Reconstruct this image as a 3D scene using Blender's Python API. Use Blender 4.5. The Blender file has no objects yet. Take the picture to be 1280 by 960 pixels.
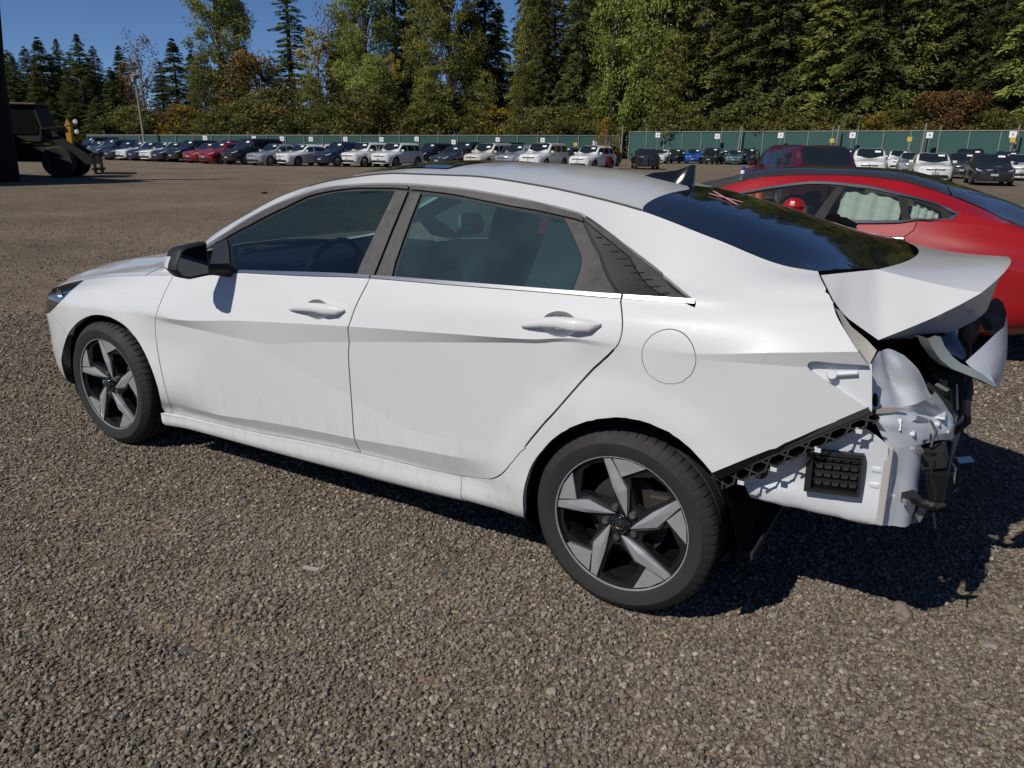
import bpy, bmesh, math, random
import numpy as np
from mathutils import Vector, Matrix
from mathutils.bvhtree import BVHTree
from mathutils.geometry import delaunay_2d_cdt

# ------------------------------------------------------------------ camera, sky, sun, exposure
SC = bpy.context.scene
COL = SC.collection
random.seed(7)
RNG = np.random.default_rng(7)
CAM_LOC = np.array([4.44584, -2.96548, 1.45581])
FPX = 964.11                      # focal length in pixels of a 1280 x 960 frame
YAW, PITCH, ROLL = -0.539103, 0.297944, 0.0144894
_fw = np.array([math.sin(YAW)*math.cos(PITCH), math.cos(YAW)*math.cos(PITCH), -math.sin(PITCH)])
_r = np.array([math.cos(YAW), -math.sin(YAW), 0.0])
_u = np.cross(_r, _fw)
CAM_R = _r*math.cos(ROLL) + _u*math.sin(ROLL)
CAM_U = -_r*math.sin(ROLL) + _u*math.cos(ROLL)
CAM_F = _fw
cam = bpy.data.cameras.new('camera')
cam.sensor_width = 36.0
cam.lens = FPX/1280*36.0
cam.clip_start = 0.05
cam.clip_end = 3000
camo = bpy.data.objects.new('camera', cam)
M = Matrix.Identity(4)
for i in range(3):
    M[i][0], M[i][1], M[i][2], M[i][3] = CAM_R[i], CAM_U[i], -CAM_F[i], CAM_LOC[i]
camo.matrix_world = M
COL.objects.link(camo)
SC.camera = camo

TO_SUN = Vector((-0.30, -1.0, 1.0)).normalized()
W = bpy.data.worlds.new('World')
SC.world = W
W.use_nodes = True
nt = W.node_tree
nt.nodes.clear()
sky = nt.nodes.new('ShaderNodeTexSky')
sky.sky_type = 'NISHITA'
sky.sun_disc = False
sky.sun_elevation = math.asin(TO_SUN.z)
sky.sun_rotation = math.atan2(TO_SUN.x, TO_SUN.y)
sky.altitude = 5000
sky.air_density = 1.0
sky.dust_density = 0.0
sky.ozone_density = 7.0
bg = nt.nodes.new('ShaderNodeBackground')
bg.inputs['Strength'].default_value = 0.10
wo = nt.nodes.new('ShaderNodeOutputWorld')
nt.links.new(sky.outputs[0], bg.inputs[0])
nt.links.new(bg.outputs[0], wo.inputs[0])
sl = bpy.data.lights.new('sun', 'SUN')
sl.energy = 5.0
sl.angle = math.radians(0.53)
sl.color = (1.0, 0.95, 0.875)
so = bpy.data.objects.new('sun', sl)
so.rotation_euler = TO_SUN.to_track_quat('Z', 'Y').to_euler()
so.location = (-10, -40, 40)
COL.objects.link(so)
vs = SC.view_settings
vs.view_transform = 'Standard'
vs.look = 'None'
vs.exposure = -0.35
vs.gamma = 1.0
vs.use_curve_mapping = False
SC.render.engine = 'CYCLES'
SC.cycles.max_bounces = 10
SC.cycles.transparent_max_bounces = 16
SC.cycles.caustics_reflective = False
SC.cycles.caustics_refractive = False
SC.cycles.use_denoising = True

# ------------------------------------------------------------------ geometry helpers
def sight(px, py):
    """direction seen at a point of the 1280 x 960 photograph"""
    return CAM_F + CAM_R*((px-640)/FPX) + CAM_U*((480-py)/FPX)
def at_y(px, py, y):
    d = sight(px, py); return CAM_LOC + d*((y-CAM_LOC[1])/d[1])
def at_x(px, py, x):
    d = sight(px, py); return CAM_LOC + d*((x-CAM_LOC[0])/d[0])
def at_z(px, py, z=0.0):
    d = sight(px, py); return CAM_LOC + d*((z-CAM_LOC[2])/d[2])
def at_depth(px, depth, z=0.0):
    """ground point under photo column px at horizontal distance depth (along the view axis)"""
    a = math.atan2((px-640), FPX)   # small-pitch approximation corrected below
    d = sight(px, 186 + (px-640)*0.0145); d = d/np.dot(d, [math.sin(YAW), math.cos(YAW), 0])
    p = CAM_LOC + d*depth
    return np.array([p[0], p[1], z])

def new_obj(name, verts, faces, mat=None, parent=None, smooth=False, sharp=None):
    me = bpy.data.meshes.new(name)
    me.from_pydata([tuple(map(float, v)) for v in verts], [], [tuple(map(int, f)) for f in faces])
    if smooth:
        me.polygons.foreach_set('use_smooth', [True]*len(me.polygons))
        if sharp is not None:
            me.set_sharp_from_angle(angle=math.radians(sharp))
    return link(name, me, mat, parent)
def link(name, me, mat=None, parent=None):
    o = bpy.data.objects.new(name, me)
    COL.objects.link(o)
    if mat is not None:
        for m in (mat if isinstance(mat, (list, tuple)) else [mat]): me.materials.append(m)
    if parent is not None: o.parent = parent
    return o
def empty(name, loc=(0,0,0), rz=0.0):
    o = bpy.data.objects.new(name, None); COL.objects.link(o)
    o.location = loc; o.rotation_euler = (0, 0, rz); o.empty_display_size = 0.1
    return o
def tag(o, label=None, cat=None, group=None, kind=None):
    if label: o['label'] = label
    if cat: o['category'] = cat
    if group: o['group'] = group
    if kind: o['kind'] = kind
    return o
def copy_tree(o, parent=None):
    c = o.copy(); COL.objects.link(c); c.parent = parent
    for ch in list(o.children): copy_tree(ch, c)
    return c

class MB:
    """collects vertices and faces, builds one mesh object"""
    def __init__(s): s.v = []; s.f = []
    def add(s, verts, faces):
        b = len(s.v); s.v += [tuple(map(float, p)) for p in verts]; s.f += [tuple(b+i for i in f) for f in faces]
        return s
    def box(s, lo, hi):
        x0,y0,z0 = lo; x1,y1,z1 = hi
        return s.add([(x0,y0,z0),(x1,y0,z0),(x1,y1,z0),(x0,y1,z0),(x0,y0,z1),(x1,y0,z1),(x1,y1,z1),(x0,y1,z1)],
              [(0,3,2,1),(4,5,6,7),(0,1,5,4),(1,2,6,5),(2,3,7,6),(3,0,4,7)])
    def bar(s, a, b, w, h=None, up=(0,0,1)):
        """rectangular bar from a to b"""
        a = Vector(a); b = Vector(b); h = w if h is None else h
        d = (b-a).normalized(); u = Vector(up)
        if abs(d.dot(u)) > 0.95: u = Vector((1,0,0))
        r = d.cross(u).normalized(); u = r.cross(d)
        vs = []
        for p in (a, b):
            for i, j in ((-1,-1),(1,-1),(1,1),(-1,1)): vs.append(p + r*(w/2*i) + u*(h/2*j))
        return s.add(vs, [(3,2,1,0),(4,5,6,7),(0,1,5,4),(1,2,6,5),(2,3,7,6),(3,0,4,7)])
    def tube(s, pts, rad, n=8, cap=True):
        pts = [Vector(p) for p in pts]
        if not hasattr(rad, '__len__'): rad = [rad]*len(pts)
        b = len(s.v); prev = None
        for i, p in enumerate(pts):
            d = (pts[min(i+1, len(pts)-1)] - pts[max(i-1, 0)]).normalized()
            ref = Vector((0,0,1)) if abs(d.z) < 0.9 else Vector((1,0,0))
            r = d.cross(ref).normalized()
            if prev is not None:
                r = (prev - d*prev.dot(d)).normalized()
            prev = r; u = d.cross(r)
            for k in range(n):
                a = 2*math.pi*k/n
                s.v.append(tuple(p + (r*math.cos(a) + u*math.sin(a))*rad[i]))
        for i in range(len(pts)-1):
            for k in range(n):
                k2 = (k+1) % n
                s.f.append((b+i*n+k, b+i*n+k2, b+(i+1)*n+k2, b+(i+1)*n+k))
        if cap:
            s.f.append(tuple(b+k for k in reversed(range(n))))
            s.f.append(tuple(b+(len(pts)-1)*n+k for k in range(n)))
        return s
    def lathe(s, prof, n=48, axis='y', center=(0,0,0), closed=False):
        """prof: list of (r, a) with a along the axis"""
        b = len(s.v); m = len(prof)
        for k in range(n):
            t = 2*math.pi*k/n; c, q = math.cos(t), math.sin(t)
            for r, a in prof:
                if axis == 'y': s.v.append((center[0]+r*c, center[1]+a, center[2]+r*q))
                elif axis == 'z': s.v.append((center[0]+r*c, center[1]+r*q, center[2]+a))
                else: s.v.append((center[0]+a, center[1]+r*c, center[2]+r*q))
        for k in range(n):
            k2 = (k+1) % n
            for i in range(m if closed else m-1):
                i2 = (i+1) % m
                s.f.append((b+k*m+i, b+k2*m+i, b+k2*m+i2, b+k*m+i2))
        return s
    def prism(s, poly, d):
        """poly: 3D points (flat, ordered), extruded by vector d; closed solid"""
        n = len(poly); P = [Vector(p) for p in poly]; D = Vector(d)
        return s.add(P + [p + D for p in P], [tuple(range(n)), tuple(reversed(range(n, 2*n)))] +
                     [(i, n+i, n+(i+1) % n, (i+1) % n) for i in range(n)])
    def build(s, name, mat=None, parent=None, smooth=False, sharp=40, fix=True, bevel=0):
        me = bpy.data.meshes.new(name)
        me.from_pydata(s.v, [], s.f)
        if fix or bevel:
            bm = bmesh.new(); bm.from_mesh(me)
            if bevel:
                bmesh.ops.bevel(bm, geom=[e for e in bm.edges if e.is_manifold and e.calc_face_angle(0) > 0.5], offset=bevel, segments=2, profile=0.5, affect='EDGES', clamp_overlap=True)
            bmesh.ops.recalc_face_normals(bm, faces=bm.faces)
            bm.to_mesh(me); bm.free()
        if smooth:
            me.polygons.foreach_set('use_smooth', [True]*len(me.polygons))
            if sharp: me.set_sharp_from_angle(angle=math.radians(sharp))
        return link(name, me, mat, parent)

# ------------------------------------------------------------------ materials
MATS = {}
def mat_new(name):
    m = bpy.data.materials.new(name); m.use_nodes = True
    return m, m.node_tree, m.node_tree.nodes['Principled BSDF']
def simple(name, col, rough=0.5, metal=0.0, coat=0.0, spec=0.5, bump=0.0, bscale=200.0, var=0.0, vscale=8.0, trans=None, alpha=None, coat_rough=0.03):
    if name in MATS: return MATS[name]
    m, t, p = mat_new(name)
    p.inputs['Base Color'].default_value = (*col, 1)
    p.inputs['Roughness'].default_value = rough
    p.inputs['Metallic'].default_value = metal
    p.inputs['Coat Weight'].default_value = coat
    p.inputs['Coat Roughness'].default_value = coat_rough
    p.inputs['Specular IOR Level'].default_value = spec
    tc = t.nodes.new('ShaderNodeTexCoord')
    if var > 0:
        n = t.nodes.new('ShaderNodeTexNoise'); n.inputs['Scale'].default_value = vscale; n.inputs['Detail'].default_value = 6
        t.links.new(tc.outputs['Object'], n.inputs['Vector'])
        mx = t.nodes.new('ShaderNodeMix'); mx.data_type = 'RGBA'
        mx.inputs['A'].default_value = (*[c*(1-var) for c in col], 1); mx.inputs['B'].default_value = (*[min(1, c*(1+var)) for c in col], 1)
        t.links.new(n.outputs['Fac'], mx.inputs['Factor']); t.links.new(mx.outputs['Result'], p.inputs['Base Color'])
        mr = t.nodes.new('ShaderNodeMapRange'); mr.inputs['From Min'].default_value = 0.3; mr.inputs['From Max'].default_value = 0.7
        mr.inputs['To Min'].default_value = max(0.02, rough-0.08); mr.inputs['To Max'].default_value = min(1, rough+0.08)
        t.links.new(n.outputs['Fac'], mr.inputs['Value']); t.links.new(mr.outputs['Result'], p.inputs['Roughness'])
    if bump > 0:
        n2 = t.nodes.new('ShaderNodeTexNoise'); n2.inputs['Scale'].default_value = bscale; n2.inputs['Detail'].default_value = 3
        t.links.new(tc.outputs['Object'], n2.inputs['Vector'])
        b = t.nodes.new('ShaderNodeBump'); b.inputs['Strength'].default_value = bump; b.inputs['Distance'].default_value = 0.002
        t.links.new(n2.outputs['Fac'], b.inputs['Height']); t.links.new(b.outputs['Normal'], p.inputs['Normal'])
    MATS[name] = m
    return m
def glass(name, tint, refl=1.0, rough=0.0, dirt_haze=0.06, ior=1.5, dust_haze=(0.42, 0.46, 0.44)):
    """thin window glass: tinted see-through plus Fresnel mirror, with a little dust"""
    if name in MATS: return MATS[name]
    m, t, p = mat_new(name)
    t.nodes.remove(p)
    out = t.nodes['Material Output']
    tr = t.nodes.new('ShaderNodeBsdfTransparent'); tr.inputs[0].default_value = (*tint, 1)
    gl = t.nodes.new('ShaderNodeBsdfGlossy'); gl.inputs['Roughness'].default_value = rough
    gl.inputs['Color'].default_value = (refl, refl, refl, 1)
    f0 = 1.7*((ior-1)/(ior+1))**2                       # both faces of the pane
    ge = t.nodes.new('ShaderNodeNewGeometry'); dt = t.nodes.new('ShaderNodeVectorMath'); dt.operation = 'DOT_PRODUCT'
    t.links.new(ge.outputs['Incoming'], dt.inputs[0]); t.links.new(ge.outputs['Normal'], dt.inputs[1])
    def mth(op, a_, b_=None):
        q = t.nodes.new('ShaderNodeMath'); q.operation = op
        for i_, v_ in enumerate((a_, b_)):
            if v_ is None: continue
            if isinstance(v_, float): q.inputs[i_].default_value = v_
            else: t.links.new(v_, q.inputs[i_])
        return q.outputs[0]
    fr = mth('ADD', mth('MULTIPLY', mth('POWER', mth('SUBTRACT', 1.0, mth('ABSOLUTE', dt.outputs['Value'])), 5.0), 1.0-f0), f0)
    mx = t.nodes.new('ShaderNodeMixShader')
    t.links.new(fr, mx.inputs[0]); t.links.new(tr.outputs[0], mx.inputs[1]); t.links.new(gl.outputs[0], mx.inputs[2])
    df = t.nodes.new('ShaderNodeBsdfDiffuse'); df.inputs[0].default_value = (*dust_haze, 1)
    tc = t.nodes.new('ShaderNodeTexCoord')
    n = t.nodes.new('ShaderNodeTexNoise'); n.inputs['Scale'].default_value = 5; n.inputs['Detail'].default_value = 3; n.inputs['Roughness'].default_value = 0.5
    t.links.new(tc.outputs['Object'], n.inputs['Vector'])
    mr = t.nodes.new('ShaderNodeMapRange'); mr.inputs['From Min'].default_value = 0.3; mr.inputs['From Max'].default_value = 0.7
    mr.inputs['To Min'].default_value = dirt_haze*0.6; mr.inputs['To Max'].default_value = dirt_haze
    t.links.new(n.outputs['Fac'], mr.inputs['Value'])
    m2 = t.nodes.new('ShaderNodeMixShader')
    t.links.new(mr.outputs[0], m2.inputs[0]); t.links.new(mx.outputs[0], m2.inputs[1]); t.links.new(df.outputs[0], m2.inputs[2])
    t.links.new(m2.outputs[0], out.inputs['Surface'])
    MATS[name] = m
    return m

# ------------------------------------------------------------------ lofted car-body surfaces
def pchip(xs, ys):
    xs = np.asarray(xs, float); ys = np.asarray(ys, float)
    h = np.diff(xs); d = np.diff(ys)/h; m = np.zeros_like(ys)
    if len(xs) > 2:
        w1 = 2*h[1:]+h[:-1]; w2 = h[1:]+2*h[:-1]
        ok = d[:-1]*d[1:] > 0
        with np.errstate(divide='ignore', invalid='ignore'):
            mm = (w1+w2)/(w1/d[:-1]+w2/d[1:])
        m[1:-1] = np.where(ok, mm, 0)
    m[0], m[-1] = d[0], d[-1]
    def f(x):
        x = np.asarray(x, float); xc = np.clip(x, xs[0], xs[-1])
        i = np.clip(np.searchsorted(xs, xc, side='right')-1, 0, len(xs)-2)
        t = (xc-xs[i])/h[i]; t2, t3 = t*t, t*t*t
        y = (2*t3-3*t2+1)*ys[i] + (t3-2*t2+t)*h[i]*m[i] + (3*t2-2*t3)*ys[i+1] + (t3-t2)*h[i]*m[i+1]
        return y
    return f

class Surf:
    """half body: rows (bottom to top), each y(x), z(x); P(x,t) with t the row index"""
    def __init__(s, rows, crease=(), x0=0.0, x1=4.3, side=-1, fade=None, flare=(), cy=0.0):
        s.side = side; s.cy = cy; s.fade = fade or {}; s.flare = flare
        s.fy = [pchip([p[0] for p in r], [p[1] for p in r]) for r in rows]
        s.fz = [pchip([p[0] for p in r], [p[2] for p in r]) for r in rows]
        s.n = len(rows); s.crease = set(crease); s.x0, s.x1 = x0, x1
        xm = np.linspace(x0+0.3*(x1-x0), x0+0.7*(x1-x0), 5)
        a = np.stack([np.stack([f(xm), g(xm)], -1) for f, g in zip(s.fy, s.fz)])
        s.len = np.maximum(np.linalg.norm(np.diff(a, axis=0), axis=-1).mean(1), 0.03)
        s.cum = np.concatenate([[0], np.cumsum(s.len)])
        s.bvh = None
    def t2s(s, t): return np.interp(t, np.arange(s.n), s.cum)
    def s2t(s, v): return np.interp(v, s.cum, np.arange(s.n))
    def P(s, x, t):
        x = np.atleast_1d(np.asarray(x, float)); t = np.clip(np.atleast_1d(np.asarray(t, float)), 0, s.n-1)
        Q = np.stack([np.stack([f(x), g(x)], -1) for f, g in zip(s.fy, s.fz)])   # n, m, 2
        j = np.clip(np.floor(t).astype(int), 0, s.n-2); u = (t-j)[:, None]
        m = np.arange(len(x))
        P0, P1 = Q[j, m], Q[j+1, m]
        Pm, P2 = Q[np.maximum(j-1, 0), m], Q[np.minimum(j+2, s.n-1), m]
        d = np.linalg.norm(P1-P0, axis=1)[:, None]+1e-9
        dm = np.linalg.norm(P0-Pm, axis=1)[:, None]+1e-9; d2 = np.linalg.norm(P2-P1, axis=1)[:, None]+1e-9
        lin = P1-P0
        t0 = (d*(P0-Pm)/dm + dm*(P1-P0)/d)/(d+dm)*d
        t1 = (d2*(P1-P0)/d + d*(P2-P1)/d2)/(d+d2)*d
        c0 = np.isin(j, list(s.crease)) | (j == 0); c1 = np.isin(j+1, list(s.crease)) | (j+1 == s.n-1)
        k0 = np.array([1.0 if i not in s.fade else 0.0 for i in range(s.n)])[j]; k1 = np.array([1.0 if i not in s.fade else 0.0 for i in range(s.n)])[np.minimum(j+1, s.n-1)]
        for i, (fx, fv) in s.fade.items():                 # creases that die out along the body
            k0 = np.where(j == i, np.interp(x, fx, fv), k0); k1 = np.where(j+1 == i, np.interp(x, fx, fv), k1)
        k0 = np.where(c0, k0, 0)[:, None]; k1 = np.where(c1, k1, 0)[:, None]
        t0 = lin*k0+t0*(1-k0); t1 = lin*k1+t1*(1-k1)
        top = (j+1 == s.n-1)
        t1 = np.where(top[:, None], np.stack([lin[:, 0], 0*lin[:, 1]], -1), t1)
        u2, u3 = u*u, u*u*u
        R = (2*u3-3*u2+1)*P0 + (u3-2*u2+u)*t0 + (3*u2-2*u3)*P1 + (u3-u2)*t1
        for cx, cz, r0, r1, h in s.flare:                  # swelling round the wheel arches
            d = np.hypot(x-cx, R[:, 1]-cz); q = np.clip((r1-d)/(r1-r0), 0, 1)
            R[:, 0] += h*q*q*(3-2*q)*(t < 8)*np.clip((8-t)/2, 0, 1)
        return np.stack([x, s.cy+s.side*R[:, 0], R[:, 1]], -1)
    def N(s, x, t):
        x = np.asarray(x, float); t = np.asarray(t, float); e = 0.002; g = 0.01
        jt = np.floor(t)
        ta = np.maximum(t-g, jt+1e-4); tb = np.minimum(t+g, jt+1-1e-4)
        ta = np.clip(ta, 0, s.n-1); tb = np.clip(tb, 0, s.n-1)
        dx = s.P(np.minimum(x+e, s.x1), t) - s.P(np.maximum(x-e, s.x0), t)
        dt = s.P(x, tb) - s.P(x, ta)
        n = np.cross(dx, dt)*(1 if s.side < 0 else -1)
        return n/(np.linalg.norm(n, axis=1)[:, None]+1e-12)
    def grid(s, nx=260, k=5):
        xs = s.x0 + (s.x1-s.x0)*np.linspace(0, 1, nx); ts = np.linspace(0, s.n-1, (s.n-1)*k+1)
        X, T = np.meshgrid(xs, ts, indexing='ij')
        return xs, ts, s.P(X.ravel(), T.ravel())
    def make_bvh(s):
        xs, ts, V = s.grid(); m = len(ts)
        F = [(i*m+j, (i+1)*m+j, (i+1)*m+j+1, i*m+j+1) for i in range(len(xs)-1) for j in range(m-1)]
        s.bvh = BVHTree.FromPolygons([Vector(v) for v in V], F); s.gxs, s.gts = xs, ts
    def see(s, px, py):
        """(x, t) of the surface point seen at a photo point"""
        if s.bvh is None: s.make_bvh()
        d = Vector(sight(px, py)).normalized()
        loc, nrm, idx, dist = s.bvh.ray_cast(Vector(CAM_LOC), d)
        if loc is None:
            loc, nrm, idx, dist = None, None, None, None
            best = None
            for k in range(60, 130):                 # nearest pass beside the surface
                p = Vector(CAM_LOC) + d*(k*0.06)
                l, n_, ix, ds = s.bvh.find_nearest(p)
                if best is None or ds < best[0]: best = (ds, l, ix)
            _, loc, idx = best
        m = len(s.gts)-1; j = idx % m
        x = min(max(loc.x, s.x0), s.x1)
        tt = np.linspace(s.gts[j], s.gts[j+1], 21)
        q = s.P(np.full(21, x), tt); k = np.argmin(((q-np.array(loc))**2).sum(1))
        return (x, float(tt[k]))
    def t_at_z(s, x, z, lo=0, hi=None):
        tt = np.linspace(lo, s.n-1 if hi is None else hi, 400)
        q = s.P(np.full(400, x), tt)[:, 2]; return float(tt[np.argmin(abs(q-z))])

def dense(poly, h=0.02, closed=True):
    out = []; n = len(poly)
    for i in range(n if closed else n-1):
        a = np.array(poly[i]); b = np.array(poly[(i+1) % n]); k = max(1, int(np.ceil(np.linalg.norm(b-a)/h)))
        for j in range(k): out.append(a+(b-a)*j/k)
    if not closed: out.append(np.array(poly[-1]))
    return np.array(out)
def spline(pts, k=6):
    """open Catmull-Rom through 2D/3D points"""
    P = np.array(pts, float); n = len(P); out = []
    for i in range(n-1):
        p0, p1, p2, p3 = P[max(i-1, 0)], P[i], P[i+1], P[min(i+2, n-1)]
        for j in range(k):
            t = j/k
            out.append(0.5*((2*p1)+(p2-p0)*t+(2*p0-5*p1+4*p2-p3)*t*t+(3*p1-p0-3*p2+p3)*t**3))
    out.append(P[-1]); return [tuple(q) for q in out]
def area2(P):
    return 0.5*np.sum(P[:, 0]*np.roll(P[:, 1], -1)-np.roll(P[:, 0], -1)*P[:, 1])
def inside(P, Q):
    x, y = Q[:, 0], Q[:, 1]; r = np.zeros(len(Q), bool); n = len(P)
    for i in range(n):
        x1, y1 = P[i]; x2, y2 = P[(i+1) % n]
        c = (y1 > y) != (y2 > y)
        if c.any():
            with np.errstate(divide='ignore', invalid='ignore'):
                r ^= c & (x < (x2-x1)*(y-y1)/(y2-y1)+x1)
    return r
def inset(P, d):
    if area2(P) < 0: P = P[::-1]
    e = np.roll(P, -1, 0)-P; l = np.linalg.norm(e, axis=1)[:, None]+1e-12
    n = np.stack([-e[:, 1], e[:, 0]], -1)/l
    nn = n+np.roll(n, 1, 0); nn /= np.maximum(np.linalg.norm(nn, axis=1)[:, None], 0.35)
    return P+nn*d
def bdist(P, Q):
    d = np.full(len(Q), 1e9)
    for a, b in zip(P, np.roll(P, -1, 0)):
        ab = b-a; t = np.clip(((Q-a)@ab)/(ab@ab+1e-12), 0, 1)
        d = np.minimum(d, np.linalg.norm(Q-(a+t[:, None]*ab), axis=1))
    return d
def panel(name, S, outline, mat, parent, holes=(), gap=0.002, flange=0.012, h=0.03, mirror=False, off=0.0, hflange=None):
    """cut one panel out of the surface S; outline in (x, t)"""
    def dom(poly): return np.array([(p[0], S.t2s(p[1])) for p in poly])
    P = inset(dense(dom(outline), 0.015), gap)
    H = [dense(dom(q), 0.012) for q in holes]
    pts = [tuple(p) for p in P]; faces = [list(range(len(P)))]; nouter = len(P)
    for q in H:
        b = len(pts); pts += [tuple(p) for p in q]; faces.append(list(range(b, len(pts))))
    lo, hi = P.min(0), P.max(0)
    gx = np.arange(lo[0], hi[0], h); gs = []
    for j in range(S.n-1):
        k = max(2, int(S.len[j]/h)+1); gs += list(S.cum[j]+(S.cum[j+1]-S.cum[j])*np.arange(k)/k)
    gs = np.array([g for g in gs if lo[1] < g < hi[1]])
    if len(gs) and len(gx):
        Q = np.stack(np.meshgrid(gx, gs), -1).reshape(-1, 2)
        Q = Q[inside(P, Q)]; Q = Q[bdist(P, Q) > 0.4*h] if len(Q) else Q
        for q in H:
            if len(Q): Q = Q[~inside(q, Q)]
            if len(Q): Q = Q[bdist(q, Q) > 0.4*h]
        pts += [tuple(q) for q in Q]
    edges = []
    for j in sorted(S.crease):
        if lo[1] < S.cum[j] < hi[1]:
            b = len(pts); xs = np.arange(lo[0]-0.01, hi[0]+0.03, h)
            pts += [(x, S.cum[j]) for x in xs]; edges += [(b+i, b+i+1) for i in range(len(xs)-1)]
    vo, eo, fo, ov, oe, of = delaunay_2d_cdt([Vector(p) for p in pts], edges, faces, 0, 1e-6)
    tris = [f for f, o in zip(fo, of) if 0 in o and not any(k in o for k in range(1, len(faces)))]
    D = np.array([tuple(v) for v in vo]); used = sorted({i for f in tris for i in f}); mp = {u: k for k, u in enumerate(used)}
    D = D[used]; F = np.array([[mp[i] for i in f] for f in tris])
    X, T = np.clip(D[:, 0], S.x0, S.x1), S.s2t(D[:, 1])
    V = S.P(X, T); NV = S.N(X, T)
    if callable(off): V = V+NV*off(X)[:, None]
    elif off: V = V+NV*off
    # loop normals taken a little towards each face's middle so that creases stay sharp
    cen = D[F].mean(1)
    LN = []
    for k in range(3):
        q = D[F[:, k]]*0.97+cen*0.03
        LN.append(S.N(np.clip(q[:, 0], S.x0, S.x1), S.s2t(q[:, 1])))
    LN = np.stack(LN, 1)
    # orient
    a, b, c = V[F[:, 0]], V[F[:, 1]], V[F[:, 2]]
    fl = (np.cross(b-a, c-a)*LN.mean(1)).sum(1) < 0
    F[fl] = F[fl][:, ::-1]; LN[fl] = LN[fl][:, ::-1]
    # boundary flange
    cnt = {}
    for f in F:
        for i in range(3):
            e = (f[i], f[(i+1) % 3]); k = (min(e), max(e)); cnt.setdefault(k, []).append(e)
    be = [v[0] for v in cnt.values() if len(v) == 1]
    verts = [tuple(v) for v in V]; faces = [tuple(int(i) for i in f) for f in F]; ln = [tuple(n) for f in LN for n in f]
    if flange:
        for i, j in be:
            b = len(verts)
            verts += [tuple(V[i]), tuple(V[j]), tuple(V[j]-NV[j]*flange), tuple(V[i]-NV[i]*flange)]
            faces.append((b+1, b, b+3, b+2))
            e = V[j]-V[i]; n = np.cross(e, NV[i]); n /= np.linalg.norm(n)+1e-12
            ln += [tuple(n)]*4
    objs = []
    for sgn in ((1, -1) if mirror else (1,)):
        me = bpy.data.meshes.new(name)
        if sgn == 1: me.from_pydata(verts, [], faces); LL = ln
        else:
            me.from_pydata([(x, 2*S.cy-y, z) for x, y, z in verts], [], [tuple(reversed(f)) for f in faces])
            LL = []; k = 0
            for f in faces:
                LL += [(x, -y, z) for x, y, z in reversed(ln[k:k+len(f)])]; k += len(f)
        me.polygons.foreach_set('use_smooth', [True]*len(me.polygons))
        me.normals_split_custom_set(LL)
        objs.append(link(name, me, mat, parent))
    return objs

def join_halves(name, S, outline, mat, parent, **k):
    """panel over both halves of a body, joined into one mesh"""
    a, b = panel(name, S, outline, mat, parent, mirror=True, **k)
    va = [v.co[:] for v in a.data.vertices]; vb = [v.co[:] for v in b.data.vertices]
    fa = [tuple(p.vertices) for p in a.data.polygons]; fb = [tuple(i+len(va) for i in p.vertices) for p in b.data.polygons]
    na = [tuple(n.vector) for n in a.data.corner_normals]; nb = [tuple(n.vector) for n in b.data.corner_normals]
    me = bpy.data.meshes.new(name)
    me.from_pydata(va+vb, [], fa+fb); me.polygons.foreach_set('use_smooth', [True]*len(me.polygons)); me.normals_split_custom_set(na+nb)
    bpy.data.objects.remove(a); bpy.data.objects.remove(b)
    return link(name, me, mat, parent)
# ------------------------------------------------------------------ gravel yard
def vnoise(x, y, s, seed=0):
    """smooth value noise"""
    x = x*s; y = y*s; xi = np.floor(x).astype(int); yi = np.floor(y).astype(int); fx = x-xi; fy = y-yi
    fx = fx*fx*(3-2*fx); fy = fy*fy*(3-2*fy)
    def hsh(a, b):
        h = (a*374761393+b*668265263+seed*1442695041) & 0xffffffff; h = ((h ^ (h >> 13))*1274126177) & 0xffffffff
        return ((h ^ (h >> 16)) & 0xffff)/65535.0
    return (hsh(xi, yi)*(1-fx)+hsh(xi+1, yi)*fx)*(1-fy)+(hsh(xi, yi+1)*(1-fx)+hsh(xi+1, yi+1)*fx)*fy
RUTS = [(*at_z(165, 775)[:2], 0.26, 0.055, 0.040, 0.35), (*at_z(235, 800)[:2], 0.20, 0.05, 0.026, 0.5), (*at_z(60, 800)[:2], 0.30, 0.07, 0.024, 0.2), (*at_z(330, 720)[:2], 0.25, 0.08, 0.016, 0.3), (*at_z(520, 860)[:2], 0.3, 0.09, 0.012, 0.1), (*at_z(60, 640)[:2], 0.5, 0.10, 0.022, 0.3)]
def ground_z(x, y):
    near = np.clip((9-np.hypot(x-3.2, y+0.8))/4, 0, 1)
    z = (vnoise(x, y, 1.1, 1)-0.5)*0.030+(vnoise(x, y, 3.1, 2)-0.5)*0.026+(vnoise(x, y, 8.0, 3)-0.5)*0.014
    # scuffed hollows with thrown-up rims at the lower left
    for cx, cy, l_, w_, dp, an in RUTS:
        c_, s_ = math.cos(an), math.sin(an); u = (x-cx)*c_+(y-cy)*s_; v = -(x-cx)*s_+(y-cy)*c_
        g = np.exp(-(u/l_)**2); z = z-dp*np.exp(-(v/w_)**2)*g+dp*0.75*np.exp(-((v-1.9*w_)/(0.9*w_))**2)*g*(0.6+0.8*vnoise(x, y, 14.0, 4))
    car_ = np.clip((np.abs(y)-0.70)/0.25, 0, 1)*1.0+np.clip((0.70-np.abs(y))/0.2, 0, 1)*0.2
    return z*near*np.clip(np.minimum(np.hypot(x-0.885, y+0.8), np.hypot(x-3.605, y+0.8))/0.35-0.3, 0.05, 1)-0.004
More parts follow.
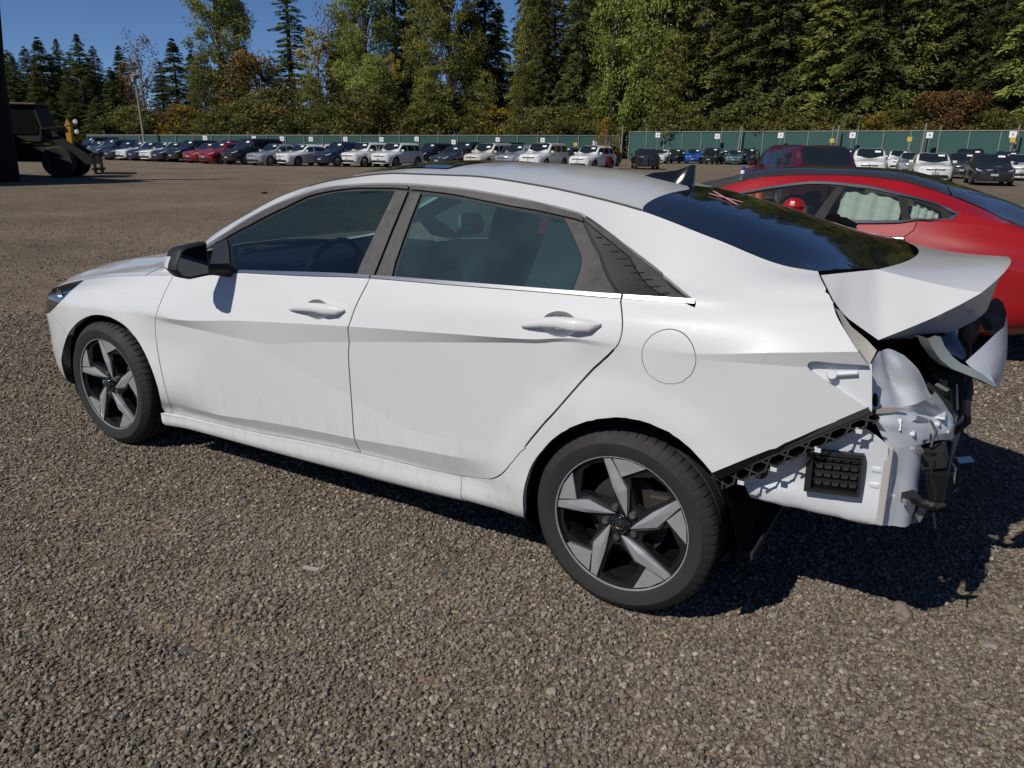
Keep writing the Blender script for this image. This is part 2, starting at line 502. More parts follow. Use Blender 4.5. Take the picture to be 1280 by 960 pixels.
def graded(lo, a, b, hi, h, g=1.13):
    xs = list(np.arange(a, b+h/2, h)); d = h; x = xs[-1]; up = []
    while x < hi: d *= g; x += d; up.append(min(x, hi))
    d = h; x = xs[0]; dn = []
    while x > lo: d *= g; x -= d; dn.append(max(x, lo))
    return np.array(dn[::-1]+xs+up)
gx = graded(-700, -1.5, 6.2, 500, 0.030); gy = graded(-120, -2.6, 2.2, 700, 0.030)
X, Y_ = np.meshgrid(gx, gy); Z = ground_z(X, Y_)
nv, nx_, ny_ = X.size, len(gx), len(gy)
V = np.stack([X.ravel(), Y_.ravel(), Z.ravel()], -1)
I = np.arange(nv).reshape(ny_, nx_); Q = np.stack([I[:-1, :-1], I[:-1, 1:], I[1:, 1:], I[1:, :-1]], -1).reshape(-1, 4)
def fast_mesh(name, V, F, k, mat, smooth=True):
    me = bpy.data.meshes.new(name); me.vertices.add(len(V)); me.vertices.foreach_set('co', V.astype(np.float32).ravel())
    me.loops.add(F.size); me.loops.foreach_set('vertex_index', F.astype(np.int32).ravel())
    me.polygons.add(len(F)); me.polygons.foreach_set('loop_start', np.arange(0, F.size, k, dtype=np.int32)); me.polygons.foreach_set('loop_total', np.full(len(F), k, np.int32))
    me.polygons.foreach_set('use_smooth', np.full(len(F), smooth)); me.update(calc_edges=True)
    if mat: me.materials.append(mat)
    return me
def gravel_mat():
    m, t, p = mat_new('gravel'); N = t.nodes.new; Lk = t.links.new
    tc = N('ShaderNodeTexCoord')
    def noise(s, d=6, r=0.6):
        n = N('ShaderNodeTexNoise'); n.inputs['Scale'].default_value = s; n.inputs['Detail'].default_value = d; n.inputs['Roughness'].default_value = r; Lk(tc.outputs['Object'], n.inputs['Vector']); return n
    def vor(s, f='F1'):
        n = N('ShaderNodeTexVoronoi'); n.inputs['Scale'].default_value = s; n.feature = f; Lk(tc.outputs['Object'], n.inputs['Vector']); return n
    ramp = N('ShaderNodeValToRGB'); v = vor(75); sep = N('ShaderNodeSeparateColor'); Lk(v.outputs['Color'], sep.inputs[0])
    e = ramp.color_ramp.elements; e[0].position = 0; e[0].color = (0.103, 0.084, 0.065, 1); e[1].position = 1; e[1].color = (0.467, 0.406, 0.325, 1)
    for pos, c in ((0.35, (0.172, 0.141, 0.109, 1)), (0.7, (0.234, 0.194, 0.153, 1)), (0.93, (0.317, 0.270, 0.214, 1))): q = ramp.color_ramp.elements.new(pos); q.color = c
    Lk(sep.outputs[0], ramp.inputs[0])
    big = noise(0.35, 8, 0.62); mid = noise(3.0, 8, 0.7)
    r2 = N('ShaderNodeValToRGB'); r2.color_ramp.elements[0].position = 0.32; r2.color_ramp.elements[0].color = (0.66, 0.63, 0.59, 1); r2.color_ramp.elements[1].position = 0.70; r2.color_ramp.elements[1].color = (1.20, 1.14, 1.06, 1); Lk(big.outputs['Fac'], r2.inputs[0])
    r3 = N('ShaderNodeValToRGB'); r3.color_ramp.elements[0].position = 0.30; r3.color_ramp.elements[0].color = (0.72, 0.70, 0.68, 1); r3.color_ramp.elements[1].position = 0.68; r3.color_ramp.elements[1].color = (1.12, 1.10, 1.06, 1); Lk(mid.outputs['Fac'], r3.inputs[0])
    m1 = N('ShaderNodeMix'); m1.data_type = 'RGBA'; m1.blend_type = 'MULTIPLY'; m1.inputs['Factor'].default_value = 1; Lk(ramp.outputs[0], m1.inputs['A']); Lk(r2.outputs[0], m1.inputs['B'])
    m2 = N('ShaderNodeMix'); m2.data_type = 'RGBA'; m2.blend_type = 'MULTIPLY'; m2.inputs['Factor'].default_value = 1; Lk(m1.outputs['Result'], m2.inputs['A']); Lk(r3.outputs[0], m2.inputs['B'])
    Lk(m2.outputs['Result'], p.inputs['Base Color']); p.inputs['Roughness'].default_value = 0.92; p.inputs['Specular IOR Level'].default_value = 0.25
    # relief: stones of two sizes and finer grit
    va = vor(70); vb = vor(38); n3 = noise(160, 4)
    a1 = N('ShaderNodeMath'); a1.operation = 'MULTIPLY_ADD'; a1.inputs[1].default_value = -0.7; Lk(va.outputs['Distance'], a1.inputs[0]); Lk(n3.outputs['Fac'], a1.inputs[2])
    a2 = N('ShaderNodeMath'); a2.operation = 'MULTIPLY_ADD'; a2.inputs[1].default_value = -0.9; Lk(vb.outputs['Distance'], a2.inputs[0]); Lk(a1.outputs[0], a2.inputs[2])
    b = N('ShaderNodeBump'); b.inputs['Strength'].default_value = 0.9; b.inputs['Distance'].default_value = 0.012; Lk(a2.outputs[0], b.inputs['Height'])
    n4 = noise(6, 6, 0.7); b2 = N('ShaderNodeBump'); b2.inputs['Strength'].default_value = 0.5; b2.inputs['Distance'].default_value = 0.05; Lk(n4.outputs['Fac'], b2.inputs['Height']); Lk(b.outputs['Normal'], b2.inputs['Normal'])
    Lk(b2.outputs['Normal'], p.inputs['Normal'])
    return m
GRAVEL = gravel_mat()
tag(link('ground', fast_mesh('ground', V, Q, 4, GRAVEL)), kind='structure')
# loose stones lying on it, thinning out with distance
def stone_mat():
    m, t, p = mat_new('loose_stone'); N = t.nodes.new; Lk = t.links.new
    at = N('ShaderNodeAttribute'); at.attribute_name = 'tone'
    r = N('ShaderNodeValToRGB'); e = r.color_ramp.elements; e[0].color = (0.085, 0.073, 0.060, 1); e[1].color = (0.415, 0.366, 0.300, 1)
    for pos, c in ((0.3, (0.156, 0.132, 0.106, 1)), (0.6, (0.195, 0.166, 0.134, 1)), (0.86, (0.238, 0.205, 0.168, 1)), (0.96, (0.287, 0.250, 0.204, 1))): q = r.color_ramp.elements.new(pos); q.color = c
    Lk(at.outputs['Fac'], r.inputs[0]); Lk(r.outputs[0], p.inputs['Base Color']); p.inputs['Roughness'].default_value = 0.9; p.inputs['Specular IOR Level'].default_value = 0.25
    return m
STONE = stone_mat()
ph = (1+5**0.5)/2
ICO = np.array([(-1,ph,0),(1,ph,0),(-1,-ph,0),(1,-ph,0),(0,-1,ph),(0,1,ph),(0,-1,-ph),(0,1,-ph),(ph,0,-1),(ph,0,1),(-ph,0,-1),(-ph,0,1)])/math.hypot(1, ph)
ICF = np.array([(0,11,5),(0,5,1),(0,1,7),(0,7,10),(0,10,11),(1,5,9),(5,11,4),(11,10,2),(10,7,6),(7,1,8),(3,9,4),(3,4,2),(3,2,6),(3,6,8),(3,8,9),(4,9,5),(2,4,11),(6,2,10),(8,6,7),(9,8,1)])
OCT = np.array([(1,0,0),(0,1,0),(-1,0,0),(0,-1,0),(0,0,1),(0,0,-1)], float); OCF = np.array([(0,1,4),(1,2,4),(2,3,4),(3,0,4),(1,0,5),(2,1,5),(3,2,5),(0,3,5)])
def stones(n, dmin, dmax, s0, s1, ico=False, fade=False):
    BASE, BF = (ICO, ICF) if ico else (OCT, OCF); nb_ = len(BASE); jit = 0.11 if ico else 0.12
    d = np.sqrt(RNG.uniform(dmin**2, dmax**2, n)); a = RNG.uniform(-0.86, 0.80, n) if dmax < 3.5 else RNG.uniform(-0.82, 0.72, n)
    x = CAM_LOC[0]+np.sin(YAW+a)*d; y = CAM_LOC[1]+np.cos(YAW+a)*d
    r = s0+(s1-s0)*RNG.random(n)**2.6
    dens = vnoise(x, y, 1.6, 9)*0.6+vnoise(x, y, 5.0, 10)*0.4
    keep = (RNG.random(n) < 0.35+1.1*dens)
    if fade: keep &= RNG.random(n) < ((dmax-d)/(dmax-dmin))**1.5; x, y, r = x[keep], y[keep], r[keep]; n = len(x)
    sc = np.stack([r*RNG.uniform(0.85, 1.4, n), r*RNG.uniform(0.8, 1.15, n), r*RNG.uniform(0.6, 1.0, n)], -1)
    P = BASE[None]*RNG.uniform(0.82, 1.15, (n, nb_, 1))+RNG.normal(0, jit, (n, nb_, 3)); P = P*sc[:, None]
    th = RNG.uniform(0, 6.28, n); c, s = np.cos(th)[:, None], np.sin(th)[:, None]; tl = RNG.uniform(-0.6, 0.6, n); ct, st_ = np.cos(tl)[:, None], np.sin(tl)[:, None]
    px, pz = P[..., 0]*ct-P[..., 2]*st_, P[..., 0]*st_+P[..., 2]*ct; py = P[..., 1]
    Vv = np.stack([px*c-py*s+x[:, None], px*s+py*c+y[:, None], pz+(ground_z(x, y)+r*0.42)[:, None]], -1)
    return Vv.reshape(-1, 3), (BF[None]+nb_*np.arange(n)[:, None, None]).reshape(-1, 3), np.repeat(RNG.random(n), nb_)
parts = [stones(70000, 1.40, 3.0, 0.0028, 0.0092, ico=True), stones(92000, 3.0, 5.2, 0.0038, 0.0110), stones(52000, 5.2, 8.0, 0.0055, 0.0145), stones(56000, 7.4, 24.0, 0.007, 0.019, fade=True), stones(260, 1.6, 9, 0.010, 0.019, ico=True)]
o_ = 0; Vs, Fs, Ts = [], [], []
for v_, f_, t_ in parts: Vs.append(v_); Fs.append(f_+o_); Ts.append(t_); o_ += len(v_)
Vs, Fs, Ts = np.concatenate(Vs), np.concatenate(Fs), np.concatenate(Ts)
me = fast_mesh('loose_gravel', Vs, Fs, 3, STONE, smooth=False)
at_ = me.attributes.new('tone', 'FLOAT', 'POINT'); at_.data.foreach_set('value', Ts.astype(np.float32))
tag(link('loose_gravel', me), 'loose grey and brown gravel stones covering the yard in front', 'gravel', kind='stuff')
# ------------------------------------------------------------------ the white sedan
def row_from(wf, trace, pre=(), post=()):
    """row of (x, halfwidth, z): trace = photo points lying on the flank of half width wf(x)"""
    out = []
    for px, py in trace:
        x = 2.0
        for _ in range(25):
            q = at_y(px, py, -float(wf(x))); x = q[0]
        out.append((float(q[0]), float(wf(x)), float(q[2])))
    out = sorted(out)
    res = [p for p in pre]
    for p in out:
        if not res or p[0] > res[-1][0]+0.01: res.append(p)
    return res+[p for p in post]
PLAN_X = [-0.03, 0.0, 0.05, 0.15, 0.3, 0.5, 0.885, 1.3, 2.0, 3.0, 3.605, 4.0, 4.3]
PLAN_W = [0.30, 0.50, 0.62, 0.72, 0.80, 0.85, 0.885, 0.892, 0.90, 0.905, 0.912, 0.895, 0.855]
plan = pchip(PLAN_X, PLAN_W)
def pw(d, front=0.0):
    """half width: plan minus d (minus 'front' more towards the nose)"""
    return lambda x: plan(x)-d-front*np.clip((1.2-np.asarray(x))/1.2, 0, 1)
w_belt = pchip([1.0, 1.3, 1.6, 2.2, 3.0, 3.6, 4.0, 4.3], [0.775, 0.80, 0.828, 0.852, 0.862, 0.858, 0.825, 0.775])
w_dlo = pchip([1.25, 1.5, 2.0, 2.6, 3.2, 3.5, 3.8], [0.775, 0.735, 0.665, 0.63, 0.635, 0.70, 0.80])
nose = lambda *zs: None
ROWS = []
# 0 underside edge
ROWS.append([(-0.03, 0.25, 0.17), (0.3, 0.70, 0.165), (1.3, 0.77, 0.175), (3.2, 0.77, 0.195), (3.9, 0.77, 0.30), (4.3, 0.75, 0.40)])
# 1 lower edge of the sill
ROWS.append(row_from(pw(0.055), [(205, 525), (240, 533), (300, 549), (400, 575), (450, 587), (520, 607), (600, 630), (655, 645)],
     pre=[(-0.03, 0.28, 0.20), (0.05, 0.58, 0.20), (0.3, 0.75, 0.19), (0.885, 0.83, 0.185)], post=[(3.6, 0.87, 0.24), (3.9, 0.85, 0.34), (4.3, 0.80, 0.42)]))
# 2 sill line under the doors
ROWS.append(row_from(pw(0.054), [(203, 513), (216, 516), (320, 540), (400, 555), (450, 566), (530, 585), (575, 595)],
     pre=[(-0.03, 0.30, 0.28), (0.05, 0.60, 0.27), (0.3, 0.785, 0.26), (0.885, 0.868, 0.25)], post=[(3.3, 0.893, 0.345), (3.6, 0.90, 0.36), (3.9, 0.885, 0.45), (4.3, 0.83, 0.48)]))
# 3 top of the tucked strip at the foot of the doors
ROWS.append(row_from(pw(0.022), [(263, 516), (330, 527), (400, 540), (440, 548), (510, 560), (580, 573)],
     pre=[(-0.03, 0.31, 0.36), (0.05, 0.615, 0.35), (0.3, 0.797, 0.34), (0.885, 0.882, 0.33), (1.35, 0.885, 0.315)], post=[(3.35, 0.897, 0.44), (3.6, 0.914, 0.44), (3.9, 0.90, 0.52), (4.3, 0.845, 0.55)]))
# 4 faint diagonal crease across the doors
ROWS.append(row_from(pw(0.012), [(318, 434), (400, 478), (450, 505), (515, 540)],
     pre=[(-0.03, 0.315, 0.47), (0.05, 0.622, 0.48), (0.3, 0.80, 0.52), (0.885, 0.886, 0.56), (1.45, 0.890, 0.625), (1.8, 0.890, 0.645)], post=[(3.05, 0.897, 0.47), (3.35, 0.906, 0.52), (3.6, 0.915, 0.56), (3.9, 0.898, 0.66), (4.3, 0.845, 0.68)]))
# 5 lower edge of the dark facet
ROWS.append(row_from(pw(0.006), [(230, 408), (275, 418), (318, 427.5), (400, 427.5), (450, 427.5), (560, 428), (660, 428.5), (727, 429)],
     pre=[(-0.03, 0.32, 0.53), (0.05, 0.628, 0.54), (0.3, 0.803, 0.60), (0.885, 0.885, 0.67), (1.3, 0.893, 0.695)], post=[(3.62, 0.911, 0.888), (3.76, 0.908, 0.892), (4.05, 0.882, 0.906), (4.3, 0.838, 0.925)]))
_w5 = pchip([p[0] for p in ROWS[5]], [p[1] for p in ROWS[5]]); _z5 = pchip([p[0] for p in ROWS[5]], [p[2] for p in ROWS[5]])
_w3 = pchip([p[0] for p in ROWS[3]], [p[1] for p in ROWS[3]]); _z3 = pchip([p[0] for p in ROWS[3]], [p[2] for p in ROWS[3]])
_z4 = pchip([p[0] for p in ROWS[4]], [p[2] for p in ROWS[4]])
def _r4(x):
    k = float((_z4(x)-_z3(x))/(_z5(x)-_z3(x))); bmp = max(0.0, math.sin(math.pi*min(1, max(0, (x-1.98)/1.05))))
    return (x, float(_w3(x)*(1-k)+_w5(x)*k)-0.0055*bmp, float(_z4(x)))
ROWS[4] = [_r4(float(x)) for x in np.concatenate([[-0.03, 0.05, 0.15, 0.3, 0.6, 0.885, 1.2, 1.5, 1.8], np.linspace(1.98, 3.03, 12), [3.2, 3.35, 3.6, 3.9, 4.3]])]
# 6 upper edge of the dark facet
ROWS.append(row_from(pw(-0.010), [(217, 399), (300, 401), (400, 406), (450, 409), (560, 417), (660, 424)],
     pre=[(-0.03, 0.325, 0.56), (0.05, 0.63, 0.57), (0.3, 0.802, 0.625), (0.885, 0.885, 0.70), (1.3, 0.895, 0.715)], post=[(3.46, 0.912, 0.904), (3.62, 0.911, 0.904), (3.76, 0.909, 0.907), (4.05, 0.892, 0.945), (4.3, 0.855, 0.978)]))
# 7 shoulder
r6 = ROWS[6]
ROWS.append([(-0.03, 0.32, 0.60), (0.05, 0.625, 0.61), (0.3, 0.79, 0.67), (0.885, 0.855, 0.765), (1.3, 0.858, 0.80), (1.7, 0.868, 0.85), (2.4, 0.886, 0.90),
             (3.1, 0.896, 0.945), (3.6, 0.893, 0.970), (4.0, 0.861, 0.998), (4.3, 0.822, 1.022)])
# 8 belt line / edge between fender and hood
ROWS.append(row_from(w_belt, [(290, 343), (380, 348), (461, 350.5), (560, 359), (660, 367), (760, 375.5), (868, 383)],
     pre=[(-0.03, 0.31, 0.625), (0.05, 0.60, 0.64), (0.3, 0.742, 0.715), (0.55, 0.748, 0.775), (0.885, 0.768, 0.832), (1.2, 0.79, 0.868), (1.5, 0.815, 0.90)],
     post=[(4.0, 0.825, 1.045), (4.15, 0.80, 1.06), (4.3, 0.77, 1.07)]))
# 9 window sill (top of the chrome strip) / hood edge
b = ROWS[8]
bw = pchip([p[0] for p in b], [p[1] for p in b]); bz = pchip([p[0] for p in b], [p[2] for p in b])
ROWS.append([(x, float(bw(x))-(0.022 if x > 3.9 else 0.012 if x > 1.5 else 0.03), float(bz(x))+(0.016 if x > 3.9 else 0.019 if x > 1.5 else 0.012 if x > 0.2 else 0.006)) for x in (-0.03, 0.05, 0.3, 0.55, 0.885, 1.2, 1.5, 1.7, 2.0, 2.5, 3.0, 3.5, 3.8, 4.0, 4.3)])
# 10 upper edge of the side windows / hood ridge
ROWS.append(row_from(w_dlo, [(278, 293), (309, 273), (356, 249.7), (400, 234.5), (440, 230), (480, 228.5), (510, 229), (560, 233), (640, 245.5), (700, 258.8), (728, 267), (760, 288), (800, 320), (828, 342)],
     pre=[(-0.03, 0.26, 0.645), (0.05, 0.50, 0.68), (0.2, 0.60, 0.74), (0.4, 0.60, 0.795), (0.885, 0.60, 0.865), (1.15, 0.66, 0.90), (1.3, 0.755, 0.925)],
     post=[(3.80, 0.80, 1.073), (4.0, 0.772, 1.087), (4.3, 0.715, 1.102)]))
# 11 roof ditch / rear window edge
ROWS.append([(-0.03, 0.18, 0.655), (0.05, 0.36, 0.70), (0.2, 0.43, 0.775), (0.4, 0.45, 0.825), (0.885, 0.46, 0.893), (1.15, 0.50, 0.92), (1.3, 0.66, 0.955), (1.5, 0.665, 1.06), (1.7, 0.65, 1.155), (1.95, 0.62, 1.26), (2.2, 0.585, 1.322), (2.5, 0.562, 1.352),
             (2.8, 0.552, 1.352), (3.1, 0.548, 1.328), (3.3, 0.555, 1.30), (3.5, 0.575, 1.265), (3.75, 0.61, 1.20), (4.0, 0.635, 1.135), (4.3, 0.63, 1.12)])
# 12 quarter of the roof
ROWS.append([(-0.03, 0.10, 0.66), (0.05, 0.22, 0.705), (0.2, 0.26, 0.78), (0.4, 0.28, 0.835), (0.885, 0.28, 0.905), (1.05, 0.30, 0.93), (1.3, 0.35, 1.01), (1.5, 0.35, 1.10), (1.7, 0.34, 1.19), (1.95, 0.32, 1.297), (2.2, 0.31, 1.362), (2.5, 0.30, 1.387),
             (2.8, 0.30, 1.385), (3.1, 0.30, 1.365), (3.3, 0.30, 1.34), (3.5, 0.31, 1.305), (3.75, 0.33, 1.245), (4.0, 0.34, 1.175), (4.3, 0.35, 1.10)])
# 13 centre line
ROWS.append([(-0.03, 0.0, 0.66), (0.05, 0.0, 0.705), (0.2, 0.0, 0.78), (0.4, 0.0, 0.838), (0.885, 0.0, 0.912), (1.02, 0.0, 0.935), (1.3, 0.0, 1.03), (1.5, 0.0, 1.118), (1.7, 0.0, 1.208), (1.95, 0.0, 1.312), (2.2, 0.0, 1.375), (2.5, 0.0, 1.398),
             (2.8, 0.0, 1.396), (3.1, 0.0, 1.378), (3.3, 0.0, 1.355), (3.5, 0.0, 1.318), (3.75, 0.0, 1.262), (4.0, 0.0, 1.19), (4.3, 0.0, 1.105)])
for i in range(13): ROWS[i].insert(0, (-0.06, 0.012*(13-i), ROWS[i][0][2]))
ROWS[13].insert(0, (-0.06, 0.0, 0.66))
E1 = Surf(ROWS, crease=(2, 3, 4, 5, 6, 8, 9, 10, 11), x0=-0.06, x1=4.30,
          fade={k: ([1.28, 1.6, 3.40, 3.60, 3.70, 3.95], [0, 1, 1, 0, 0, 1]) for k in (5, 6)} | {k: ([1.45, 1.7, 2.95, 3.1], [0, 1, 1, 0]) for k in (3,)} | {4: ([1.9, 2.0, 3.0, 3.1], [0, 1, 1, 0])} | {2: ([1.35, 1.7, 2.95, 3.2], [0, 1, 1, 0])} | {k: ([3.70, 3.84], [1, 0]) for k in (8, 9, 10)},
          flare=((0.90, 0.30, 0.385, 0.50, 0.010), (3.60, 0.32, 0.385, 0.50, 0.012)))
see = E1.see
def SL(*pts, k=5): return [see(*p) for p in spline(pts, k)]      # smooth traced line on the body
def ST(*pts): return [see(*p) for p in pts]

WHITE = simple('white_pearl_paint', (0.61, 0.614, 0.616), rough=0.34, coat=0.85, coat_rough=0.02, spec=0.15, bump=0.05, bscale=1400)
_t = WHITE.node_tree; _p = _t.nodes['Principled BSDF']; _tc = _t.nodes.new('ShaderNodeTexCoord')
_n = _t.nodes.new('ShaderNodeTexNoise'); _n.inputs['Scale'].default_value = 22; _n.inputs['Detail'].default_value = 9; _n.inputs['Roughness'].default_value = 0.72
_mp = _t.nodes.new('ShaderNodeMapping'); _mp.inputs['Scale'].default_value = (1.0, 1.0, 0.35); _t.links.new(_tc.outputs['Object'], _mp.inputs[0]); _t.links.new(_mp.outputs[0], _n.inputs['Vector'])
_sx = _t.nodes.new('ShaderNodeSeparateXYZ'); _t.links.new(_tc.outputs['Object'], _sx.inputs[0])
_mz = _t.nodes.new('ShaderNodeMapRange'); _mz.inputs['From Min'].default_value = 0.55; _mz.inputs['From Max'].default_value = 0.18; _mz.inputs['To Min'].default_value = 0.02; _mz.inputs['To Max'].default_value = 0.55; _t.links.new(_sx.outputs['Z'], _mz.inputs['Value'])
_mr = _t.nodes.new('ShaderNodeMapRange'); _mr.inputs['From Min'].default_value = 0.48; _mr.inputs['From Max'].default_value = 0.80; _t.links.new(_n.outputs['Fac'], _mr.inputs['Value'])
_mu = _t.nodes.new('ShaderNodeMath'); _mu.operation = 'MULTIPLY'; _t.links.new(_mz.outputs[0], _mu.inputs[0]); _t.links.new(_mr.outputs[0], _mu.inputs[1])
_mx = _t.nodes.new('ShaderNodeMix'); _mx.data_type = 'RGBA'; _mx.inputs['A'].default_value = (0.61, 0.614, 0.616, 1); _mx.inputs['B'].default_value = (0.34, 0.30, 0.25, 1); _t.links.new(_mu.outputs[0], _mx.inputs['Factor']); _t.links.new(_mx.outputs['Result'], _p.inputs['Base Color'])
_p.inputs['Coat IOR'].default_value = 1.42
BLACKP = simple('black_plastic', (0.012, 0.012, 0.013), rough=0.5, bump=0.15, bscale=600)
DARKIN = simple('dark_cavity', (0.004, 0.004, 0.004), rough=0.95, spec=0.1)
TRIM = simple('dark_bronze_trim', (0.065, 0.060, 0.060), rough=0.42, var=0.12, vscale=30)
CHROME = simple('chrome', (0.50, 0.51, 0.52), rough=0.30, metal=1.0)
RUBBER = simple('window_rubber', (0.006, 0.006, 0.006), rough=0.6)
GLASS_SIDE = glass('side_window_glass', (0.36, 0.55, 0.56), dirt_haze=0.006, ior=1.62)
GLASS_HAZED = glass('dust_haze_side_window_glass', (0.36, 0.58, 0.60), dirt_haze=0.13, ior=1.62, dust_haze=(0.20, 0.31, 0.33))  # teal film: some dust, plus a hazy reflection painted into the pane
GLASS_REAR = glass('rear_window_glass', (0.10, 0.13, 0.14), rough=0.06, dirt_haze=0.01, ior=2.15)
GLASS_FRONT = glass('windscreen_glass', (0.55, 0.66, 0.62))

car = empty('white_sedan', (0, 0, 0))
tag(car, 'white four-door sedan filling the foreground, rear bumper missing and trunk lid sprung open', 'car')

# panel lines
door_f = SL((216, 345), (203, 372), (195, 395), (194, 412), (197, 440), (205, 478), (216, 516))        # fender | front door
door_m = SL((461, 351), (446, 380), (437.5, 403), (435, 411), (436.5, 428), (435.5, 440), (436.5, 462), (440, 510), (443, 547), (451, 565.5), k=4)
door_r = SL((776, 376.5), (778, 395), (778, 412), (774, 428), (764, 441), (735, 469), (690, 519), (650, 566), (630, 590), (616, 598.5), (602, 598.5), (575, 595), k=5)
def along(row, xa, xb, n=30):
    return [(x, float(row)) for x in np.linspace(xa, xb, n)]
arch_f = SL((84, 478), (77, 455), (78, 440), (84, 420), (95, 405), (110, 395.5), (126, 394), (143, 399), (160, 411), (178, 436), (192, 468), (200, 495), (203, 518), k=5)
arch_r = SL((655, 646), (654, 622), (658, 600), (668, 576), (688, 553), (712, 536), (740, 526.5), (770, 523), (800, 527), (830, 538), (858, 557), (880, 580), (890, 592), k=5)
xdf, xdm, xdr = door_f[-1][0], door_m[-1][0], door_r[-1][0]

# grip recesses of the door handles
def grip(px, py, rx, rz):
    c = see(px, py); q = E1.P(*c)[0]; o = []
    for k in range(28):
        a = 2*math.pi*k/28; x = c[0]+rx*math.cos(a); o.append((x, E1.t_at_z(x, q[2]+rz*math.sin(a), 4, 8.4)))
    return o, q, E1.N(*c)[0]
grip_f = grip(396, 387, 0.062, 0.036); grip_r = grip(699, 405.5, 0.062, 0.038)
# front door, rear door
fd = along(8, door_f[0][0], door_f[0][0]+0.34, 8) + along(8.42, door_f[0][0]+0.36, door_m[0][0]) + door_m + along(2, xdm, xdf)[1:] + door_f[::-1][1:-1]
panel('front_door', E1, fd, WHITE, car, holes=[grip_f[0]], mirror=True, gap=0.003)
rd = along(8.42, door_m[0][0], door_r[0][0]) + door_r + along(2, xdr, xdm)[1:] + door_m[::-1][1:-1]
panel('rear_door', E1, rd, WHITE, car, holes=[grip_r[0]], mirror=True, gap=0.003)
# front fender, with the lamp cut-out at its nose
hood_cut = [(x, 8.0) for x in np.linspace(0.585, door_f[0][0], 24)]
lamp_low = ST((62, 391), (70, 383), (80, 373), (92, 361), (101, 353.5)) + [(0.585, 8.0)]
seam = ST((62, 391), (72, 402))
ff = hood_cut + door_f[1:] + ST((204.5, 514)) + arch_f[::-1][2:-15] + lamp_low[:-1]
panel('front_fender', E1, ff, WHITE, car, mirror=True, gap=0.0015, flange=0.03)
# sill
xse = door_r[-1][0]
si = along(2, arch_f[-1][0]+0.012, xse+0.008) + along(0, xse+0.008, arch_f[-1][0]+0.03, 24)
panel('sill', E1, si, WHITE, car, mirror=True, gap=0.0006, flange=0.03, off=lambda x: 0.0007+0.016*np.clip((3.0-x)/0.45, 0, 1)**0.7)
# quarter panel with C-pillar, roof rail and A-pillar in one pressing
dlo_top_line = [(258, 307.5), (278, 293), (309, 273), (356, 249.7), (400, 234.5)]
ap0 = (1.34, 10.0)
rail_low = [(x, 10.0) for x in np.linspace(1.34, 3.30, 70)]
c_low = SL((728, 267), (738, 273.5), (760, 288.5), (800, 320), (828, 342), (864, 372), (869, 378), (868, 384), k=4)
rear_edge = SL((1027, 349), (1040, 375), (1047, 396), (1060, 418), (1074, 440), (1086.5, 457.5), k=4)
lamp_pocket = SL((1086.5, 457.5), (1050, 455), (1022, 452.5), (1013, 453), (1010, 457), (1014, 463), (1030, 474), (1060, 494), (1086, 511), k=3)
low_edge = SL((1086, 511), (1040, 530), (980, 555), (930, 575), (891, 591), k=3)
xg = c_low[-1][0]
qp = (rail_low + [p for p in c_low[1:]] + along(8.42, xg-0.03, door_r[0][0], 12) + door_r[1:] + [(xse, 1.0), (xse, 0.0), (arch_r[0][0]-0.02, 0.0)] + arch_r[0:-1]
      + low_edge[::-1] + lamp_pocket[::-1][1:] + rear_edge[::-1][1:])
rg_edge = [(x, 11.0) for x in np.linspace(rear_edge[0][0]-0.02, 1.34, 90)]
qp = qp + rg_edge
fuel_c = (836, 446)
fuel = []
pc = at_y(836, 446.5, -0.905)
for k in range(40):
    a = 2*math.pi*k/40; r = 0.0805
    fuel.append((pc[0]+r*math.cos(a), E1.t_at_z(pc[0]+r*math.cos(a), pc[2]+r*math.sin(a), 3, 8)))
panel('quarter_panel', E1, qp, WHITE, car, holes=[fuel], mirror=True, gap=0.0015, flange=0.02)
fuel_in = [(pc[0]+(p[0]-pc[0])*0.975, E1.s2t(E1.t2s(pc_t)+(E1.t2s(p[1])-E1.t2s(pc_t))*0.975)) for p in fuel for pc_t in [E1.t_at_z(pc[0], pc[2], 3, 8)]]
panel('fuel_door', E1, fuel_in, WHITE, car, gap=0.0, flange=0.012, h=0.015)
# hood, windscreen, roof, rear window (both halves)
def full(name, outline, mat, **k): return join_halves(name, E1, outline, mat, car, **k)
hood = [(x, 8.0) for x in np.linspace(0.07, 1.15, 40)] + [(1.15, 9.0), (1.13, 10.0), (1.08, 11.0), (1.03, 12.0), (1.01, 13.0)] + [(0.05, 13.0), (0.05, 12.0), (0.055, 11.0), (0.06, 10.0)]
full('hood', hood, WHITE, gap=0.0, flange=0.0)
cowl = [(1.158, 8.0), (1.30, 8.0), (1.345, 8.6), (1.35, 9.5), (1.33, 10.0), (1.30, 11.0), (1.12, 12.0), (1.06, 13.0), (1.018, 13.0), (1.038, 12.0), (1.09, 11.0), (1.138, 10.0), (1.158, 9.0)]
panel('cowl_corner', E1, [(1.158, 8.0), (door_f[0][0], 8.0), (1.45, 8.0), (1.46, 9.0), (1.40, 10.0), (1.33, 10.9), (1.12, 11.0), (1.138, 10.0), (1.158, 9.0)], WHITE, car, mirror=True, gap=0.001)
full('windscreen', [(1.34, 11.0), (1.12, 12.0), (1.06, 13.0), (2.06, 13.0), (2.04, 12.0), (2.0, 11.0)] + [(x, 11.0) for x in np.linspace(1.95, 1.40, 12)], GLASS_FRONT, gap=0.0, flange=0.0)
rw_top = SL((803, 262), (805, 257), (812, 251), (828, 243.5), (845, 239), (862, 236), k=3)
rw_top = rw_top + [(rw_top[-1][0]*0.6+3.44*0.4, (rw_top[-1][1]+13)/2), (3.44, 13.0)]
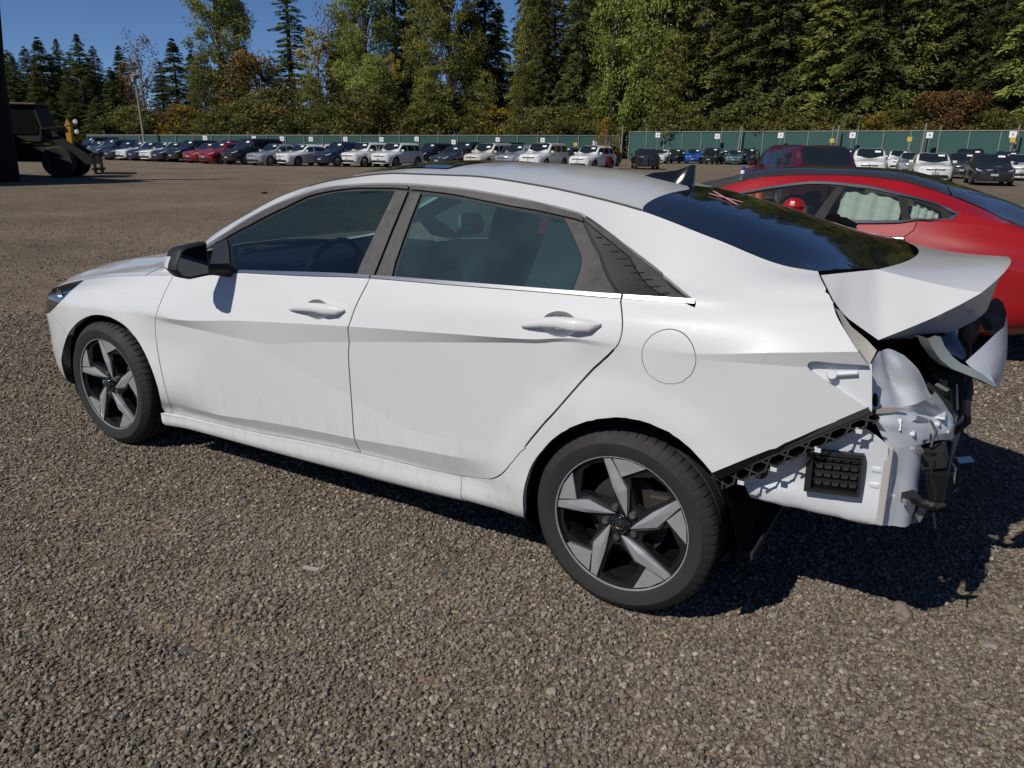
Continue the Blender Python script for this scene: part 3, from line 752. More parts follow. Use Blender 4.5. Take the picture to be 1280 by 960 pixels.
full('roof', [(2.0, 11.0), (2.04, 12.0), (2.06, 13.0)] + rw_top[::-1] + [(x, 11.0) for x in np.linspace(rw_top[0][0]-0.03, 2.05, 40)], WHITE, gap=0.0, flange=0.0, off=-0.004)
full('rear_window', rw_top + [(4.27, 13.0), (4.25, 12.0), (4.12, 11.3), (4.06, 11.02)] + [(x, 11.0) for x in np.linspace(4.0, rw_top[0][0]+0.03, 30)], GLASS_REAR, gap=0.0, flange=0.0, off=-0.002)
# front fascia, grille, headlamps
lampo = lamp_low + [(x, 8.0) for x in np.linspace(0.55, 0.12, 10)] + [(0.08, 7.3), (0.09, 6.4), (0.15, 5.3), (0.24, 4.85)]
LAMP = simple('headlamp_lens', (0.02, 0.022, 0.026), rough=0.06, coat=1.0)
for o in panel('headlamp', E1, lampo, LAMP, car, mirror=True, gap=0.002, flange=0.03, off=-0.004):
    sg = 1 if o.data.vertices[0].co.y < 0 else -1
    q = E1.P(*see(77, 366))[0]
    MB().lathe([(0.0, 0.0), (0.018, -0.002), (0.024, -0.010)], 16, center=(q[0], sg*(q[1]-0.004), q[2])).build('reflector', CHROME, o, smooth=True)
fas = ([(-0.058, 0.0), (0.30, 0.0)] + arch_f[:16] + [lamp_low[0], (0.24, 4.8), (0.145, 5.3), (0.085, 6.4), (0.075, 7.3), (0.07, 8.0), (0.06, 10.0), (0.055, 11.0), (0.05, 12.0), (0.05, 13.0), (-0.058, 13.0)])
full('front_bumper', fas, WHITE, gap=0.0, flange=0.0)
full('grille', [(-0.055, 2.0), (0.02, 2.0), (0.045, 3.5), (0.05, 6.5), (0.02, 8.0), (-0.055, 8.0)], BLACKP, gap=0.0, flange=0.0, off=0.004)

# ---------------------------------------------------------------- side glazing
fg = ST((289, 339.5), (284.5, 299), (290, 294.5), (309, 284.5), (330, 273.5), (356, 261), (380, 249.5), (400, 243), (420, 239), (442, 237), (470, 236.2), (491.5, 237), (470, 283), (449, 329), (442.5, 345.5), (380, 343), (330, 341))
rg = ST((491, 348), (495, 328), (511, 282), (527, 240), (560, 244.3), (600, 251.5), (640, 259.5), (672, 265.5), (703, 271), (715, 294), (724.5, 316), (726, 326), (723, 338), (713, 363), (660, 359.8), (600, 355.3), (540, 351))
panel('front_window', E1, fg, GLASS_SIDE, car, mirror=True, gap=0.0, flange=0.0, off=-0.010)
panel('rear_side_window', E1, rg, GLASS_HAZED, car, mirror=True, gap=0.0, flange=0.0, off=-0.010)
def grow(poly, d):
    P = np.array([(p[0], E1.t2s(p[1])) for p in poly]); Q = inset(dense(P, 0.02), -d)
    return [(q[0], float(E1.s2t(q[1]))) for q in Q]
dlo = ST((262, 331), (266, 305)) + [(x, 10.0) for x in np.linspace(1.44, 3.30, 50)] + c_low[1:-2] + [(xg-0.02, 8.6)] + [(x, 8.6) for x in np.linspace(3.6, 1.7, 30)]
panel('window_seal', E1, dlo, RUBBER, car, holes=[grow(fg, -0.004), grow(rg, -0.004)], mirror=True, gap=0.0, flange=0.0, off=-0.012)
# bronze pillar and frame trims
tf = dict(mirror=True, gap=0.0008, flange=0.006, off=-0.003)
panel('pillar_trim', E1, ST((493.5, 238), (509, 238.5), (490, 284), (473, 327), (464.5, 348), (444, 346.3), (450.5, 329), (471.5, 283)), TRIM, car, **tf)
panel('pillar_trim', E1, ST((513, 239), (525.5, 240.5), (509, 283), (493, 328), (488.8, 348.5), (467.5, 348.5), (476, 327), (493.5, 284)), TRIM, car, **tf)
panel('pillar_trim', E1, ST((705, 272), (728.5, 277.5), (749, 319), (773.5, 370), (715, 364), (724.5, 338.5), (727.3, 326), (726, 316), (716.5, 294)), TRIM, car, **tf)
panel('window_frame', E1, ST((267, 303.5), (278, 293.7), (309, 273.7), (330, 262.5), (356, 250.4), (380, 241.5), (400, 235.2), (420, 232), (440, 230.7), (480, 229.2), (509.5, 229.6), (509, 236), (491, 234.4), (470, 233.6), (442, 234.4), (420, 236.3), (400, 240), (380, 246.4), (356, 258), (330, 270.5), (309, 281.5), (290, 291.5), (276, 300)), TRIM, car, **tf)
panel('window_frame', E1, ST((511.5, 229.8), (560, 233.7), (600, 239.3), (640, 246.2), (672, 252.6), (700, 259.5), (727, 267.3), (729, 275.5), (703, 268.5), (672, 262.5), (640, 256.5), (600, 248.5), (560, 241.5), (513, 236.5)), TRIM, car, **tf)
qg = panel('quarter_garnish', E1, ST((732.5, 277.5), (743, 287), (786, 321), (841, 373.5), (778, 369.5), (752, 318)), simple('ribbed_dark_trim', (0.03, 0.028, 0.028), rough=0.5, var=0.1), car, **tf)
panel('quarter_frame', E1, ST((731, 270.5), (738, 275), (760, 290), (800, 321.5), (828, 343.5), (862, 372.5), (845, 373.3), (788, 320.5), (745, 286), (731.5, 274.5)), TRIM, car, **tf)
for o, sg in zip(qg, (1, -1)):
    for k in range(9):
        t = k/8.0; a = np.array((752, 297))*(1-t)+np.array((836, 366))*t; b = a-np.array((7+15*t, 1.0-2*t))
        pa = E1.P(*see(*a))[0]; pb = E1.P(*see(*b))[0]; n = E1.N(*see(*a))[0]*0.0015
        pa = pa-n; pb = pb-n*2.5
        m = MB().bar((pa[0], sg*pa[1], pa[2]), (pb[0], sg*pb[1], pb[2]), 0.004, 0.004)
        m.build('rib', RUBBER, o)
# chrome strips at the belt line
for xa, xb in ((door_f[0][0]+0.36, door_m[0][0]-0.004), (door_m[0][0]+0.004, door_r[0][0]-0.004), (door_r[0][0]+0.004, xg-0.004)):
    panel('chrome_strip', E1, [(x, 8.42) for x in np.linspace(xa, xb, 20)]+[(x, 9.0) for x in np.linspace(xb, xa, 20)], CHROME, car, mirror=True, gap=0.0, flange=0.004, off=0.002)

# door handles: blade over a dished grip
def handle(g, pts, name='door_handle'):
    outline, q, n = g
    bm = MB(); ring = [E1.P(*p)[0] for p in outline]; N = len(ring); c = np.mean(ring, 0)
    lay = [ring]
    for s, d in ((0.92, 0.012), (0.75, 0.024), (0.45, 0.032)): lay.append([c+(p-c)*s-n*d for p in ring])
    vs = [p for l in lay for p in l]+[c-n*0.034]; fs = []
    for i in range(3):
        for k in range(N): fs.append((i*N+k, i*N+(k+1) % N, (i+1)*N+(k+1) % N, (i+1)*N+k))
    for k in range(N): fs.append((3*N+k, 3*N+(k+1) % N, 4*N))
    for sg in (1, -1):
        h = MB(); secs = []
        for (px, py, hh, out) in pts:
            p = E1.P(*see(px, py))[0]; nn = E1.N(*see(px, py))[0]
            up = np.array([0, 0, 1.0]); up = up-nn*up.dot(nn); up /= np.linalg.norm(up)
            secs.append([p+nn*(out+0.011*math.sin(a)*(0.4+hh/0.03))+up*(hh*math.cos(a)) for a in np.linspace(0, 2*math.pi, 17)[:-1]])
        v = [(r[0], sg*r[1], r[2]) for s in secs for r in s]; f = []
        for i in range(len(secs)-1):
            for k in range(16): f.append((i*16+k, i*16+(k+1) % 16, (i+1)*16+(k+1) % 16, (i+1)*16+k))
        f.append(tuple(range(16))); f.append(tuple((len(secs)-1)*16+k for k in range(16)))
        h.add(v, f); o = h.build(name, WHITE, car, smooth=True, sharp=60)
        m = MB().add([(p[0], sg*p[1], p[2]) for p in vs], fs); m.build('grip_dish', WHITE, o, smooth=True, sharp=None)
handle(grip_f, [(363, 386.5, 0.003, 0.006), (370, 385.5, 0.011, 0.012), (382, 384.8, 0.016, 0.022), (398, 385.5, 0.018, 0.027), (412, 387.5, 0.021, 0.024), (424, 389.0, 0.018, 0.014), (431.5, 388.5, 0.004, 0.006)])
handle(grip_r, [(653, 407.5, 0.004, 0.006), (662, 405.5, 0.012, 0.012), (680, 404.0, 0.016, 0.022), (700, 404.5, 0.018, 0.028), (722, 407.5, 0.021, 0.025), (740, 408.8, 0.018, 0.014), (751.5, 406.5, 0.004, 0.006)])

# door mirror
def mirror(sg):
    root = None
    prof = [(-0.935, 0.948), (-1.03, 0.942), (-1.062, 0.952), (-1.088, 0.985), (-1.082, 1.005), (-1.055, 1.055), (-1.03, 1.068), (-0.945, 1.078)]
    cy, cz = -1.0, 1.01
    secs = [(1.815, 1.0), (1.80, 1.03), (1.765, 1.0), (1.725, 0.86), (1.70, 0.60), (1.692, 0.2)]
    v, f = [], []
    P = dense(np.array(prof), 0.015)
    n = len(P)
    for x, s in secs:
        for y, z in P: v.append((x-0.12*(-(y)-0.93)*0.6, sg*(cy+(y-cy)*s), cz+(z-cz)*s))
    for i in range(len(secs)-1):
        for k in range(n): f.append((i*n+k, i*n+(k+1) % n, (i+1)*n+(k+1) % n, (i+1)*n+k))
    f.append(tuple((len(secs)-1)*n+k for k in range(n)))
    top = MB(); low = MB()
    def side(face): return np.mean([v[i][2] for i in face]) > 0.985 and np.mean([v[i][0] for i in face]) < 1.735
    for m, keep in ((top, True), (low, False)):
        fs = [q for q in f if side(q) == keep]; us = sorted({i for q in fs for i in q}); mp = {u: k for k, u in enumerate(us)}
        m.add([v[i] for i in us], [tuple(mp[i] for i in q) for q in fs])
    o = low.build('door_mirror', BLACKP, car, smooth=True, sharp=50)
    top.build('mirror_cap', WHITE, o, smooth=True, sharp=50)
    rim = [(cy+(y-cy)*1.0, cz+(z-cz)*1.0) for y, z in P]
    g = [(cy+(y-cy)*0.90, cz+(z-cz)*0.88) for y, z in P]
    MB().add([(1.815-0.12*(-y-0.93)*0.6-0.001, sg*y, z) for y, z in rim]+[(1.812-0.12*(-y-0.93)*0.6, sg*y, z) for y, z in g], [(k, (k+1) % n, n+(k+1) % n, n+k) for k in range(n)]).build('bezel', BLACKP, o)
    MB().add([(1.810-0.12*(-y-0.93)*0.6, sg*y, z) for y, z in g], [tuple(range(n))]).build('mirror_glass', simple('mirror_glass', (0.07, 0.075, 0.085), rough=0.02, metal=1.0), o)
    MB().tube([(1.80, sg*-0.83, 0.952), (1.79, sg*-0.90, 0.962), (1.78, sg*-0.96, 0.972)], [0.030, 0.024, 0.020], 10).build('mirror_arm', BLACKP, o, smooth=True)
    return o
for sg in (1, -1): mirror(sg)
for sg in panel('mirror_sail', E1, ST((262, 331), (267, 306), (283, 298.5), (287.5, 340), (268, 338)), BLACKP, car, mirror=True, gap=0.0, flange=0.01, off=0.0): pass

# sunroof, aerial, roof joints
full('sunroof', [(2.12, 11.55), (2.14, 13.0), (2.62, 13.0), (2.61, 11.55)], simple('sunroof_glass', (0.006, 0.006, 0.007), rough=0.03, coat=1.0), gap=0.0, flange=0.0, off=0.001)
fin = MB()
fs_ = [(3.27, 0.0), (3.32, 0.030), (3.38, 0.045), (3.43, 0.072), (3.462, 0.092), (3.472, 0.092), (3.458, 0.05), (3.452, 0.02), (3.455, 0.0)]
for k, (x, z) in enumerate([(3.27, 0.003), (3.31, 0.022), (3.36, 0.034), (3.40, 0.048), (3.435, 0.068), (3.460, 0.082), (3.470, 0.082)]):
    base = float(E1.P([x], [13.0])[0][2])-0.006; wv = [0.004, 0.026, 0.032, 0.033, 0.030, 0.022, 0.010][k]
    fin.v += [(x, -wv, base), (x, -wv*0.55, base+z*0.55), (x, -0.003, base+z), (x, 0.003, base+z), (x, wv*0.55, base+z*0.55), (x, wv, base)]
for k in range(6):
    for j in range(5): fin.f.append((k*6+j, k*6+j+1, (k+1)*6+j+1, (k+1)*6+j))
fin.f.append((36, 37, 38, 39, 40, 41))
fin.build('aerial_fin', simple('gloss_black', (0.006, 0.006, 0.007), rough=0.08, coat=1.0), car, smooth=True, sharp=50)
for sg in (1, -1):
    m = MB(); pts = [E1.P([x], [11.0])[0] for x in np.linspace(2.05, rw_top[0][0], 34)]
    m.tube([(p[0], sg*p[1], p[2]+0.0005) for p in pts], 0.0045, 6).build('roof_joint', RUBBER, car, smooth=True)
# frit band round the rear window and pink chalk cross on it
xf_ = rw_top[0][0]
frit = [(x, 11.01) for x in np.linspace(xf_+0.03, 4.05, 30)] + [(x, 11.28) for x in np.linspace(4.05, xf_+0.10, 30)]
panel('frit_band', E1, frit, simple('gloss_black', (0,0,0)), car, mirror=True, gap=0.001, flange=0.0, off=-0.001)
CH = simple('pink_chalk', (0.55, 0.26, 0.30), rough=0.9)
for a, b_ in (((886, 243), (928, 254)), ((892, 240.5), (921, 257)), ):
    pa, pb = [np.array(E1.P(*see(*q))[0])+E1.N(*see(*q))[0]*0.004 for q in (a, b_)]
    MB().bar(pa, pb, 0.009, 0.0015, up=E1.N(*see(*a))[0]).build('chalk_mark', CH, car)

# ---------------------------------------------------------------- wheels
TYRE = simple('tyre_rubber', (0.020, 0.019, 0.018), rough=0.78, var=0.25, vscale=14, bump=0.3, bscale=90)
RIMD = simple('rim_grey_paint', (0.008, 0.0085, 0.010), rough=0.45, coat=0.2, var=0.15, vscale=20)
RIMM = simple('rim_machined', (0.42, 0.425, 0.44), rough=0.32, metal=0.45, var=0.12, vscale=25)
STEEL = simple('bare_steel', (0.30, 0.28, 0.26), rough=0.42, metal=0.9, var=0.3, vscale=12)
def make_tyre(R, W2, Rr, blocks=62):
    """tyre with shoulder blocks and grooves; outer side towards -y"""
    prof = [(Rr, -W2+0.022), (Rr+0.006, -W2+0.010), (Rr+0.030, -W2+0.002), (Rr+0.052, -W2), (R-0.030, -W2+0.008), (R-0.012, -W2+0.020), (R-0.004, -W2+0.034)]
    g = [(R-0.001, -W2+0.044), (R, -0.052), (R-0.007, -0.051), (R-0.007, -0.043), (R+0.001, -0.042), (R+0.002, -0.006), (R-0.006, -0.005)]
    half = prof+g
    full_ = half+[(r, -a) for r, a in reversed(half)]
    m = MB(); k = len(full_); n = blocks*4
    for i in range(n):
        bl, c = divmod(i, 4); t = 2*math.pi*(bl+(0, 0.80, 0.83, 0.97)[c])/blocks
        for j, (r, a) in enumerate(full_):
            jj = min(j, k-1-j)
            if c >= 2 and jj in (5, 6, 7, 8): r = r-(0.0015 if jj == 5 else 0.0045)
            m.v.append((r*math.cos(t+a*0.12), a, r*math.sin(t+a*0.12)))
    for i in range(n):
        i2 = (i+1) % n
        for j in range(k-1): m.f.append((i*k+j, i2*k+j, i2*k+j+1, i*k+j+1))
    return m
def polar(r, deg): return (r*math.cos(math.radians(deg)), r*math.sin(math.radians(deg)))
def plate(bm, poly, y0, y1, Rr, bev=0.0):
    """prism from polygon in the wheel plane between y0 (outer face) and y1"""
    P = [(x*Rr, y0, z*Rr) for x, z in poly]
    bm.prism(P, (0, y1-y0, 0))
def make_wheel():
    root = empty('wheel')
    Rr = 0.222
    make_tyre(0.313, 0.108, 0.222).build('tyre', TYRE, root, smooth=True, sharp=35)
    rim = MB().lathe([(0.232, -0.088), (0.235, -0.094), (0.230, -0.097), (0.223, -0.094), (0.219, -0.080), (0.206, -0.05), (0.200, 0.0), (0.214, 0.08), (0.230, 0.09)], 64)
    rim.build('rim', RIMD, root, smooth=True, sharp=50)
    MB().lathe([(0.2335, -0.0935), (0.231, -0.0985), (0.226, -0.0980), (0.2245, -0.0945)], 72).build('rim_lip', RIMM, root, smooth=True)
    # spoke disc with five windows
    pts, faces = [], []
    N = 90
    outer = [polar(0.985, 360*k/N) for k in range(N)]; pts += outer; faces.append(list(range(N)))
    for k in range(5):
        w = [polar(0.93, 130+72*k), polar(0.945, 118+72*k), polar(0.93, 107+72*k), polar(0.60, 105+72*k), polar(0.40, 106+72*k), polar(0.36, 124+72*k), polar(0.52, 143+72*k), polar(0.74, 151+72*k)]
        b0 = len(pts); w = w[::-1]; pts += w; faces.append(list(range(b0, len(pts))))
    vo, eo, fo, a1, a2, of = delaunay_2d_cdt([Vector(p) for p in pts], [], faces, 0, 1e-6)
    tri = [f for f, o in zip(fo, of) if 0 in o and len(o) == 1]
    def depth(r): return -0.070-0.016*min(1, max(0, (0.9-r)/0.7))*0-0.012*math.sin(min(1, r)*math.pi*0.5)
    D = MB(); nv = len(vo)
    front = [(v.x*Rr, depth(v.length), v.y*Rr) for v in vo]; back = [(x, y+0.030, z) for x, y, z in front]
    cnt = {}
    for f in tri:
        for i in range(3):
            e = (f[i], f[(i+1) % 3]); cnt.setdefault((min(e), max(e)), []).append(e)
    D.add(front+back, [tuple(f) for f in tri]+[tuple(nv+i for i in reversed(f)) for f in tri]+[(v[0][1], v[0][0], nv+v[0][0], nv+v[0][1]) for v in cnt.values() if len(v) == 1])
    D.build('spoke_disc', RIMD, root)
    for k in range(5):
        A = 72*k
        B = MB()
        base = [(1.0, 104.5), (1.0, 98.5), (0.57, 79), (0.16, 50), (0.22, 77), (0.55, 101)]
        P = [polar(r, a+A) for r, a in base]
        fr = []
        for (x, z), (r, a) in zip(P, base):
            fr.append((x*Rr, depth(r)-(0.013 if r < 0.9 else 0.010), z*Rr))
        ridge = polar(0.5, 92+A); rv = (ridge[0]*Rr, depth(0.5)-0.019, ridge[1]*Rr)
        bk = [(x, depth(math.hypot(x, z)/Rr)+0.002, z) for x, y, z in fr]
        B.add(fr+bk+[rv], [(i, (i+1) % 6, 12) for i in range(6)]+[(i, 6+i, 6+(i+1) % 6, (i+1) % 6) for i in range(6)])
        B.build('spoke_blade', RIMM, root)
        T = MB(); tp = [polar(0.995, 96.5+A), polar(1.0, 82+A), polar(0.995, 67+A), polar(0.73, 88+A)]
        plate(T, tp, -0.0925, -0.080, Rr)
        T.build('spoke_foot', RIMM, root)
        # dark flank of the spoke, lower than the blade
        S_ = MB(); sp = [polar(0.98, 97+A), polar(0.72, 88+A), polar(0.60, 76+A), polar(0.30, 62+A), polar(0.20, 52+A), polar(0.55, 80+A)]
        plate(S_, sp, -0.0885, -0.078, Rr); S_.build('spoke_flank', simple('rim_flank_grey', (0.055, 0.056, 0.062), rough=0.4, metal=0.3), root)
        n_ = MB().lathe([(0.0, -0.012), (0.010, -0.012), (0.0125, -0.006), (0.0125, 0.008)], 8, center=(0.053*math.cos(math.radians(112+A)), -0.078, 0.053*math.sin(math.radians(112+A))))
        n_.build('lug_nut', STEEL, root, smooth=True, sharp=40)
    cap = MB().lathe([(0.0, -0.104), (0.024, -0.103), (0.031, -0.098), (0.033, -0.085)], 32).build('hub_cap', simple('gloss_black', (0,0,0)), root, smooth=True, sharp=50)
    em = MB(); 
    for k in range(24):
        a0, a1_ = 2*math.pi*k/24, 2*math.pi*(k+1)/24
        em.bar((0.019*math.cos(a0), -0.1045, 0.012*math.sin(a0)), (0.019*math.cos(a1_), -0.1045, 0.012*math.sin(a1_)), 0.0022, 0.002)
    em.bar((-0.008, -0.1045, -0.008), (-0.005, -0.1045, 0.009), 0.003, 0.002); em.bar((0.005, -0.1045, -0.009), (0.008, -0.1045, 0.008), 0.003, 0.002)
    em.bar((-0.007, -0.1045, -0.001), (0.007, -0.1045, 0.001), 0.003, 0.002)
    em.build('emblem', CHROME, cap)
    disc = MB().lathe([(0.06, -0.02), (0.135, -0.02), (0.135, 0.004), (0.06, 0.004)], 48).build('brake_disc', simple('rusty_disc', (0.05, 0.042, 0.036), rough=0.6, metal=0.5), root, smooth=True, sharp=40)
    cal = MB()
    cal.box((0.075, -0.045, 0.02), (0.155, 0.03, 0.10)); cal.build('caliper', simple('caliper_iron', (0.045, 0.04, 0.036), rough=0.7, metal=0.5), disc, bevel=0.01)
    MB().lathe([(0.0, 0.02), (0.20, 0.02)], 40).build('backing_plate', DARKIN, root)
    return root
wheel = make_wheel(); wheel.parent = car
XF, XR_ = 0.885, 3.605
for i, (x, y, rz, ry) in enumerate(((XF, -0.782, 0, 4), (XR_, -0.787, 0, -3), (XF, 0.782, math.pi, 20), (XR_, 0.787, math.pi, 50))):
    w = wheel if i == 0 else copy_tree(wheel, car)
    w.location = (x, y, 0.312); w.rotation_euler = (0, math.radians(ry), rz)

# ---------------------------------------------------------------- liners, underbody, cabin
def arch_liner(x, z, R, sg, a1=208):
    m = MB(); n = 20
    for i in range(n+1):
        a = math.radians(-28+(a1+28)*i/n)
        for y in (0.862, 0.85, 0.50): m.v.append((x+R*math.cos(a), sg*-y, z+R*math.sin(a)))
    for i in range(n):
        for j in range(2): m.f.append((i*3+j, (i+1)*3+j, (i+1)*3+j+1, i*3+j+1))
    b = len(m.v); m.v += [(x+R*math.cos(math.radians(-28+(a1+28)*i/n)), sg*-0.5, z+R*math.sin(math.radians(-28+(a1+28)*i/n))) for i in range(n+1)]
    m.f.append(tuple(range(b, b+n+1)))
    m.build('wheel_liner', DARKIN, car)
for sg in (1, -1):
    arch_liner(0.905, 0.315, 0.362, sg, 198); arch_liner(3.60, 0.325, 0.36, sg)
ub = MB()
ub.box((1.28, -0.78, 0.19), (3.24, 0.78, 0.24)); ub.box((0.2, -0.5, 0.18), (1.3, 0.5, 0.42)); ub.box((3.2, -0.5, 0.22), (3.95, 0.5, 0.50)); ub.box((3.9, -0.62, 0.40), (4.30, 0.62, 0.44))
ub.build('underbody', DARKIN, car)
MB().tube([(2.5, 0.2, 0.2), (3.2, 0.25, 0.2), (3.9, 0.35, 0.27), (4.2, 0.4, 0.3)], 0.03, 8).build('exhaust_pipe', DARKIN, car, smooth=True)
MB().box((3.85, 0.15, 0.22), (4.25, 0.55, 0.38)).build('silencer', simple('silencer_steel', (0.012, 0.012, 0.012), rough=0.8), car, bevel=0.04)
for sg in (1, -1):                       # inner skins close the doors behind the gaps
    ins = [(1.20, 2.2)]+[(x, 8.4) for x in np.linspace(1.30, 3.80, 20)]
    m = MB(); xs = np.linspace(1.26, 3.26, 24); ts = (1.6, 3, 4, 5, 6, 7, 8, 8.7)
    for x in xs:
        q = E1.P([x]*len(ts), ts)-E1.N([x]*len(ts), ts)*0.035
        m.v += [(a, sg*b_, c_) for a, b_, c_ in q]
    k = len(ts)
    for i in range(len(xs)-1):
        for j in range(k-1): m.f.append((i*k+j, (i+1)*k+j, (i+1)*k+j+1, i*k+j+1))
    m.build('door_card', simple('door_card_grey', (0.016, 0.017, 0.019), rough=0.7), car, smooth=True)
    m = MB(); xs = np.linspace(3.2, 3.98, 16); ts = (7.2, 8, 9.0, 10.0, 11.0)   # lining behind the C-pillar
    for x in xs:
        q = E1.P([x]*len(ts), ts)-E1.N([x]*len(ts), ts)*0.03
        m.v += [(a, sg*b_, c_) for a, b_, c_ in q]
    k = len(ts)
    for i in range(len(xs)-1):
        for j in range(k-1): m.f.append((i*k+j, (i+1)*k+j, (i+1)*k+j+1, i*k+j+1))
    m.build('pillar_lining', simple('lining_grey', (0.05, 0.05, 0.05), rough=0.8), car, smooth=True)
hl = MB(); xs = np.linspace(2.02, 3.38, 16); ts = (11.2, 12, 13)
for x in xs:
    q = E1.P([x]*3, ts)-np.array([0, 0, 0.03]); hl.v += [tuple(q[0]), tuple(q[1]), tuple(q[2]), (x, -q[1][1], q[1][2]), (x, -q[0][1], q[0][2])]
for i in range(15):
    for j in range(4): hl.f.append((i*5+j, (i+1)*5+j, (i+1)*5+j+1, i*5+j+1))
hl.build('headliner', simple('headliner_grey', (0.20, 0.20, 0.19), rough=0.9), car, smooth=True)
CLOTH = simple('seat_cloth', (0.018, 0.019, 0.021), rough=0.85, bump=0.2)
MB().box((1.2, -0.76, 0.245), (4.0, 0.76, 0.27)).build('cabin_floor', CLOTH, car)
MB().box((1.30, -0.74, 0.55), (1.75, 0.74, 0.93)).build('dashboard', simple('dash_black', (0.012, 0.012, 0.013), rough=0.6), car, bevel=0.05)
def seat(y):
    s = empty('front_seat'); s.parent = car
    m = MB(); m.prism([(2.15, y-0.24, 0.48), (2.65, y-0.24, 0.42), (2.68, y-0.24, 0.54), (2.17, y-0.24, 0.60)], (0, 0.48, 0)); m.build('cushion', CLOTH, s, bevel=0.04, smooth=True)
    m = MB(); m.prism([(2.60, y-0.23, 0.50), (2.74, y-0.23, 0.50), (2.92, y-0.21, 1.06), (2.82, y-0.21, 1.08)], (0, 0.46, 0)); m.build('backrest', CLOTH, s, bevel=0.04, smooth=True)
    m = MB(); m.prism([(2.83, y-0.13, 1.10), (2.93, y-0.13, 1.09), (2.96, y-0.12, 1.27), (2.88, y-0.12, 1.28)], (0, 0.26, 0)); m.build('headrest', CLOTH, s, bevel=0.035, smooth=True)
for y in (-0.37, 0.37): seat(y)
s = empty('rear_seat'); s.parent = car
m = MB(); m.prism([(3.0, -0.66, 0.46), (3.55, -0.66, 0.44), (3.58, -0.66, 0.55), (3.02, -0.66, 0.60)], (0, 1.32, 0)); m.build('cushion', CLOTH, s, bevel=0.04, smooth=True)
m = MB(); m.prism([(3.48, -0.66, 0.5), (3.66, -0.66, 0.5), (3.80, -0.62, 1.03), (3.66, -0.62, 1.05)], (0, 1.28, 0)); m.build('backrest', CLOTH, s, bevel=0.04, smooth=True)
for y in (-0.38, 0.38):
    m = MB(); m.prism([(3.68, y-0.12, 1.04), (3.78, y-0.12, 1.04), (3.81, y-0.11, 1.16), (3.72, y-0.11, 1.18)], (0, 0.24, 0)); m.build('headrest', CLOTH, s, bevel=0.03, smooth=True)
MB().box((3.70, -0.64, 1.02), (4.15, 0.64, 1.035)).build('parcel_shelf', CLOTH, car)
st = MB(); R_ = 0.185
st.tube([(1.93+0.05*math.sin(a), -0.37+R_*math.cos(a), 0.86+R_*math.sin(a)) for a in np.linspace(0, 2*math.pi, 33)], 0.014, 8, cap=False)
st.build('steering_wheel', CLOTH, car, smooth=True)
MB().box((1.86, -0.12, 1.235), (1.90, 0.12, 1.30)).build('inner_mirror', BLACKP, car, bevel=0.015)
# ---------------------------------------------------------------- bared tail of the sedan
def Y(px, py, y): return tuple(at_y(px, py, y))
def sheet(name, cols, mat, parent, smooth=True, sharp=30, rough=0.0, sub=5):
    """surface through a grid of points; rough = height of dents and creases beaten into it"""
    m = MB(); G_ = np.array(cols, float)
    if rough:
        G_ = np.stack([np.array(spline([tuple(p) for p in G_[:, j]], sub)) for j in range(G_.shape[1])], 1)
        G_ = np.stack([np.array(spline([tuple(p) for p in G_[i]], sub)) for i in range(G_.shape[0])], 0)
        nx, nk = G_.shape[:2]
        du = np.gradient(G_, axis=0); dv = np.gradient(G_, axis=1); n = np.cross(du, dv); n /= np.linalg.norm(n, axis=2, keepdims=True)+1e-9
        u = G_[..., 0]*1.0+abs(G_[..., 1])*0.8; v = G_[..., 2]+G_[..., 0]*0.4
        d = (abs(vnoise(u, v, 18, 5)-0.5)*2-0.5)+0.5*(vnoise(u, v, 45, 6)-0.5)+0.8*(vnoise(u, v, 9, 7)-0.5)
        edge = np.minimum.reduce([np.arange(nx)[:, None]+0*np.arange(nk), (nx-1-np.arange(nx))[:, None]+0*np.arange(nk), np.arange(nk)[None]+0*np.arange(nx)[:, None], (nk-1-np.arange(nk))[None]+0*np.arange(nx)[:, None]])
        G_ = G_+n*(d*rough*np.clip(edge/3.0, 0.15, 1))[..., None]
    k = G_.shape[1]
    m.v = [tuple(p) for c in G_ for p in c]
    for i in range(len(G_)-1):
        for j in range(k-1): m.f.append((i*k+j, (i+1)*k+j, (i+1)*k+j+1, i*k+j+1))
    return m.build(name, mat, parent, smooth=smooth, sharp=sharp)
def flip(pts): return [(x, -y, z) for x, y, z in pts]
INNER = simple('white_inner_paint', (0.62, 0.64, 0.66), rough=0.42, coat=0.3, var=0.05, vscale=6)
GRIME = simple('dirty_white_sealer', (0.36, 0.31, 0.25), rough=0.8, var=0.35, vscale=30)
LATT = simple('lattice_plastic', (0.030, 0.029, 0.028), rough=0.5)
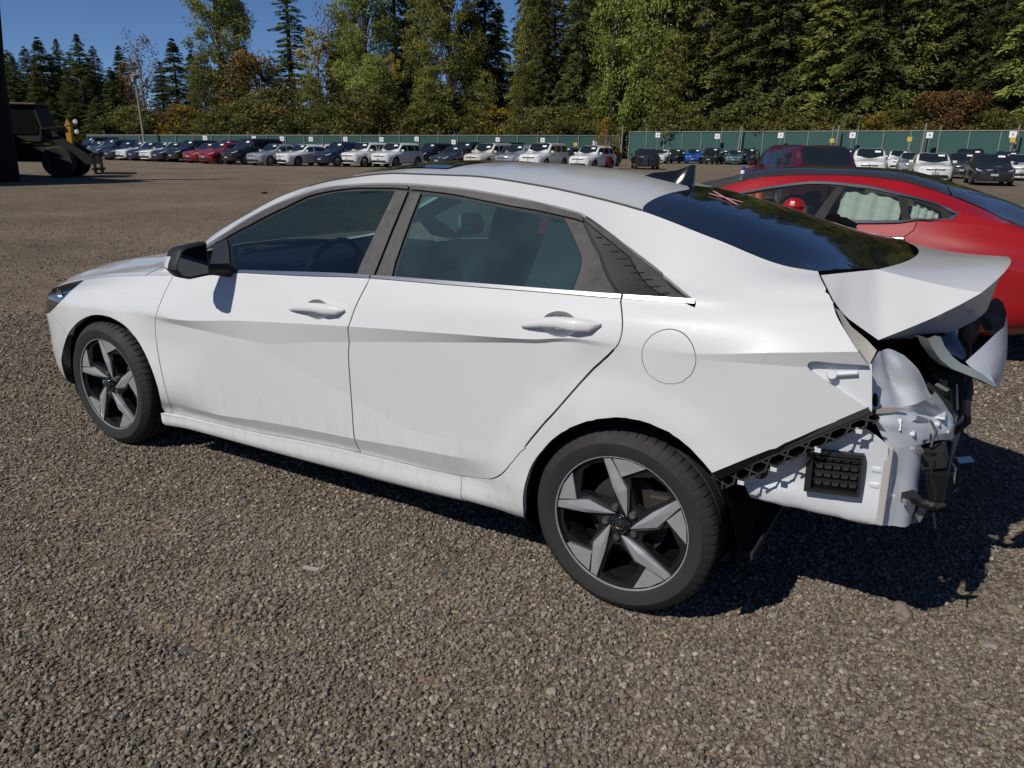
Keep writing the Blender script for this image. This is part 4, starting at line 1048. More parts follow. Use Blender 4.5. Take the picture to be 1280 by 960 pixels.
# inner side panel under the quarter, its lower lip turned in
side_top = [(918, 601), (960, 583), (1000, 567), (1040, 549), (1075, 533), (1111, 557)]
side_bot = [(931, 607), (962, 613), (1000, 620), (1040, 628), (1075, 636), (1103, 641)]
lip = [(939, 622), (965, 628), (1000, 636), (1040, 645), (1080, 654), (1097, 656)]
for sg in (1, -1):
    F = (lambda L: L) if sg == 1 else flip
    cols = []
    for a, b_, c_ in zip(side_top, side_bot, lip):
        mid = ((a[0]+b_[0])/2, (a[1]+b_[1])/2)
        cols.append(F([Y(*a, -0.80), Y(*mid, -0.785), Y(*b_, -0.79), Y(*c_, -0.775), tuple(np.array(Y(*c_, -0.775))+np.array((0, 0.06, 0.004)))]))
    o = sheet('inner_side_panel', cols, INNER, car, sharp=25, rough=0.0035, sub=4)
    # D-corner where the tail lamp sat
    cols = [[Y(1087, 457, -0.80), Y(1083, 475, -0.795), Y(1082, 492, -0.795), Y(1088, 512, -0.80)],
            [Y(1098, 440, -0.755), Y(1103, 465, -0.745), Y(1108, 488, -0.735), Y(1112, 512, -0.74)],
            [Y(1101, 439, -0.745), Y(1110, 465, -0.70), Y(1120, 488, -0.68), Y(1130, 509, -0.68)],
            [Y(1112, 436, -0.70), Y(1128, 460, -0.69), Y(1142, 485, -0.655), Y(1148, 504, -0.65)],
            [Y(1130, 444, -0.63), Y(1148, 462, -0.60), Y(1159, 485, -0.57), Y(1164, 497, -0.57)]]
    sheet('lamp_mount_panel', [F(c) for c in cols], INNER, car, sharp=24, rough=0.006)
    # shelf joining it to the rear panel
    cols = [[Y(1093, 514, -0.79), Y(1093, 526, -0.80), Y(1100, 540, -0.79), Y(1111, 561, -0.775)],
            [Y(1112, 511, -0.74), Y(1118, 528, -0.75), Y(1124, 543, -0.74), Y(1128, 560, -0.735)],
            [Y(1130, 508, -0.68), Y(1140, 524, -0.67), Y(1148, 540, -0.665), Y(1150, 556, -0.665)],
            [Y(1148, 503, -0.65), Y(1160, 518, -0.58), Y(1170, 534, -0.56), Y(1174, 550, -0.55)],
            [Y(1164, 496, -0.57), Y(1178, 512, -0.50), Y(1190, 532, -0.46), Y(1190, 549, -0.45)],
            [(4.40, -0.20, 0.745), (4.435, -0.20, 0.71), (4.468, -0.20, 0.66), (4.47, -0.20, 0.60)],
            [(4.405, 0.0, 0.74), (4.44, 0.0, 0.705), (4.472, 0.0, 0.655), (4.474, 0.0, 0.595)]]
    sheet('rear_shelf', [F(c) for c in cols], INNER, car, sharp=24, rough=0.014)
    # rear corner below the shelf
    cols = [[Y(1111, 561, -0.775), Y(1106, 600, -0.775), Y(1098, 656, -0.775)],
            [Y(1128, 560, -0.74), Y(1122, 602, -0.74), Y(1115, 657, -0.74)],
            [Y(1150, 556, -0.665), Y(1146, 604, -0.67), Y(1138, 654, -0.67)],
            [(4.40, -0.50, 0.62), (4.40, -0.50, 0.55), (4.39, -0.50, 0.50)], [(4.40, 0.0, 0.62), (4.40, 0.0, 0.55), (4.39, 0.0, 0.50)]]
    sheet('rear_corner_panel', [F(c) for c in cols], INNER, car, sharp=24, rough=0.007)
    m = MB(); a, b_ = F([Y(1113, 558, -0.785), Y(1099, 656, -0.785)])
    m.bar(a, b_, 0.014, 0.020); m.build('weld_flange', simple('flange_sealer', (0.40, 0.38, 0.36), rough=0.6), car, bevel=0.004)
    # recessed tail-lamp pocket in the quarter
    pk = F([Y(1006, 452, -0.855), Y(1090, 455, -0.835), Y(1090, 515, -0.835), Y(1010, 466, -0.855)])
    MB().add(pk, [(0, 1, 2, 3)]).build('lamp_pocket', INNER, car)
    # inner edge of the boot opening
    cols = [[Y(1044, 385, -0.80), Y(1050, 388, -0.74)], [Y(1056, 412, -0.80), Y(1064, 408, -0.74)], [Y(1072, 438, -0.80), Y(1084, 425, -0.74)], [Y(1086, 457, -0.80), Y(1096, 438, -0.745)]]
    sheet('boot_gutter', [F(c) for c in cols], simple('cream_sealer', (0.55, 0.50, 0.42), rough=0.7, var=0.2, vscale=20), car)
# stud and bosses on the near pocket
m = MB().tube([Y(1040, 468, -0.85), Y(1040, 468, -0.868)], [0.014, 0.012], 12); m.tube([Y(1046, 467.5, -0.852), Y(1072, 466, -0.845)], 0.007, 8)
m.build('lamp_bracket', INNER, car, smooth=True, sharp=50)
# oval bung hole
MB().add([Y(1094+4*math.cos(a), 500+9*math.sin(a), -0.80) for a in np.linspace(0, 6.28, 13)[:-1]], [tuple(range(12))]).build('bung_hole', DARKIN, car)
# embossed pads beside the flange
for px, py in ((1097, 569), (1095, 589), (1092, 609)):
    c = np.array(Y(px, py, -0.80)); m = MB(); m.box(c+np.array((-0.015, 0.011, -0.011)), c+np.array((0.015, 0.031, 0.011))); m.build('embossed_pad', INNER, car, bevel=0.007)
# cabin vent with flaps
vf = [Y(1011, 560, -0.80), Y(1081, 567, -0.80), Y(1075, 619, -0.80), Y(1006, 611, -0.80)]
def lerp4(u, v, dy=0.0):
    a = np.array(vf[0])*(1-u)+np.array(vf[1])*u; b_ = np.array(vf[3])*(1-u)+np.array(vf[2])*u
    return a*(1-v)+b_*v+np.array((0, dy, 0))
vent = MB()
for (u0, v0, u1, v1) in ((0, 0, 1, 0.09), (0, 0.93, 1, 1), (0, 0.09, 0.12, 0.93), (0.95, 0.09, 1, 0.93)):
    vent.prism([lerp4(u0, v0, -0.018), lerp4(u1, v0, -0.018), lerp4(u1, v1, -0.018), lerp4(u0, v1, -0.018)], (0, 0.02, 0))
vo_ = vent.build('cabin_vent', BLACKP, car)
MB().add([lerp4(0, 0, -0.002), lerp4(1, 0, -0.002), lerp4(1, 1, -0.002), lerp4(0, 1, -0.002)], [(0, 1, 2, 3)]).build('vent_well', DARKIN, vo_)
VF = simple('vent_flap_rubber', (0.05, 0.048, 0.045), rough=0.65)
for i, v in enumerate((0.16, 0.30, 0.50, 0.70)):
    for j in range(5):
        u = 0.17+0.155*j; hgt = 0.10 if i == 0 else 0.15; c_ = 0.03*((i*5+j*3) % 4)/4
        MB().prism([lerp4(u, v, -0.013), lerp4(u+0.135, v+c_, -0.013), lerp4(u+0.125, v+hgt*0.8, -0.008), lerp4(u+0.068, v+hgt, -0.005), lerp4(u+0.012, v+hgt*0.8, -0.007)], (0, 0.003, 0)).build('vent_flap', VF, vo_)
    MB().bar(lerp4(0.15, v-0.015, -0.012), lerp4(0.94, v-0.01, -0.012), 0.004, 0.006).build('vent_bar', BLACKP, vo_)
# black lattice strip that held the bumper side
def lat(u, v):
    """u along the strip (front to back), v down its width"""
    t = spline([(890, 592), (930, 575.5), (980, 555), (1040, 530), (1086, 511.5)], 6); b_ = spline([(902, 612), (938, 598), (988, 577), (1046, 551), (1100, 526)], 6)
    f = u*(len(t)-1); i = min(int(f), len(t)-2); f -= i
    a = np.array(t[i])*(1-f)+np.array(t[i+1])*f; c = np.array(b_[i])*(1-f)+np.array(b_[i+1])*f
    q = a*(1-v)+c*v; yy = -0.872+0.025*u
    return np.array(Y(q[0], q[1], yy))
strip = empty('bumper_side_bracket'); strip.parent = car
for sg in (1, -1):
    g = np.array((1, sg, 1.0))
    m = MB()
    for i in range(16):
        m.bar(lat(i/16, 0.06)*g, lat((i+1)/16, 0.06)*g, 0.012, 0.016); 
        m.bar(lat(i/16, 0.30)*g, lat((i+1)/16, 0.30)*g, 0.005, 0.010)
    m.build('rail', LATT, strip)
    m = MB(); N = 9
    for i in range(N):
        m.bar(lat(i/N, 0.25)*g, lat((i+0.8)/N, 0.98)*g, 0.0035, 0.005); m.bar(lat((i+0.75)/N, 0.25)*g, lat((i+0.1)/N, 0.98)*g, 0.0035, 0.005)
        m.bar(lat((i+0.5)/N, 0.98)*g, lat((i+1.2 if i < N-1 else 1.0*N)/N, 0.9)*g, 0.0035, 0.005)
    m.build('lattice_web', LATT, strip)
    bk = [tuple((lat(u, v)+np.array((0, 0.02, 0)))*g) for u in np.linspace(0, 1, 8) for v in (0, 0.97)]
    MB().add(bk, [(2*i, 2*i+2, 2*i+3, 2*i+1) for i in range(7)]).build('backing', DARKIN, strip)
for u in (0.18, 0.40, 0.645, 0.86):
    c = lat(u, 1.02); m = MB(); m.box(c-np.array((0.009, 0.002, 0.006)), c+np.array((0.009, 0.010, 0.006))); m.build('clip_tab', INNER, strip)
# stud hole in the inner panel
c = np.array(Y(950, 590, -0.803))
MB().lathe([(0.0, 0.0), (0.021, -0.003), (0.022, 0.004)], 18, center=c).build('grommet', BLACKP, car, smooth=True, sharp=40)
MB().tube([c+np.array((0, 0.0, -0.004)), c+np.array((0, -0.014, -0.007))], 0.007, 8).build('stud', STEEL, car)
# mud flap behind the rear wheel
for sg in (1,):
    cols = [[tuple(np.array(Y(897, 600, -0.865))*np.array((1, sg, 1))), (3.955, sg*-0.858, 0.40), (3.972, sg*-0.855, 0.32), (3.968, sg*-0.85, 0.24)], [(3.89, sg*-0.66, 0.54), (3.955, sg*-0.66, 0.40), (3.972, sg*-0.66, 0.32), (3.968, sg*-0.66, 0.24)]]
    sheet('mud_flap', cols, DARKIN, car)
# crash-beam stub, bolts, hook
BRK = simple('dusty_black_steel', (0.022, 0.020, 0.018), rough=0.6, var=0.4, vscale=18)
br = empty('beam_bracket'); br.parent = car
m = MB()
q = [Y(1146, 562, -0.66), Y(1180, 562, -0.60), Y(1184, 586, -0.60), Y(1152, 590, -0.66)]
m.prism(q, (0.0, 0.10, 0.0)); m.build('bracket_plate', BRK, br, bevel=0.006)
MB().prism([Y(1156, 590, -0.66), Y(1187, 592, -0.60), Y(1180, 628, -0.60), Y(1160, 625, -0.65)], (0.0, 0.30, 0.0)).build('crush_box', simple('black_steel', (0.008, 0.008, 0.009), rough=0.45), br, bevel=0.006)
MB().tube([Y(1124, 620, -0.72), Y(1138, 619, -0.70), Y(1150, 628, -0.68), Y(1166, 633, -0.66), Y(1181, 631, -0.64)], [0.018, 0.020, 0.014, 0.012, 0.007], 6).build('bent_tab', BRK, br, smooth=True)
for px, py, yy in ((1147, 562, -0.69), (1131, 626, -0.735), (1160, 628, -0.67)):
    c = np.array(Y(px, py, yy)); MB().tube([c, c+np.array((0.010, -0.014, 0.002))], [0.010, 0.008], 6).build('bolt', simple('bright_zinc', (0.6, 0.6, 0.6), rough=0.25, metal=1.0), br)
m = MB(); m.tube([(4.44, -0.5, 0.56), (4.46, 0.0, 0.56), (4.44, 0.5, 0.56)], 0.035, 6); m.build('crash_beam', simple('black_steel', (0,0,0)), br)
MB().prism([Y(1137, 655, -0.66), Y(1150, 632, -0.66), Y(1160, 636, -0.64), Y(1150, 653, -0.65)], (0, 0.004, 0)).build('plastic_film', glass('thin_film', (0.75, 0.75, 0.78), dirt_haze=0.35), br)
# small upstanding tabs on the shelf
MB().prism([Y(1130, 527, -0.69), Y(1145, 524, -0.67), Y(1160, 529, -0.60), Y(1150, 534, -0.62), Y(1131, 530, -0.69)], (0.0, 0.0, 0.012)).build('shelf_tab', INNER, car)
MB().prism([Y(1120, 524, -0.735), Y(1127, 524, -0.735), Y(1126, 538, -0.745), Y(1121, 539, -0.745)], (0, 0.006, 0)).build('shelf_tab', INNER, car)
for k in range(2): MB().tube([Y(1160+8*k, 548-5*k, -0.56+0.02*k), Y(1180+2*k, 538-2*k, -0.48)], 0.006, 6).build('weld_bead', INNER, car, smooth=True)
sheet('sealer_smear', [[tuple(np.array(Y(px, py, yy))+np.array((0, -0.004, 0.003))) for px, py, yy in c] for c in
     ([(1094, 511, -0.792), (1094, 518, -0.80)], [(1110, 510, -0.75), (1112, 517, -0.755)], [(1130, 511, -0.69), (1132, 513, -0.69)])], GRIME, car)
m = MB(); m.tube([Y(1154, 487, -0.60), Y(1153, 497, -0.605), Y(1156, 507, -0.60), Y(1157, 512, -0.60)], 0.0025, 5); m.build('green_paint_mark', simple('green_marker', (0.05, 0.6, 0.12), rough=0.6), car)

# boot cavity and wiring
m = MB(); m.add([(3.6, -0.66, 0.55), (4.36, -0.60, 0.60), (4.36, 0.60, 0.60), (3.6, 0.66, 0.55), (3.6, -0.66, 1.0), (4.12, -0.66, 1.0), (4.12, 0.66, 1.0), (3.6, 0.66, 1.0), (4.33, -0.60, 0.86), (4.33, 0.60, 0.86)],
     [(0, 1, 2, 3), (0, 3, 7, 4), (0, 4, 5, 8, 1), (3, 2, 9, 6, 7)])
m.build('boot_liner', DARKIN, car, fix=False)
wr = MB(); random.seed(3)
for k in range(14):
    y0 = -0.42+0.06*k; x0 = 4.40+random.uniform(0, 0.05)
    wr.tube([(x0-0.05, y0, 0.80), (x0+0.03, y0+random.uniform(-.04, .04), 0.74+random.uniform(-.03, .05)), (x0+0.05, y0+random.uniform(-.05, .05), 0.66), (x0+0.02, y0+0.05, 0.60+random.uniform(-.04, .03))], 0.012, 6)
wr.build('boot_trim_remnant', BLACKP, car, smooth=True)

# torn plastic, foam and loose wires round the bared tail
rw_ = random.Random(11)
for k in range(7):
    x0, y0, z0 = 4.40+rw_.uniform(0, 0.05), rw_.uniform(-0.66, -0.45), rw_.uniform(0.56, 0.74)
    pts = [(x0, y0, z0)]
    for j in range(4): pts.append((pts[-1][0]+rw_.uniform(-0.01, 0.03), pts[-1][1]+rw_.uniform(-0.03, 0.05), pts[-1][2]-rw_.uniform(0.01, 0.05)))
    MB().tube(pts, 0.0035, 5).build('loose_wire', BLACKP, car, smooth=True)
for k in range(6):
    px, py = 1148+9*k+rw_.uniform(-3, 3), 560+9*k+rw_.uniform(-6, 6); y0 = -0.66+0.02*k
    a_, b2, c2 = [np.array(Y(px+rw_.uniform(-9, 9), py+rw_.uniform(-9, 9), y0+rw_.uniform(-0.01, 0.01))) for _ in range(3)]
    MB().prism([a_, b2, c2], (0.004, 0.006, 0.002)).build('torn_plastic', BRK if k % 2 else BLACKP, car)
for (px, py, yy, w_, h_) in ((1170, 527, -0.54, 0.030, 0.006), (1182, 537, -0.50, 0.026, 0.005), (1176, 519, -0.52, 0.034, 0.004), (1140, 540, -0.68, 0.024, 0.006)):
    c2 = np.array(Y(px, py, yy)); MB().box(c2-np.array((w_*0.4, w_, h_)), c2+np.array((w_*0.4, w_, h_))).build('pressed_rib', INNER, car, bevel=0.004)
MB().prism([Y(1114, 566, -0.772), Y(1120, 566, -0.765), Y(1112, 622, -0.765), Y(1106, 622, -0.772)], (0.0, -0.012, 0)).build('pressed_rib', INNER, car, bevel=0.005)

# ---------------------------------------------------------------- trunk lid, sprung upwards
lid = empty('trunk_lid'); lid.parent = car
FX = lambda y: 4.268-0.175*(abs(y)/0.60)**2
RX = lambda y: 4.537-0.062*(abs(y)/0.42)**2
ZF = lambda y: 1.128-0.006*(abs(y)/0.6)
ZR = lambda y: 1.130-0.044*(abs(y)/0.42)**2
ys = np.linspace(-0.44, 0.44, 23)
deck = []
for y in ys:
    col = []
    xf = 4.268-0.135*(abs(y)/0.6)**2; 
    for t in np.linspace(0, 1, 9):
        x = xf*(1-t)+RX(y)*t; z = ZF(y)*(1-t)+ZR(y)*t-0.004*math.sin(math.pi*t)
        col.append((x, y, z))
    deck.append(col)
sheet('deck', deck, WHITE, lid, sharp=35)
K1, K2 = deck[0][0], deck[0][-1]
for sg in (1, -1):
    G = (lambda p: tuple(p)) if sg == 1 else (lambda p: (p[0], -p[1], p[2]))
    up = [deck[0][0]]+[deck[0][i] for i in range(2, 9, 2)]+[deck[0][-1]]
    A = Y(1026, 344, -0.63); L1 = Y(1042, 376, -0.69); L2 = Y(1056, 395, -0.70); L3 = Y(1078, 411, -0.70); B = Y(1098, 425, -0.70)
    edge = [Y(1130, 412.5, -0.645), Y(1165, 398, -0.57), Y(1200, 381, -0.50)]
    # shoulder facet: fan of strips from the crease to the lower edge
    top = [A]+[tuple(np.array(A)*(1-t)+np.array(deck[0][0])*t) for t in (0.5,)]+[deck[0][0], deck[0][2], deck[0][4], deck[0][6], deck[0][8]]
    bot = [A, L1, L2, L3, B, edge[0], edge[1], edge[2], deck[0][8]]
    tp = [np.array(dense(np.array(top), 10, closed=False))]
    def resamp(L, n):
        L = np.array(L); d = np.concatenate([[0], np.cumsum(np.linalg.norm(np.diff(L, axis=0), axis=1))]); s_ = np.linspace(0, d[-1], n)
        return np.stack([np.interp(s_, d, L[:, i]) for i in range(3)], -1)
    T_ = resamp(top, 28)
    bl = resamp([A, L1, L2, L3, B], 12); br_ = resamp([B]+edge+[deck[0][8]], 17)
    Bm = np.concatenate([bl[:-1], br_])
    cols = [[G(T_[i]*(1-t)+Bm[i]*t) for t in np.linspace(0, 1, 7)] for i in range(28)]
    sheet('shoulder', cols, WHITE, lid, sharp=30)
    # turned-in lower edge of the shoulder
    cols = [[G(p), G(np.array(p)+np.array((0.012, 0.03, -0.012)))] for p in bl[5:]]
    sheet('hem', cols, WHITE, lid)
    # undercut lip below the tail edge
    lipl = [Y(1098, 425, -0.70), Y(1125, 423, -0.58), Y(1160, 420, -0.48), Y(1195, 413, -0.39), Y(1222, 399, -0.33), Y(1236, 386, -0.28)]
    e1 = resamp([B]+edge+[deck[0][8]]+[deck[i][-1] for i in range(1, 12)], 30)
    e2 = resamp([lipl[0]]+lipl[1:]+[(4.490, -0.22, 1.03), (4.498, -0.1, 1.04), (4.500, 0.0, 1.045)], 30)
    cols = [[G(e1[i]), G(e1[i]*0.5+e2[i]*0.5), G(e2[i])] for i in range(30)]
    sheet('tail_lip', cols, WHITE, lid, sharp=60)
    # dark lamp bar under the lip
    e3 = resamp([B, Y(1150, 424, -0.56), Y(1190, 440, -0.50), Y(1212, 452, -0.46), (4.475, -0.36, 0.905), (4.495, -0.2, 0.90), (4.50, 0.0, 0.90)], 30)
    cols = [[G(e2[i]-np.array((0.004, 0, 0))), G(e2[i]*0.5+e3[i]*0.5-np.array((0.03, 0, 0))), G(e3[i]-np.array((0.012, 0, 0)))] for i in range(30)]
    sheet('lamp_bar', cols, simple('dark_lamp_lens', (0.010, 0.004, 0.004), rough=0.10, coat=1.0), lid, sharp=60)
    # lower skin of the lid
    lo = [[Y(1207, 452, -0.47), Y(1212, 458, -0.465), Y(1222, 464, -0.46), Y(1236, 476, -0.45)],
          [Y(1226, 435, -0.42), Y(1230, 452, -0.42), Y(1236, 465, -0.41), Y(1246, 484, -0.40)],
          [(4.528, -0.34, 0.955), (4.545, -0.34, 0.90), (4.557, -0.34, 0.84), (4.552, -0.33, 0.785)],
          [(4.548, -0.22, 0.955), (4.562, -0.22, 0.90), (4.572, -0.22, 0.83), (4.566, -0.22, 0.765)],
          [(4.556, 0.0, 0.955), (4.570, 0.0, 0.89), (4.580, 0.0, 0.82), (4.572, 0.0, 0.75)]]
    sheet('lower_skin', [[G(p) for p in c] for c in lo], INNER, lid, sharp=25)
    # inner frame of the lid
    c0 = [Y(1160, 423, -0.63), Y(1166, 436, -0.615), Y(1176, 450, -0.595), Y(1190, 461, -0.565), Y(1208, 468, -0.53), Y(1226, 475, -0.49), Y(1243, 484, -0.43)]
    c1 = [Y(1176, 421, -0.57), Y(1181, 433, -0.56), Y(1190, 445, -0.545), Y(1201, 454, -0.52), Y(1214, 460, -0.49), Y(1228, 467, -0.46), Y(1241, 478, -0.43)]
    cols = [[G(np.array(a)-np.array((0.03, -0.03, 0))), G(a), G(np.array(a)*0.5+np.array(b_)*0.5+np.array((0.0, 0, 0.006))), G(b_)] for a, b_ in zip(c0, c1)]
    sheet('inner_frame', cols, simple('grey_green_primer', (0.30, 0.33, 0.32), rough=0.5), lid, sharp=25)
# underside
un = MB(); un.add([(4.10, -0.58, 1.085), (4.46, -0.40, 1.04), (4.46, 0.40, 1.04), (4.10, 0.58, 1.085)], [(0, 1, 2, 3)]); un.build('underside', DARKIN, lid)
un = MB(); un.add([(4.20, -0.64, 0.975), (4.40, -0.50, 0.955), (4.40, 0.50, 0.955), (4.20, 0.64, 0.975)], [(0, 1, 2, 3)]); un.build('inner_liner', DARKIN, lid)
# ------------------------------------------------------------------ red liftback parked beyond
CYT = 4.25
tesla = empty('red_liftback', (0, 0, 0))
tag(tesla, 'bright red liftback with black glass roof and deployed curtain airbag, parked beyond the white sedan', 'car')
RED = simple('red_paint', (0.30, 0.005, 0.009), rough=0.45, coat=0.7, coat_rough=0.03, spec=0.3)
TGL = glass('liftback_side_glass', (0.62, 0.70, 0.68), dirt_haze=0.02)
TRF = simple('black_glass_roof', (0.035, 0.036, 0.037), rough=0.12, coat=1.0)
def trow(wf, trace, pre=(), post=()):
    out = []
    for px, py in trace:
        x = 3.5
        for _ in range(25):
            q = at_y(px, py, CYT-float(wf(x))); x = q[0]
        out.append((float(q[0]), float(wf(x)), float(q[2])))
    return list(pre)+sorted(out)+list(post)
cst = lambda w: (lambda x: w)
TX0, TX1 = 0.22, 5.24
tw_b = pchip([2.0, 3.0, 3.8, 4.3, 4.8], [0.90, 0.925, 0.92, 0.87, 0.82]); tw_d = pchip([1.6, 2.4, 3.3, 4.0, 4.3], [0.80, 0.70, 0.65, 0.72, 0.82])
tw_r = pchip([1.6, 2.4, 3.4, 4.2, 4.8], [0.72, 0.62, 0.57, 0.60, 0.66])
TR = []
TR.append([(TX0, 0.10, 0.2), (0.3, 0.6, 0.19), (0.8, 0.80, 0.18), (4.5, 0.80, 0.2), (5.1, 0.6, 0.3), (TX1, 0.1, 0.34)])
TR.append([(TX0, 0.10, 0.26), (0.3, 0.66, 0.25), (0.8, 0.90, 0.24), (2.5, 0.93, 0.25), (4.4, 0.93, 0.26), (5.0, 0.80, 0.36), (5.2, 0.6, 0.40), (TX1, 0.1, 0.40)])
TR.append([(TX0, 0.10, 0.45), (0.3, 0.69, 0.46), (0.8, 0.93, 0.50), (2.5, 0.955, 0.55), (4.4, 0.972, 0.56), (5.0, 0.86, 0.56), (5.2, 0.65, 0.56), (TX1, 0.1, 0.56)])
TR.append([(TX0, 0.10, 0.55), (0.3, 0.68, 0.58), (0.8, 0.91, 0.68), (2.0, 0.95, 0.76), (3.3, 0.96, 0.82), (4.3, 0.965, 0.84), (4.9, 0.86, 0.80), (5.18, 0.65, 0.76), (TX1, 0.1, 0.76)])
TR.append(trow(tw_b, [(1025, 279.5), (1122, 279.5), (1152, 276)], pre=[(TX0, 0.10, 0.58), (0.3, 0.64, 0.62), (0.8, 0.80, 0.74), (1.7, 0.86, 0.84), (2.3, 0.90, 0.885), (2.9, 0.92, 0.915)], post=[(4.35, 0.86, 0.985), (4.8, 0.79, 0.925), (5.15, 0.60, 0.86), (TX1, 0.1, 0.84)]))
TR.append(trow(tw_d, [(931, 240), (969, 232.5), (1025, 227), (1081, 232), (1126, 242), (1167, 253), (1192, 263)], pre=[(TX0, 0.10, 0.60), (0.3, 0.55, 0.65), (0.8, 0.68, 0.78), (1.5, 0.76, 0.87), (1.8, 0.77, 0.91), (2.1, 0.75, 0.99)], post=[(4.5, 0.80, 1.01), (4.8, 0.735, 0.935), (5.15, 0.50, 0.88), (TX1, 0.1, 0.86)]))
TR.append(trow(tw_r, [(957, 221), (1010, 218.5), (1062, 219.5), (1119, 225), (1175, 240), (1212, 254), (1280, 284)], pre=[(TX0, 0.08, 0.61), (0.3, 0.4, 0.67), (0.8, 0.45, 0.81), (1.4, 0.50, 0.89), (1.7, 0.66, 0.94), (2.1, 0.66, 1.06), (2.5, 0.62, 1.16)], post=[(5.0, 0.50, 0.90), (5.18, 0.35, 0.885), (TX1, 0.08, 0.87)]))
TR.append([(TX0, 0, 0.61), (0.3, 0, 0.68), (0.8, 0, 0.83), (1.35, 0, 0.91), (1.7, 0, 1.0), (2.1, 0, 1.12), (2.5, 0, 1.22), (2.9, 0, 1.285), (3.4, 0, 1.315), (3.8, 0, 1.295), (4.2, 0, 1.225), (4.6, 0, 1.10), (4.95, 0, 0.955), (5.15, 0, 0.90), (TX1, 0, 0.88)])
T1 = Surf(TR, crease=(4, 5), x0=TX0, x1=TX1, cy=CYT, flare=((1.12, 0.33, 0.40, 0.52, 0.015), (4.08, 0.33, 0.40, 0.52, 0.015)))
def tS(*p): return [T1.see(*q) for q in p]
# glazing outlines
tf_ = [(2.05, 4.12)]+[(x, 4.12) for x in np.linspace(2.2, 3.31, 10)]+[(3.36, 4.5), (3.42, 4.9)]+[(x, 4.93) for x in np.linspace(3.36, 2.05, 12)]
trr = [(x, 4.12) for x in np.linspace(3.40, 3.93, 8)]+[(3.90, 4.5), (3.86, 4.92)]+[(x, 4.93) for x in np.linspace(3.82, 3.48, 6)]+[(3.43, 4.5)]
tq = [(3.99, 4.14), (4.10, 4.14), (4.18, 4.30), (4.16, 4.7), (3.93, 4.92), (3.95, 4.5)]
def arc(cx, cz, r, S, a0=0, a1=180, n=26): return [(cx+r*math.cos(math.radians(a)), S.t_at_z(cx+r*math.cos(math.radians(a)), cz+r*math.sin(math.radians(a)), 0, 4)) for a in np.linspace(a0, a1, n)]
ar_f, ar_r = arc(1.12, 0.32, 0.375, T1), arc(4.08, 0.32, 0.375, T1)
def strip_to(xa, xb, t, n=14): return [(x, t) for x in np.linspace(xa, xb, n)]
# flank: fender, front door, rear door, quarter
bx = [1.62, 2.62, 3.62]
lowb = 1.0
join = dict(gap=0.003, flange=0.015, mirror=True)
panel('front_fender', T1, [(TX0+0.01, 0.0), (0.735, 0.0)]+ar_f[::-1]+[(1.51, 0.0), (1.62, 0.0), (1.60, 2.0), (1.64, 4.0)]+strip_to(1.6, TX0+0.01, 4.0), RED, tesla, **join)
panel('front_door', T1, [(1.62, 0.6)]+strip_to(1.7, 3.32, 0.6)+[(3.30, 2.0), (3.37, 4.0)]+strip_to(3.3, 1.7, 4.0)+[(1.64, 4.0), (1.60, 2.0)], RED, tesla, **join)
panel('rear_door', T1, strip_to(3.32, 3.62, 0.6)+[(3.64, 1.2), (3.72, 2.0), (3.95, 3.2), (4.02, 3.6), (4.03, 4.0)]+strip_to(4.0, 3.4, 4.0)+[(3.37, 4.0), (3.30, 2.0)], RED, tesla, **join)
tq_up = [(4.03, 4.0)]+tS((1185, 263.5), (1197, 264))+[(x, 5.0) for x in np.linspace(4.20, 1.75, 50)]
tail_cut = [(5.02, 4.0), (5.03, 3.55), (5.06, 3.2), (5.12, 3.0), (TX1-0.005, 3.0)]
panel('quarter_panel', T1, [(3.66, 0.0), (3.70, 0.0)]+ar_r[::-1]+[(4.46, 0.0), (TX1-0.005, 0.0)]+[(TX1-0.005, 2.95)]+tail_cut[::-1][1:]+[(5.05, 4.4), (5.02, 5.0), (4.99, 6.0)]+[(x, 6.0) for x in np.linspace(4.9, 1.75, 60)]+[(1.75, 5.0)]+[(x, 5.0) for x in np.linspace(1.8, 4.18, 50)]+[(4.26, 4.75), (4.24, 4.3), (4.12, 4.0), (4.03, 4.0), (4.02, 3.6), (3.95, 3.2), (3.72, 2.0), (3.64, 1.2)], RED, tesla, **join)
panel('sill', T1, strip_to(1.62, 3.66, 0.58)+strip_to(3.66, 1.62, 0.0), RED, tesla, **join)
panel('front_window', T1, tf_, TGL, tesla, mirror=True, gap=0, flange=0, off=-0.006)
panel('rear_side_window', T1, trr, TGL, tesla, mirror=True, gap=0, flange=0, off=-0.006)
panel('quarter_window', T1, tq, TGL, tesla, mirror=True, gap=0, flange=0, off=-0.006)
panel('window_seal', T1, [(1.8, 4.02)]+strip_to(1.9, 4.10, 4.02)+[(4.23, 4.3), (4.24, 4.75), (4.15, 4.99)]+[(x, 4.99) for x in np.linspace(4.1, 1.8, 40)], RUBBER, tesla, holes=[tf_, trr, tq], mirror=True, gap=0, flange=0, off=-0.008)
for a in ([(x, 4.02) for x in np.linspace(1.9, 4.12, 30)]+[(4.25, 4.25), (4.27, 4.7), (4.25, 4.70), (4.22, 4.28), (4.10, 4.10)]+[(x, 4.10) for x in np.linspace(4.08, 1.9, 30)],
          [(x, 4.94) for x in np.linspace(1.9, 4.16, 40)]+[(4.27, 4.72), (4.30, 4.75), (4.22, 5.02)]+[(x, 5.02) for x in np.linspace(4.16, 1.9, 40)]):
    panel('chrome_surround', T1, a, CHROME, tesla, mirror=True, gap=0, flange=0.004, off=0.004)
join_halves('hood', T1, [(x, 4.0) for x in np.linspace(TX0+0.02, 1.64, 20)]+[(1.70, 5.0), (1.66, 6.0), (1.36, 7.0), (TX0+0.02, 7.0)], RED, tesla, gap=0.002, flange=0)
